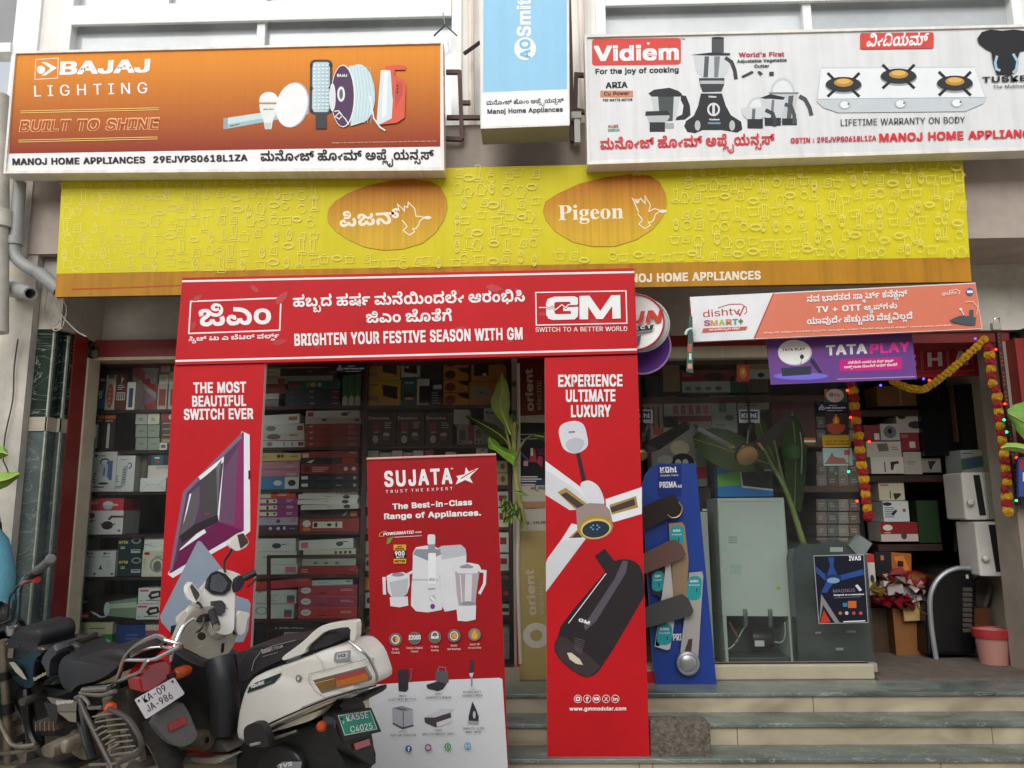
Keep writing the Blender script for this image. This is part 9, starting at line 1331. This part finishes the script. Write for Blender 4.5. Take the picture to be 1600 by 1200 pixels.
# front end
m = MB(); m.tube(T([(6, 1000, .09), (8, 1060, .09), (11, 1120, .09), (14, 1190, .09)]), .022, mat('#8E8270', .4, .5, .3, 16), 10); m.lathe(T([(11, 1105, .09)])[0], md.u, [(-.03, .025), (-.03, .034), (.02, .034), (.02, .025)], BLK, 14); m.lathe(T([(8, 1055, .09)])[0], md.u, [(-.02, .025), (-.02, .03), (.02, .03), (.02, .025)], BLK, 14); m.build('front_fork', t, smooth=True); m = MB(); m.tube(T([(-20, 1000, -.09), (-15, 1060, -.09), (-10, 1190, -.09)]), .022, mat('#8E8270', .4, .5, .3, 16), 10); m.build('front_fork', t, smooth=True)
m = MB(); m.tube(T([(8, 990, 0), (18, 978, .06), (27, 968, .1), (30, 945, .16), (32, 918, .24), (38, 905, .27)]), .011, CHR, 8); m.tube(T([(38, 905, .27), (46, 898, .29)]), .012, CHR, 8); m.tube(T([(-30, 990, 0), (-50, 960, -.1), (-60, 930, -.2), (-70, 915, -.3)]), .011, CHR, 8); m.build('handlebar', t, smooth=True)
m = MB(); m.tube(T([(56, 892, .31), (68, 884, .36), (79, 874, .41)]), .017, mat('#55555A', .5, 0, .1, 30, .2), 10); m.lathe(T([(79, 874, .41)])[0], T([(79, 874, .41)])[0] - T([(68, 884, .36)])[0], [(0, .017), (.006, .02), (.012, .014), (.013, .001)], mat('#6A6A6E', .5), 12); m.build('grip', t, smooth=True)
m = MB(); solid(m, md, sub([(36, 902), (42, 894), (54, 890), (58, 898), (50, 905), (40, 908)], 1), .27, .33, mat('#33353C', .4), .85); solid(m, md, sub([(31, 910), (36, 904), (44, 904), (46, 910), (40, 914), (33, 914)], 1), .25, .31, mat('#8A5450', .4), .85); m.tube(T([(54, 905, .3), (59, 906, .3)]), .014, mat('#B4281E', .4), 8); m.build('switchgear', t, smooth=50)
m = MB(); m.tube(T([(32, 914, .25), (24, 920, .27), (20, 927, .28)]), .006, mat('#1A1C22', .4), 6); m.tube(T([(24, 918, .26), (15, 935, .22), (12, 965, .12)]), .005, mat('#1E2A3E', .5), 6); m.tube(T([(34, 915, .26), (28, 935, .2), (18, 968, .12)]), .005, mat('#15181E', .5), 6); m.build('cable', t, smooth=True)
m = MB(); m.lathe(T([(-2, 957, .06)])[0], md.n + md.u * .6, [(-.05, .03), (-.02, .05), (.01, .055), (.014, .046), (.008, .001)], mat('#8A8A88', .25, .7), 18); m.lathe(T([(20, 982, .06)])[0], md.u, [(-.03, .03), (.0, .035), (.02, .03), (.03, .012)], CHR, 12); m.build('instrument_dial', t, smooth=True)
m = MB(); solid(m, md, sub([(-34, 968), (-4, 968), (7, 985), (8, 1022), (-8, 1034), (-36, 1030)], 2), -.09, .09, BLP, .8); m.build('headlamp_housing', t, smooth=50)
m = MB(); m.tube(T([(-4, 1120, .2), (10, 1150, .22), (20, 1164, .22), (40, 1166, .22), (56, 1163, .2)]), .010, mat('#8A7E6E', .4, .5, .3, 16), 8); m.tube(T([(-4, 1178, .2), (20, 1176, .21), (44, 1172, .2), (60, 1167, .18)]), .009, mat('#7A6E5E', .4, .5, .3, 16), 8); m.build('crash_guard', t, smooth=True)
m = MB(); solid(m, md, sub([(-70, 1118), (-30, 1108), (10, 1128), (20, 1150), (-10, 1140), (-50, 1136)], 1), -.05, .05, BLP, .9); m.build('front_mudguard', t, smooth=50)
# scooter
t = thing('scooter', 'white electric scooter with dark seat and green number plate parked before the red boards', 'scooter')
sc_ = Ride(556, 1120, 3.3, 34, 9); T = lambda pts, o=0: [sc_.pt(p[0], p[1], p[2] if len(p) > 2 else o) for p in pts]
WP = mat('#D8D6CE', .25, 0, .04, 5, 0, 0, .5, .6); BG = mat('#A59F90', .4, 0, .08, 7, 0, 0, .5, .3); BKP = mat('#1A1B1E', .5, 0, .1, 10); SE = mat('#252226', .55, 0, .12, 20, .1)
rh_ = sc_.pt(508, 1200, -.02); wheel(t, sc_, rh_, .235, .1, 5, '#2A2A2C'); wheel(t, sc_, rh_ + sc_.h * 1.27, .235, .09, 5, '#2A2A2C')
body = [(366, 1152), (369, 1120), (377, 1086), (388, 1061), (404, 1048), (440, 1036), (480, 1023), (520, 1007), (546, 1003), (560, 1014), (572, 1028), (580, 1050), (586, 1070), (580, 1078), (545, 1089), (516, 1099), (470, 1118), (430, 1136), (400, 1150), (378, 1162)]
m = MB(); solid(m, sc_, sub(body, 1), -.03, .16, WP, .9); o = m.build('body_panel', t, smooth=50)
m = MB(); solid(m, sc_, sub([(430, 1138), (470, 1120), (516, 1101), (519, 1106), (517, 1114), (500, 1122), (460, 1134), (430, 1142), (404, 1152)], 1), -.03, .135, BG, .92); m.build('lower_fairing', t, smooth=50)
a = Art(sc_.pl.off(.166), .0004)
a.line([(414, 1134), (440, 1122), (470, 1109), (512, 1092), (550, 1080), (588, 1071)], 2.6, '#2A2626'); a.line([(470, 1106), (512, 1089), (586, 1068)], 1.2, '#8A8684')
a.poly([(386, 1083), (389, 1074), (398, 1067), (440, 1051), (437, 1057), (428, 1067), (406, 1076)], '#26343A'); a.txt('iQUBE', 393, 1075.5, 413, 1068.5, 5, W, it=.2); a.line([(415, 1068), (425, 1064)], .8, '#5A8A94')
a.ell(466, 1060, 4.2, 5.4, '#6A6668', 12); a.ell(466, 1060, 2.2, 3.2, '#C9C6C0', 12)
a.line([(482, 1064), (483, 1053), (512, 1046), (560, 1033), (572, 1030)], .9, '#8A8680'); a.line([(482, 1064), (492, 1080), (510, 1092)], .9, '#8A8680'); a.line([(490, 1020), (502, 1034), (506, 1048)], .9, '#A9A59E')
a.rr(522, 1017.5, 548, 1033, 3, '#8E9094', .12, -.15); a.rr(526, 1020, 543, 1029, 2, '#C4C6CA', .12, -.15); a.txt('iQ', 529, 1028, 540, 1025.5, 5, '#6A6E74'); a.txt('TVS', 546, 1087, 559, 1083, 4.6, '#4A4646'); a.build('body_emblem', o)
lp = sc_.pl.off(.168); m = MB(); m.prism([P(x, y, lp) for x, y in [(489, 1063), (523, 1054), (569, 1042), (578, 1058), (577, 1064), (540, 1073), (502, 1083)]], sc_.n * -.012, mat('#8A8884', .25, .6)); o = m.build('tail_lamp', t)
a = Art(lp, .0008); a.poly([(492, 1064), (523, 1056), (524, 1074), (503, 1080)], mat('#7A5A2A', .2, 0, .2, 20)); a.poly([(525, 1056), (571, 1045), (576, 1058), (575, 1062), (526, 1074)], mat('#B4681E', .2, 0, .2, 20)); a.poly([(525, 1056), (571, 1045), (573, 1051), (526, 1064)], mat('#A83A3E', .2, 0, .15, 20)); a.line([(492, 1068), (523, 1060)], 1, '#C9B480'); a.build('lens', o)
m = MB(); solid(m, sc_, sub([(369, 1066), (367, 1046), (374, 1026), (386, 1009), (402, 1003), (440, 999), (474, 992), (520, 982), (541, 979), (545, 992), (541, 1003), (508, 1010), (470, 1021), (440, 1032), (418, 1042), (396, 1054), (386, 1066), (374, 1070)], 2), -.05, .13, SE, .88); o = m.build('seat', t, smooth=50)
a = Art(sc_.pl.off(.136), .0004); a.txt('Rebari', 410, 1021.5, 426, 1016.5, 7, '#A9A4A0'); a.txt('773.od', 428, 1015.5, 442, 1011, 4, '#A9A4A0'); a.line([(411, 1026), (434, 1019)], .8, '#8A8684'); a.line([(393, 1048), (397, 1032), (408, 1017), (424, 1010), (462, 1000)], .8, '#9A9694'); a.build('seat_lettering', o)
for s in (.15, -.15):
    m = MB(); q = sub([(440, 1031), (441, 1026), (458, 1014), (476, 1000), (492, 984), (506, 976), (530, 972), (553, 969), (557, 973), (556, 1000), (549, 1003), (546, 998), (548, 980), (532, 981), (508, 986), (494, 998), (478, 1012), (476, 1021), (464, 1025), (446, 1032)], 1); near = [sc_.pt(x, y, s) for x, y in q]; m.prism(near, sc_.n * -.028, WP); m.build('grab_handle', t, bevel=.006)
m = MB(); m.tube(T([(546, 1002, .13), (560, 1013, .13), (573, 1024, .12), (580, 1034, .11), (588, 1052, .1), (589, 1064, .1)]), .006, CHR, 8); m.tube(T([(580, 1034, .11), (590, 1020, -.1), (588, 1052, -.1)]), .006, CHR, 8); m.build('rear_guard', t, smooth=True)
# rear plate, mudguard, reflector
bk = Plane(sc_.pt(556, 1130, 0) - sc_.h * .06, -sc_.h * .92 + sc_.u * .22)
m = MB(); q = [P(x, y, bk) for x, y in sub([(524, 1116), (580, 1106), (596, 1143), (539, 1158)], 0)]; m.prism(q, sc_.h * .014, BKP); o = m.build('number_plate', t)
a = Art(bk, .0004); a.poly([(527.5, 1117.5), (579, 1109.5), (590, 1139.5), (538, 1149.5)], mat('#0E8A72', .4, 0, .05, 10)); a.line([(528.5, 1118.3), (578.5, 1110.6), (589, 1139), (538.7, 1148.6)], .7, W, True); a.txt('KA55E', 542.5, 1127.5, 576, 1121, 9.5, W, 'M'); a.txt('C4025', 548.5, 1144.5, 582.5, 1138.5, 9.5, W, 'M'); a.ell(534, 1123, 2, 1.6, '#222'); a.rect(535, 1126, 538, 1131, '#9AC4BC'); a.build('lettering', o)
m = MB(); q = [P(x, y, bk.off(-.03)) for x, y in sub([(540, 1098), (566, 1092), (572, 1104), (580, 1140), (585, 1165), (586, 1200), (570, 1190), (548, 1176), (534, 1160), (520, 1130)], 1)]; m.prism(q, sc_.h * .08, BKP); o = m.build('rear_mudguard', t, bevel=.008)
m = MB(); q = [P(x, y, bk.off(-.018)) for x, y in ((553, 1162), (577, 1154), (579, 1164), (556, 1172))]; m.prism(q, sc_.h * .012, TRED); m.build('reflector', o)
m = MB(); solid(m, sc_, sub([(526, 1098), (570, 1082), (584, 1080), (582, 1092), (566, 1100), (536, 1110)], 1), -.03, .1, BKP, .9); solid(m, sc_, sub([(376, 1150), (430, 1142), (470, 1132), (520, 1112), (540, 1160), (560, 1196), (560, 1230), (376, 1230), (364, 1190)], 1), -.1, .08, mat('#101113', .6, 0, .2, 10), .92); m.build('underbody', t, smooth=50)
m = MB(); solid(m, sc_, sub([(398, 1182), (430, 1160), (462, 1168), (480, 1196), (470, 1225), (400, 1225)], 2), .06, .12, mat('#1E1F22', .4, 0, .15, 10), .85); o = m.build('motor_cover', t, smooth=50)
a = Art(sc_.pl.off(.126), .0004); a.poly([(432, 1196), (442, 1190), (472, 1190), (470, 1200), (436, 1204)], '#8A8C8E'); a.txt('TVS', 436, 1201, 456, 1196, 6, W, it=.2); a.build('lettering', o)
stalk(sc_.pt(510, 1134, .1), sc_.pt(503, 1135, .16), .021, .03, ORG, BKP)
m = MB(); q = sub([(380, 1142), (384, 1134), (396, 1129), (408, 1131), (414, 1142), (421, 1162), (416, 1168), (390, 1168), (382, 1160)], 1); m.prism([sc_.pt(x, y, .24) for x, y in q], sc_.n * -.03, BKP); m.tube(T([(392, 1164, .245), (406, 1161, .245)]), .006, mat('#8A8A88', .4), 6); m.tube(T([(420, 1156, .18), (440, 1150, .16), (464, 1142, .14)]), .006, STEEL, 8); m.build('foot_rest', t, smooth=50)
# floor, tunnel, leg shield seen from behind
m = MB(); solid(m, sc_, sub([(262, 1004), (276, 1008), (300, 1022), (336, 1034), (366, 1022), (376, 1046), (376, 1100), (372, 1146), (340, 1154), (306, 1146), (284, 1110), (268, 1060)], 1), -.15, .06, mat('#1E1F22', .45, 0, .12, 9), .92); m.build('leg_shield_lining', t, smooth=50)
m = MB(); m.tube(T([(344, 1030, .1), (350, 1070, .12), (352, 1110, .12), (350, 1140, .12)]), .07, mat('#26272B', .4, 0, .1, 9), 12, 3, .06); m.build('centre_tunnel', t, smooth=True)
m = MB(); solid(m, sc_, [(296, 1152), (336, 1146), (372, 1142), (384, 1164), (390, 1174), (330, 1174), (300, 1168)], -.14, .14, mat('#4A4845', .6, 0, .2, 14), .95); solid(m, sc_, sub([(296, 1168), (330, 1172), (392, 1170), (384, 1180), (366, 1192), (332, 1194), (300, 1184)], 1), -.12, .15, BG, .92); m.build('footboard', t, smooth=50)
ap = Plane(sc_.pt(335, 1000, 0) - sc_.h * .1, -sc_.h + sc_.u * .1); APo = lambda d: ap.off(d)
m = MB(); q = sub([(291, 964), (286, 976), (279, 994), (274, 1004), (282, 1010), (300, 1018), (322, 1030), (335, 1032), (352, 1026), (362, 1016), (370, 996), (376, 978), (386, 962), (380, 955), (340, 946), (304, 950)], 1); m.prism([P(x, y, ap) for x, y in q], sc_.h * .05, BG, BG); o = m.build('leg_shield', t, bevel=.012)
a = Art(ap, .0005); a.ell(315, 994, 6.5, 6.3, mat('#2A1E18', .6)); a.poly([(346, 1006), (351, 1004), (350, 1018), (345, 1021)], '#17171A'); a.poly([(364, 982), (368, 979), (368, 990), (365, 993)], '#17171A'); a.line([(308, 1012), (317, 1008)], 1.4, '#C9C4B6'); a.build('pocket_opening', o)
m = MB(); q = sub([(372, 954), (386, 956), (392, 960), (386, 968), (384, 988), (374, 994), (368, 985)], 1); m.prism([P(x, y, APo(.02)) for x, y in q], sc_.h * .06, WP); m.build('side_wing', t, bevel=.008)
m = MB(); m.tube([P(x, y, APo(.03)) for x, y in ((302, 966), (292, 972), (284, 984), (278, 1000), (270, 1016), (266, 1034))], .009, CHR, 8); m.tube([P(x, y, APo(.05)) for x, y in ((298, 968), (288, 976), (280, 990), (274, 1006))], .009, CHR, 8); m.build('front_guard', t, smooth=True)
# handlebar cowl, cluster, grips, mirrors
hp = Plane(sc_.pt(338, 935, 0), -sc_.h * .8 + sc_.u * .6); H = lambda x, y, d=0: P(x, y, hp.off(d))
m = MB(); q = sub([(291, 956), (293, 947), (303, 942), (312, 943), (317, 932), (319, 921), (326, 908), (340, 890), (352, 889), (366, 893), (377, 898), (378, 906), (370, 918), (367, 934), (367, 966), (366, 988), (350, 993), (334, 986), (322, 964), (311, 970), (299, 966)], 1); m.prism([H(x, y) for x, y in q], sc_.h * .10 - sc_.u * .05, WP); m.build('handlebar_cowl', t, bevel=.014)
m = MB(); q = sub([(325, 914), (330, 897), (340, 893), (352, 898), (362, 909), (358, 924), (350, 931), (326, 926)], 1); m.prism([H(x, y, .012) for x, y in cham([(323, 920), (326, 906), (333, 896), (341, 892), (353, 897), (363, 908), (360, 922), (351, 929), (332, 928)], .14)], sc_.h * .02, mat('#1A1B1E', .25)); o = m.build('instrument_cluster', t, bevel=.004)
a = Art(hp.off(.0135), .0005); a.poly([(328, 916), (331, 899), (342, 896), (350, 902), (356, 911), (352, 921), (346, 926), (329, 922)], mat('#4A4E52', .08)); a.build('display', o)  # lighter grey base colour stands in for the reflection on the display
m = MB(); m.tube([H(380, 904, .01), H(390, 899, .03), H(400, 894, .05)], .017, mat('#222326', .5, 0, .1, 40, .3), 10); m.tube([H(331, 956, .03), H(335, 968, .08), H(338, 978, .13)], .018, mat('#2A2A2E', .5, 0, .1, 40, .3), 10); m.lathe(H(338.5, 980, .135), H(339, 982, .145) - H(337, 974, .11), [(-.01, .016), (0, .018), (.012, .016), (.014, .001)], CHR, 12); m.build('grip', t, smooth=True)
m = MB(); m.prism([H(x, y, .02) for x, y in cham([(369, 905), (377, 899), (382, 904), (382, 913), (375, 923), (369, 926), (367, 918)])], sc_.h * .03, BKP); m.prism([H(x, y, .014) for x, y in cham([(332, 940), (347, 938), (353, 945), (352, 956), (346, 962), (333, 956)])], sc_.h * .03, mat('#33353A', .4)); m.prism([H(x, y, .016) for x, y in sub([(310, 968), (316, 960), (330, 958), (334, 966), (326, 972), (312, 972)], 1)], sc_.h * .03, BKP); m.build('switchgear', t, bevel=.004)
m = MB(); m.tube([H(319, 966, .03), H(318, 974, .05), H(314, 983, .07), H(307, 988, .08)], .006, CHR, 8); m.tube([H(386, 917, .0), H(394, 912, .0), H(400, 904, .01)], .005, mat('#33353A', .4), 6); m.build('brake_lever', t, smooth=True)
def mirror(shell, glass, stem, d):
    m = MB(); m.prism([H(x, y, d) for x, y in sub(shell, 1)], sc_.h * .028, WP); o = m.build('mirror', t, bevel=.006)
    m = MB(); m.prism([H(x, y, d + .003) for x, y in glass], sc_.h * .002, mat('#55504A', .06, .6)); m.build('mirror_glass', o)
    m = MB(); m.tube([H(x, y, d * .6) for x, y in stem], .006, BKP, 8); m.build('mirror_stem', t, smooth=True)
mirror([(291, 922), (293, 914), (299, 908), (303, 913), (313, 925), (314, 932), (308, 942), (302, 942), (296, 936)], [(297, 917), (300, 912), (311, 926), (312, 930), (307, 939), (303, 932)], [(306, 940), (312, 944), (316, 950)], .05)
mirror([(357, 846), (372, 835), (380, 831), (388, 842), (390, 849), (384, 856), (371, 862), (363, 857)], [(371, 836), (380, 833), (387, 843), (388, 848), (376, 857)], [(362, 858), (358, 866), (351, 876), (350, 886), (352, 894)], .03)
# ================================================================ person at the left edge
t = thing('person', 'person in a sky blue tunic with dark hair cut off by the left edge', 'person', None)
Y = 4.05; sx = P(-62, 900, Y).x; gz = GZ
def skin(nm, nodes, edges, M, parent, lev=2):
    me = bpy.data.meshes.new(nm); me.from_pydata([n[0] for n in nodes], edges, []); o = bpy.data.objects.new(nm, me); S.collection.objects.link(o); o.parent = parent; o.matrix_parent_inverse = Matrix.Translation(-parent.location)
    md_ = o.modifiers.new('skin', 'SKIN'); md_.use_smooth_shade = True
    for i, n in enumerate(nodes): me.skin_vertices[0].data[i].radius = n[1] if isinstance(n[1], tuple) else (n[1], n[1])
    me.skin_vertices[0].data[0].use_root = True
    sb = o.modifiers.new('sub', 'SUBSURF'); sb.levels = sb.render_levels = lev; me.materials.append(M); return o
V_ = lambda x, y, z: (sx + x, Y + y, gz + z)
SK = mat('#6A4230', .5, 0, .06, 8)
sh = P(20, 830, Y).z - gz; q_ = sh / 1.30
Q = lambda x, y, z: V_(x * q_, y * q_, z * q_)
nd = [(Q(0, 0, .88), (.13, .1)), (Q(0, 0, 1.08), (.115, .085)), (Q(0, 0, 1.26), (.14, .09)), (Q(0, .01, 1.36), (.05, .05)), (Q(0, -.01, 1.44), (.062, .07)), (Q(0, -.02, 1.52), (.075, .09)), (Q(0, -.01, 1.6), (.05, .06)),
      (Q(.08, 0, .78), .085), (Q(.09, -.02, .45), .055), (Q(.09, .02, .08), .038), (Q(.10, -.12, .03), .03), (Q(-.08, 0, .78), .085), (Q(-.09, -.02, .45), .055), (Q(-.09, .02, .08), .038), (Q(-.1, -.12, .03), .03),
      (Q(.17, .0, 1.28), .05), (Q(.20, .02, 1.02), .038), (Q(.13, -.16, .95), .026), (Q(.09, -.19, .95), (.03, .016)), (Q(-.17, .0, 1.28), .05), (Q(-.21, .02, 1.02), .038), (Q(-.15, -.14, .9), .026), (Q(-.13, -.2, .9), (.03, .016))]
eg = [(0, 1), (1, 2), (2, 3), (3, 4), (4, 5), (5, 6), (0, 7), (7, 8), (8, 9), (9, 10), (0, 11), (11, 12), (12, 13), (13, 14), (2, 15), (15, 16), (16, 17), (17, 18), (2, 19), (19, 20), (20, 21), (21, 22)]
for hx, hand in ((.055, 18), (-.125, 22)):      # five fingers each, unequal and bent
    bx = .09 if hand == 18 else -.13; by, bz = (-.19, .95) if hand == 18 else (-.2, .9); s_ = -1 if hand == 18 else 1
    for f, (dz, ln) in enumerate(((.024, .062), (.008, .072), (-.008, .068), (-.022, .054))):
        i = len(nd); nd += [(Q(bx + s_ * .02, by - .012, bz + dz), .010), (Q(bx + s_ * (.02 + ln * .55), by - .03, bz + dz * 1.1 - .004), .009), (Q(bx + s_ * (.02 + ln * .8), by - .012, bz + dz * 1.1 - .016), .008)]; eg += [(hand, i), (i, i + 1), (i + 1, i + 2)]
    i = len(nd); nd += [(Q(bx - s_ * .005, by - .02, bz + .03), .011), (Q(bx + s_ * .015, by - .045, bz + .045), .009)]; eg += [(hand, i), (i, i + 1)]
body = skin('body', nd, eg, SK, t)
m = MB(); BLU = mat('#5C9CB0', .8, 0, .18, 7, .5)
def ell_ring(z, rx, ry, cx=0, cy=0, n=28, rip=0): return [Vector(Q(cx + (rx + rip * math.sin(k * 2.5)) * math.cos(2 * math.pi * k / n), cy + (ry + rip * math.sin(k * 2.5)) * math.sin(2 * math.pi * k / n), z)) for k in range(n)]
m.loft([ell_ring(.36, .25, .2, rip=.018), ell_ring(.55, .235, .19, rip=.014), ell_ring(.8, .2, .165, rip=.006), ell_ring(.98, .175, .14), ell_ring(1.14, .175, .14, rip=.006), ell_ring(1.26, .175, .12, rip=.004), ell_ring(1.33, .12, .09), ell_ring(1.365, .075, .07)], BLU, cap=False)
def sleeve(sd): m.loft([[Vector(Q(sd * (x + r * math.cos(2 * math.pi * k / 14) * ax), y + r * math.sin(2 * math.pi * k / 14), z + r * math.cos(2 * math.pi * k / 14) * az)) for k in range(14)] for x, y, z, r, ax, az in ((.11, 0, 1.3, .055, .5, .9), (.165, 0, 1.24, .06, .9, .4), (.19, .02, 1.1, .066, 1, .1), (.205, 0, .98, .076, .9, -.3), (.17, -.08, .93, .066, .5, .8), (.13, -.15, .945, .05, .4, .9))], BLU, cap=False)
sleeve(1); sleeve(-1); m.build('tunic', t, smooth=60)
m = MB(); m.ball(Q(0, .015, 1.54), .1 * q_, mat('#120E0E', .5, 0, .2, 40), 10, (.95, 1.05, 1.1)); m.tube([Q(.02, .09, 1.5), Q(.06, .11, 1.36), Q(.1, .1, 1.2), Q(.13, .02, 1.34)], .035, mat('#120E0E', .5, 0, .2, 40), 8); m.tube([Q(.06, -.02, 1.42), Q(.09, -.1, 1.32), Q(.11, -.13, 1.2), Q(.115, -.13, 1.12)], .03, mat('#1E1616', .6, 0, .2, 40), 8, 3, .012); m.build('hair', t, smooth=True)
m = MB()
for ex in (-.03, .03): m.ball(Q(ex, -.098, 1.53), .011, mat('#D8D4CE', .3), 6); m.ball(Q(ex, -.107, 1.53), .006, mat('#1A1010', .3), 5)
m.tube([Q(-.02, -.1, 1.462), Q(0, -.108, 1.46), Q(.02, -.1, 1.462)], .006, mat('#7A3A34', .5), 6); m.tube([Q(0, -.1, 1.525), Q(0, -.118, 1.49)], .009, SK, 6, 0, .013)
m.build('face_features', t, smooth=True)
m = MB()
for sd in (1, -1): m.tube([Q(sd * .09, -.0, .6), Q(sd * .095, -.01, .35), Q(sd * .095, .02, .08)], .07, mat('#2E7A96', .75, 0, .12, 9, .25), 10, 3, .05)
m.build('trousers', t, smooth=True)
# scraps of dry grass and rubble at the foot of the steps
rg = random.Random(6); m = MB()
for k in range(70):
    x, y = rg.uniform(-.6, 2.8), rg.uniform(3.9, 4.24); a = rg.uniform(0, 6.28); l = rg.uniform(.03, .12); p = Vector((x, y, GZ + .004)); d = Vector((math.cos(a) * l, math.sin(a) * l * .5, rg.uniform(.0, .05)))
    m.tube([p, p + d * .5 + Vector((0, 0, .01)), p + d], .0018, mat('#8A7448', .8), 4, 1)
tag(m.build('dry_grass'), 'scattered dry grass stalks on the ground below the lowest step', 'grass', kind='stuff')
# ================================================================ things stand on their own base points
bpy.context.view_layer.update()
def base_of(objs):
    ps = [o.matrix_world @ v.co for o in objs if o.type == 'MESH' for v in o.data.vertices]
    if not ps: return None
    return Vector(((min(p.x for p in ps) + max(p.x for p in ps)) / 2, (min(p.y for p in ps) + max(p.y for p in ps)) / 2, min(p.z for p in ps)))
def walk(o):
    r = [o]
    for c in o.children: r += walk(c)
    return r
for o in list(S.collection.objects):
    if o.parent or o.type not in ('MESH', 'EMPTY'): continue
    if o.get('kind') == 'structure': continue
    b = base_of(walk(o))
    if b is None: continue
    if o.type == 'MESH':
        o.data.transform(Matrix.Translation(-b)); o.location = b
    else:
        o.location = b
        for c in o.children:
            c.matrix_parent_inverse = Matrix.Translation(-b)
bpy.context.view_layer.update()
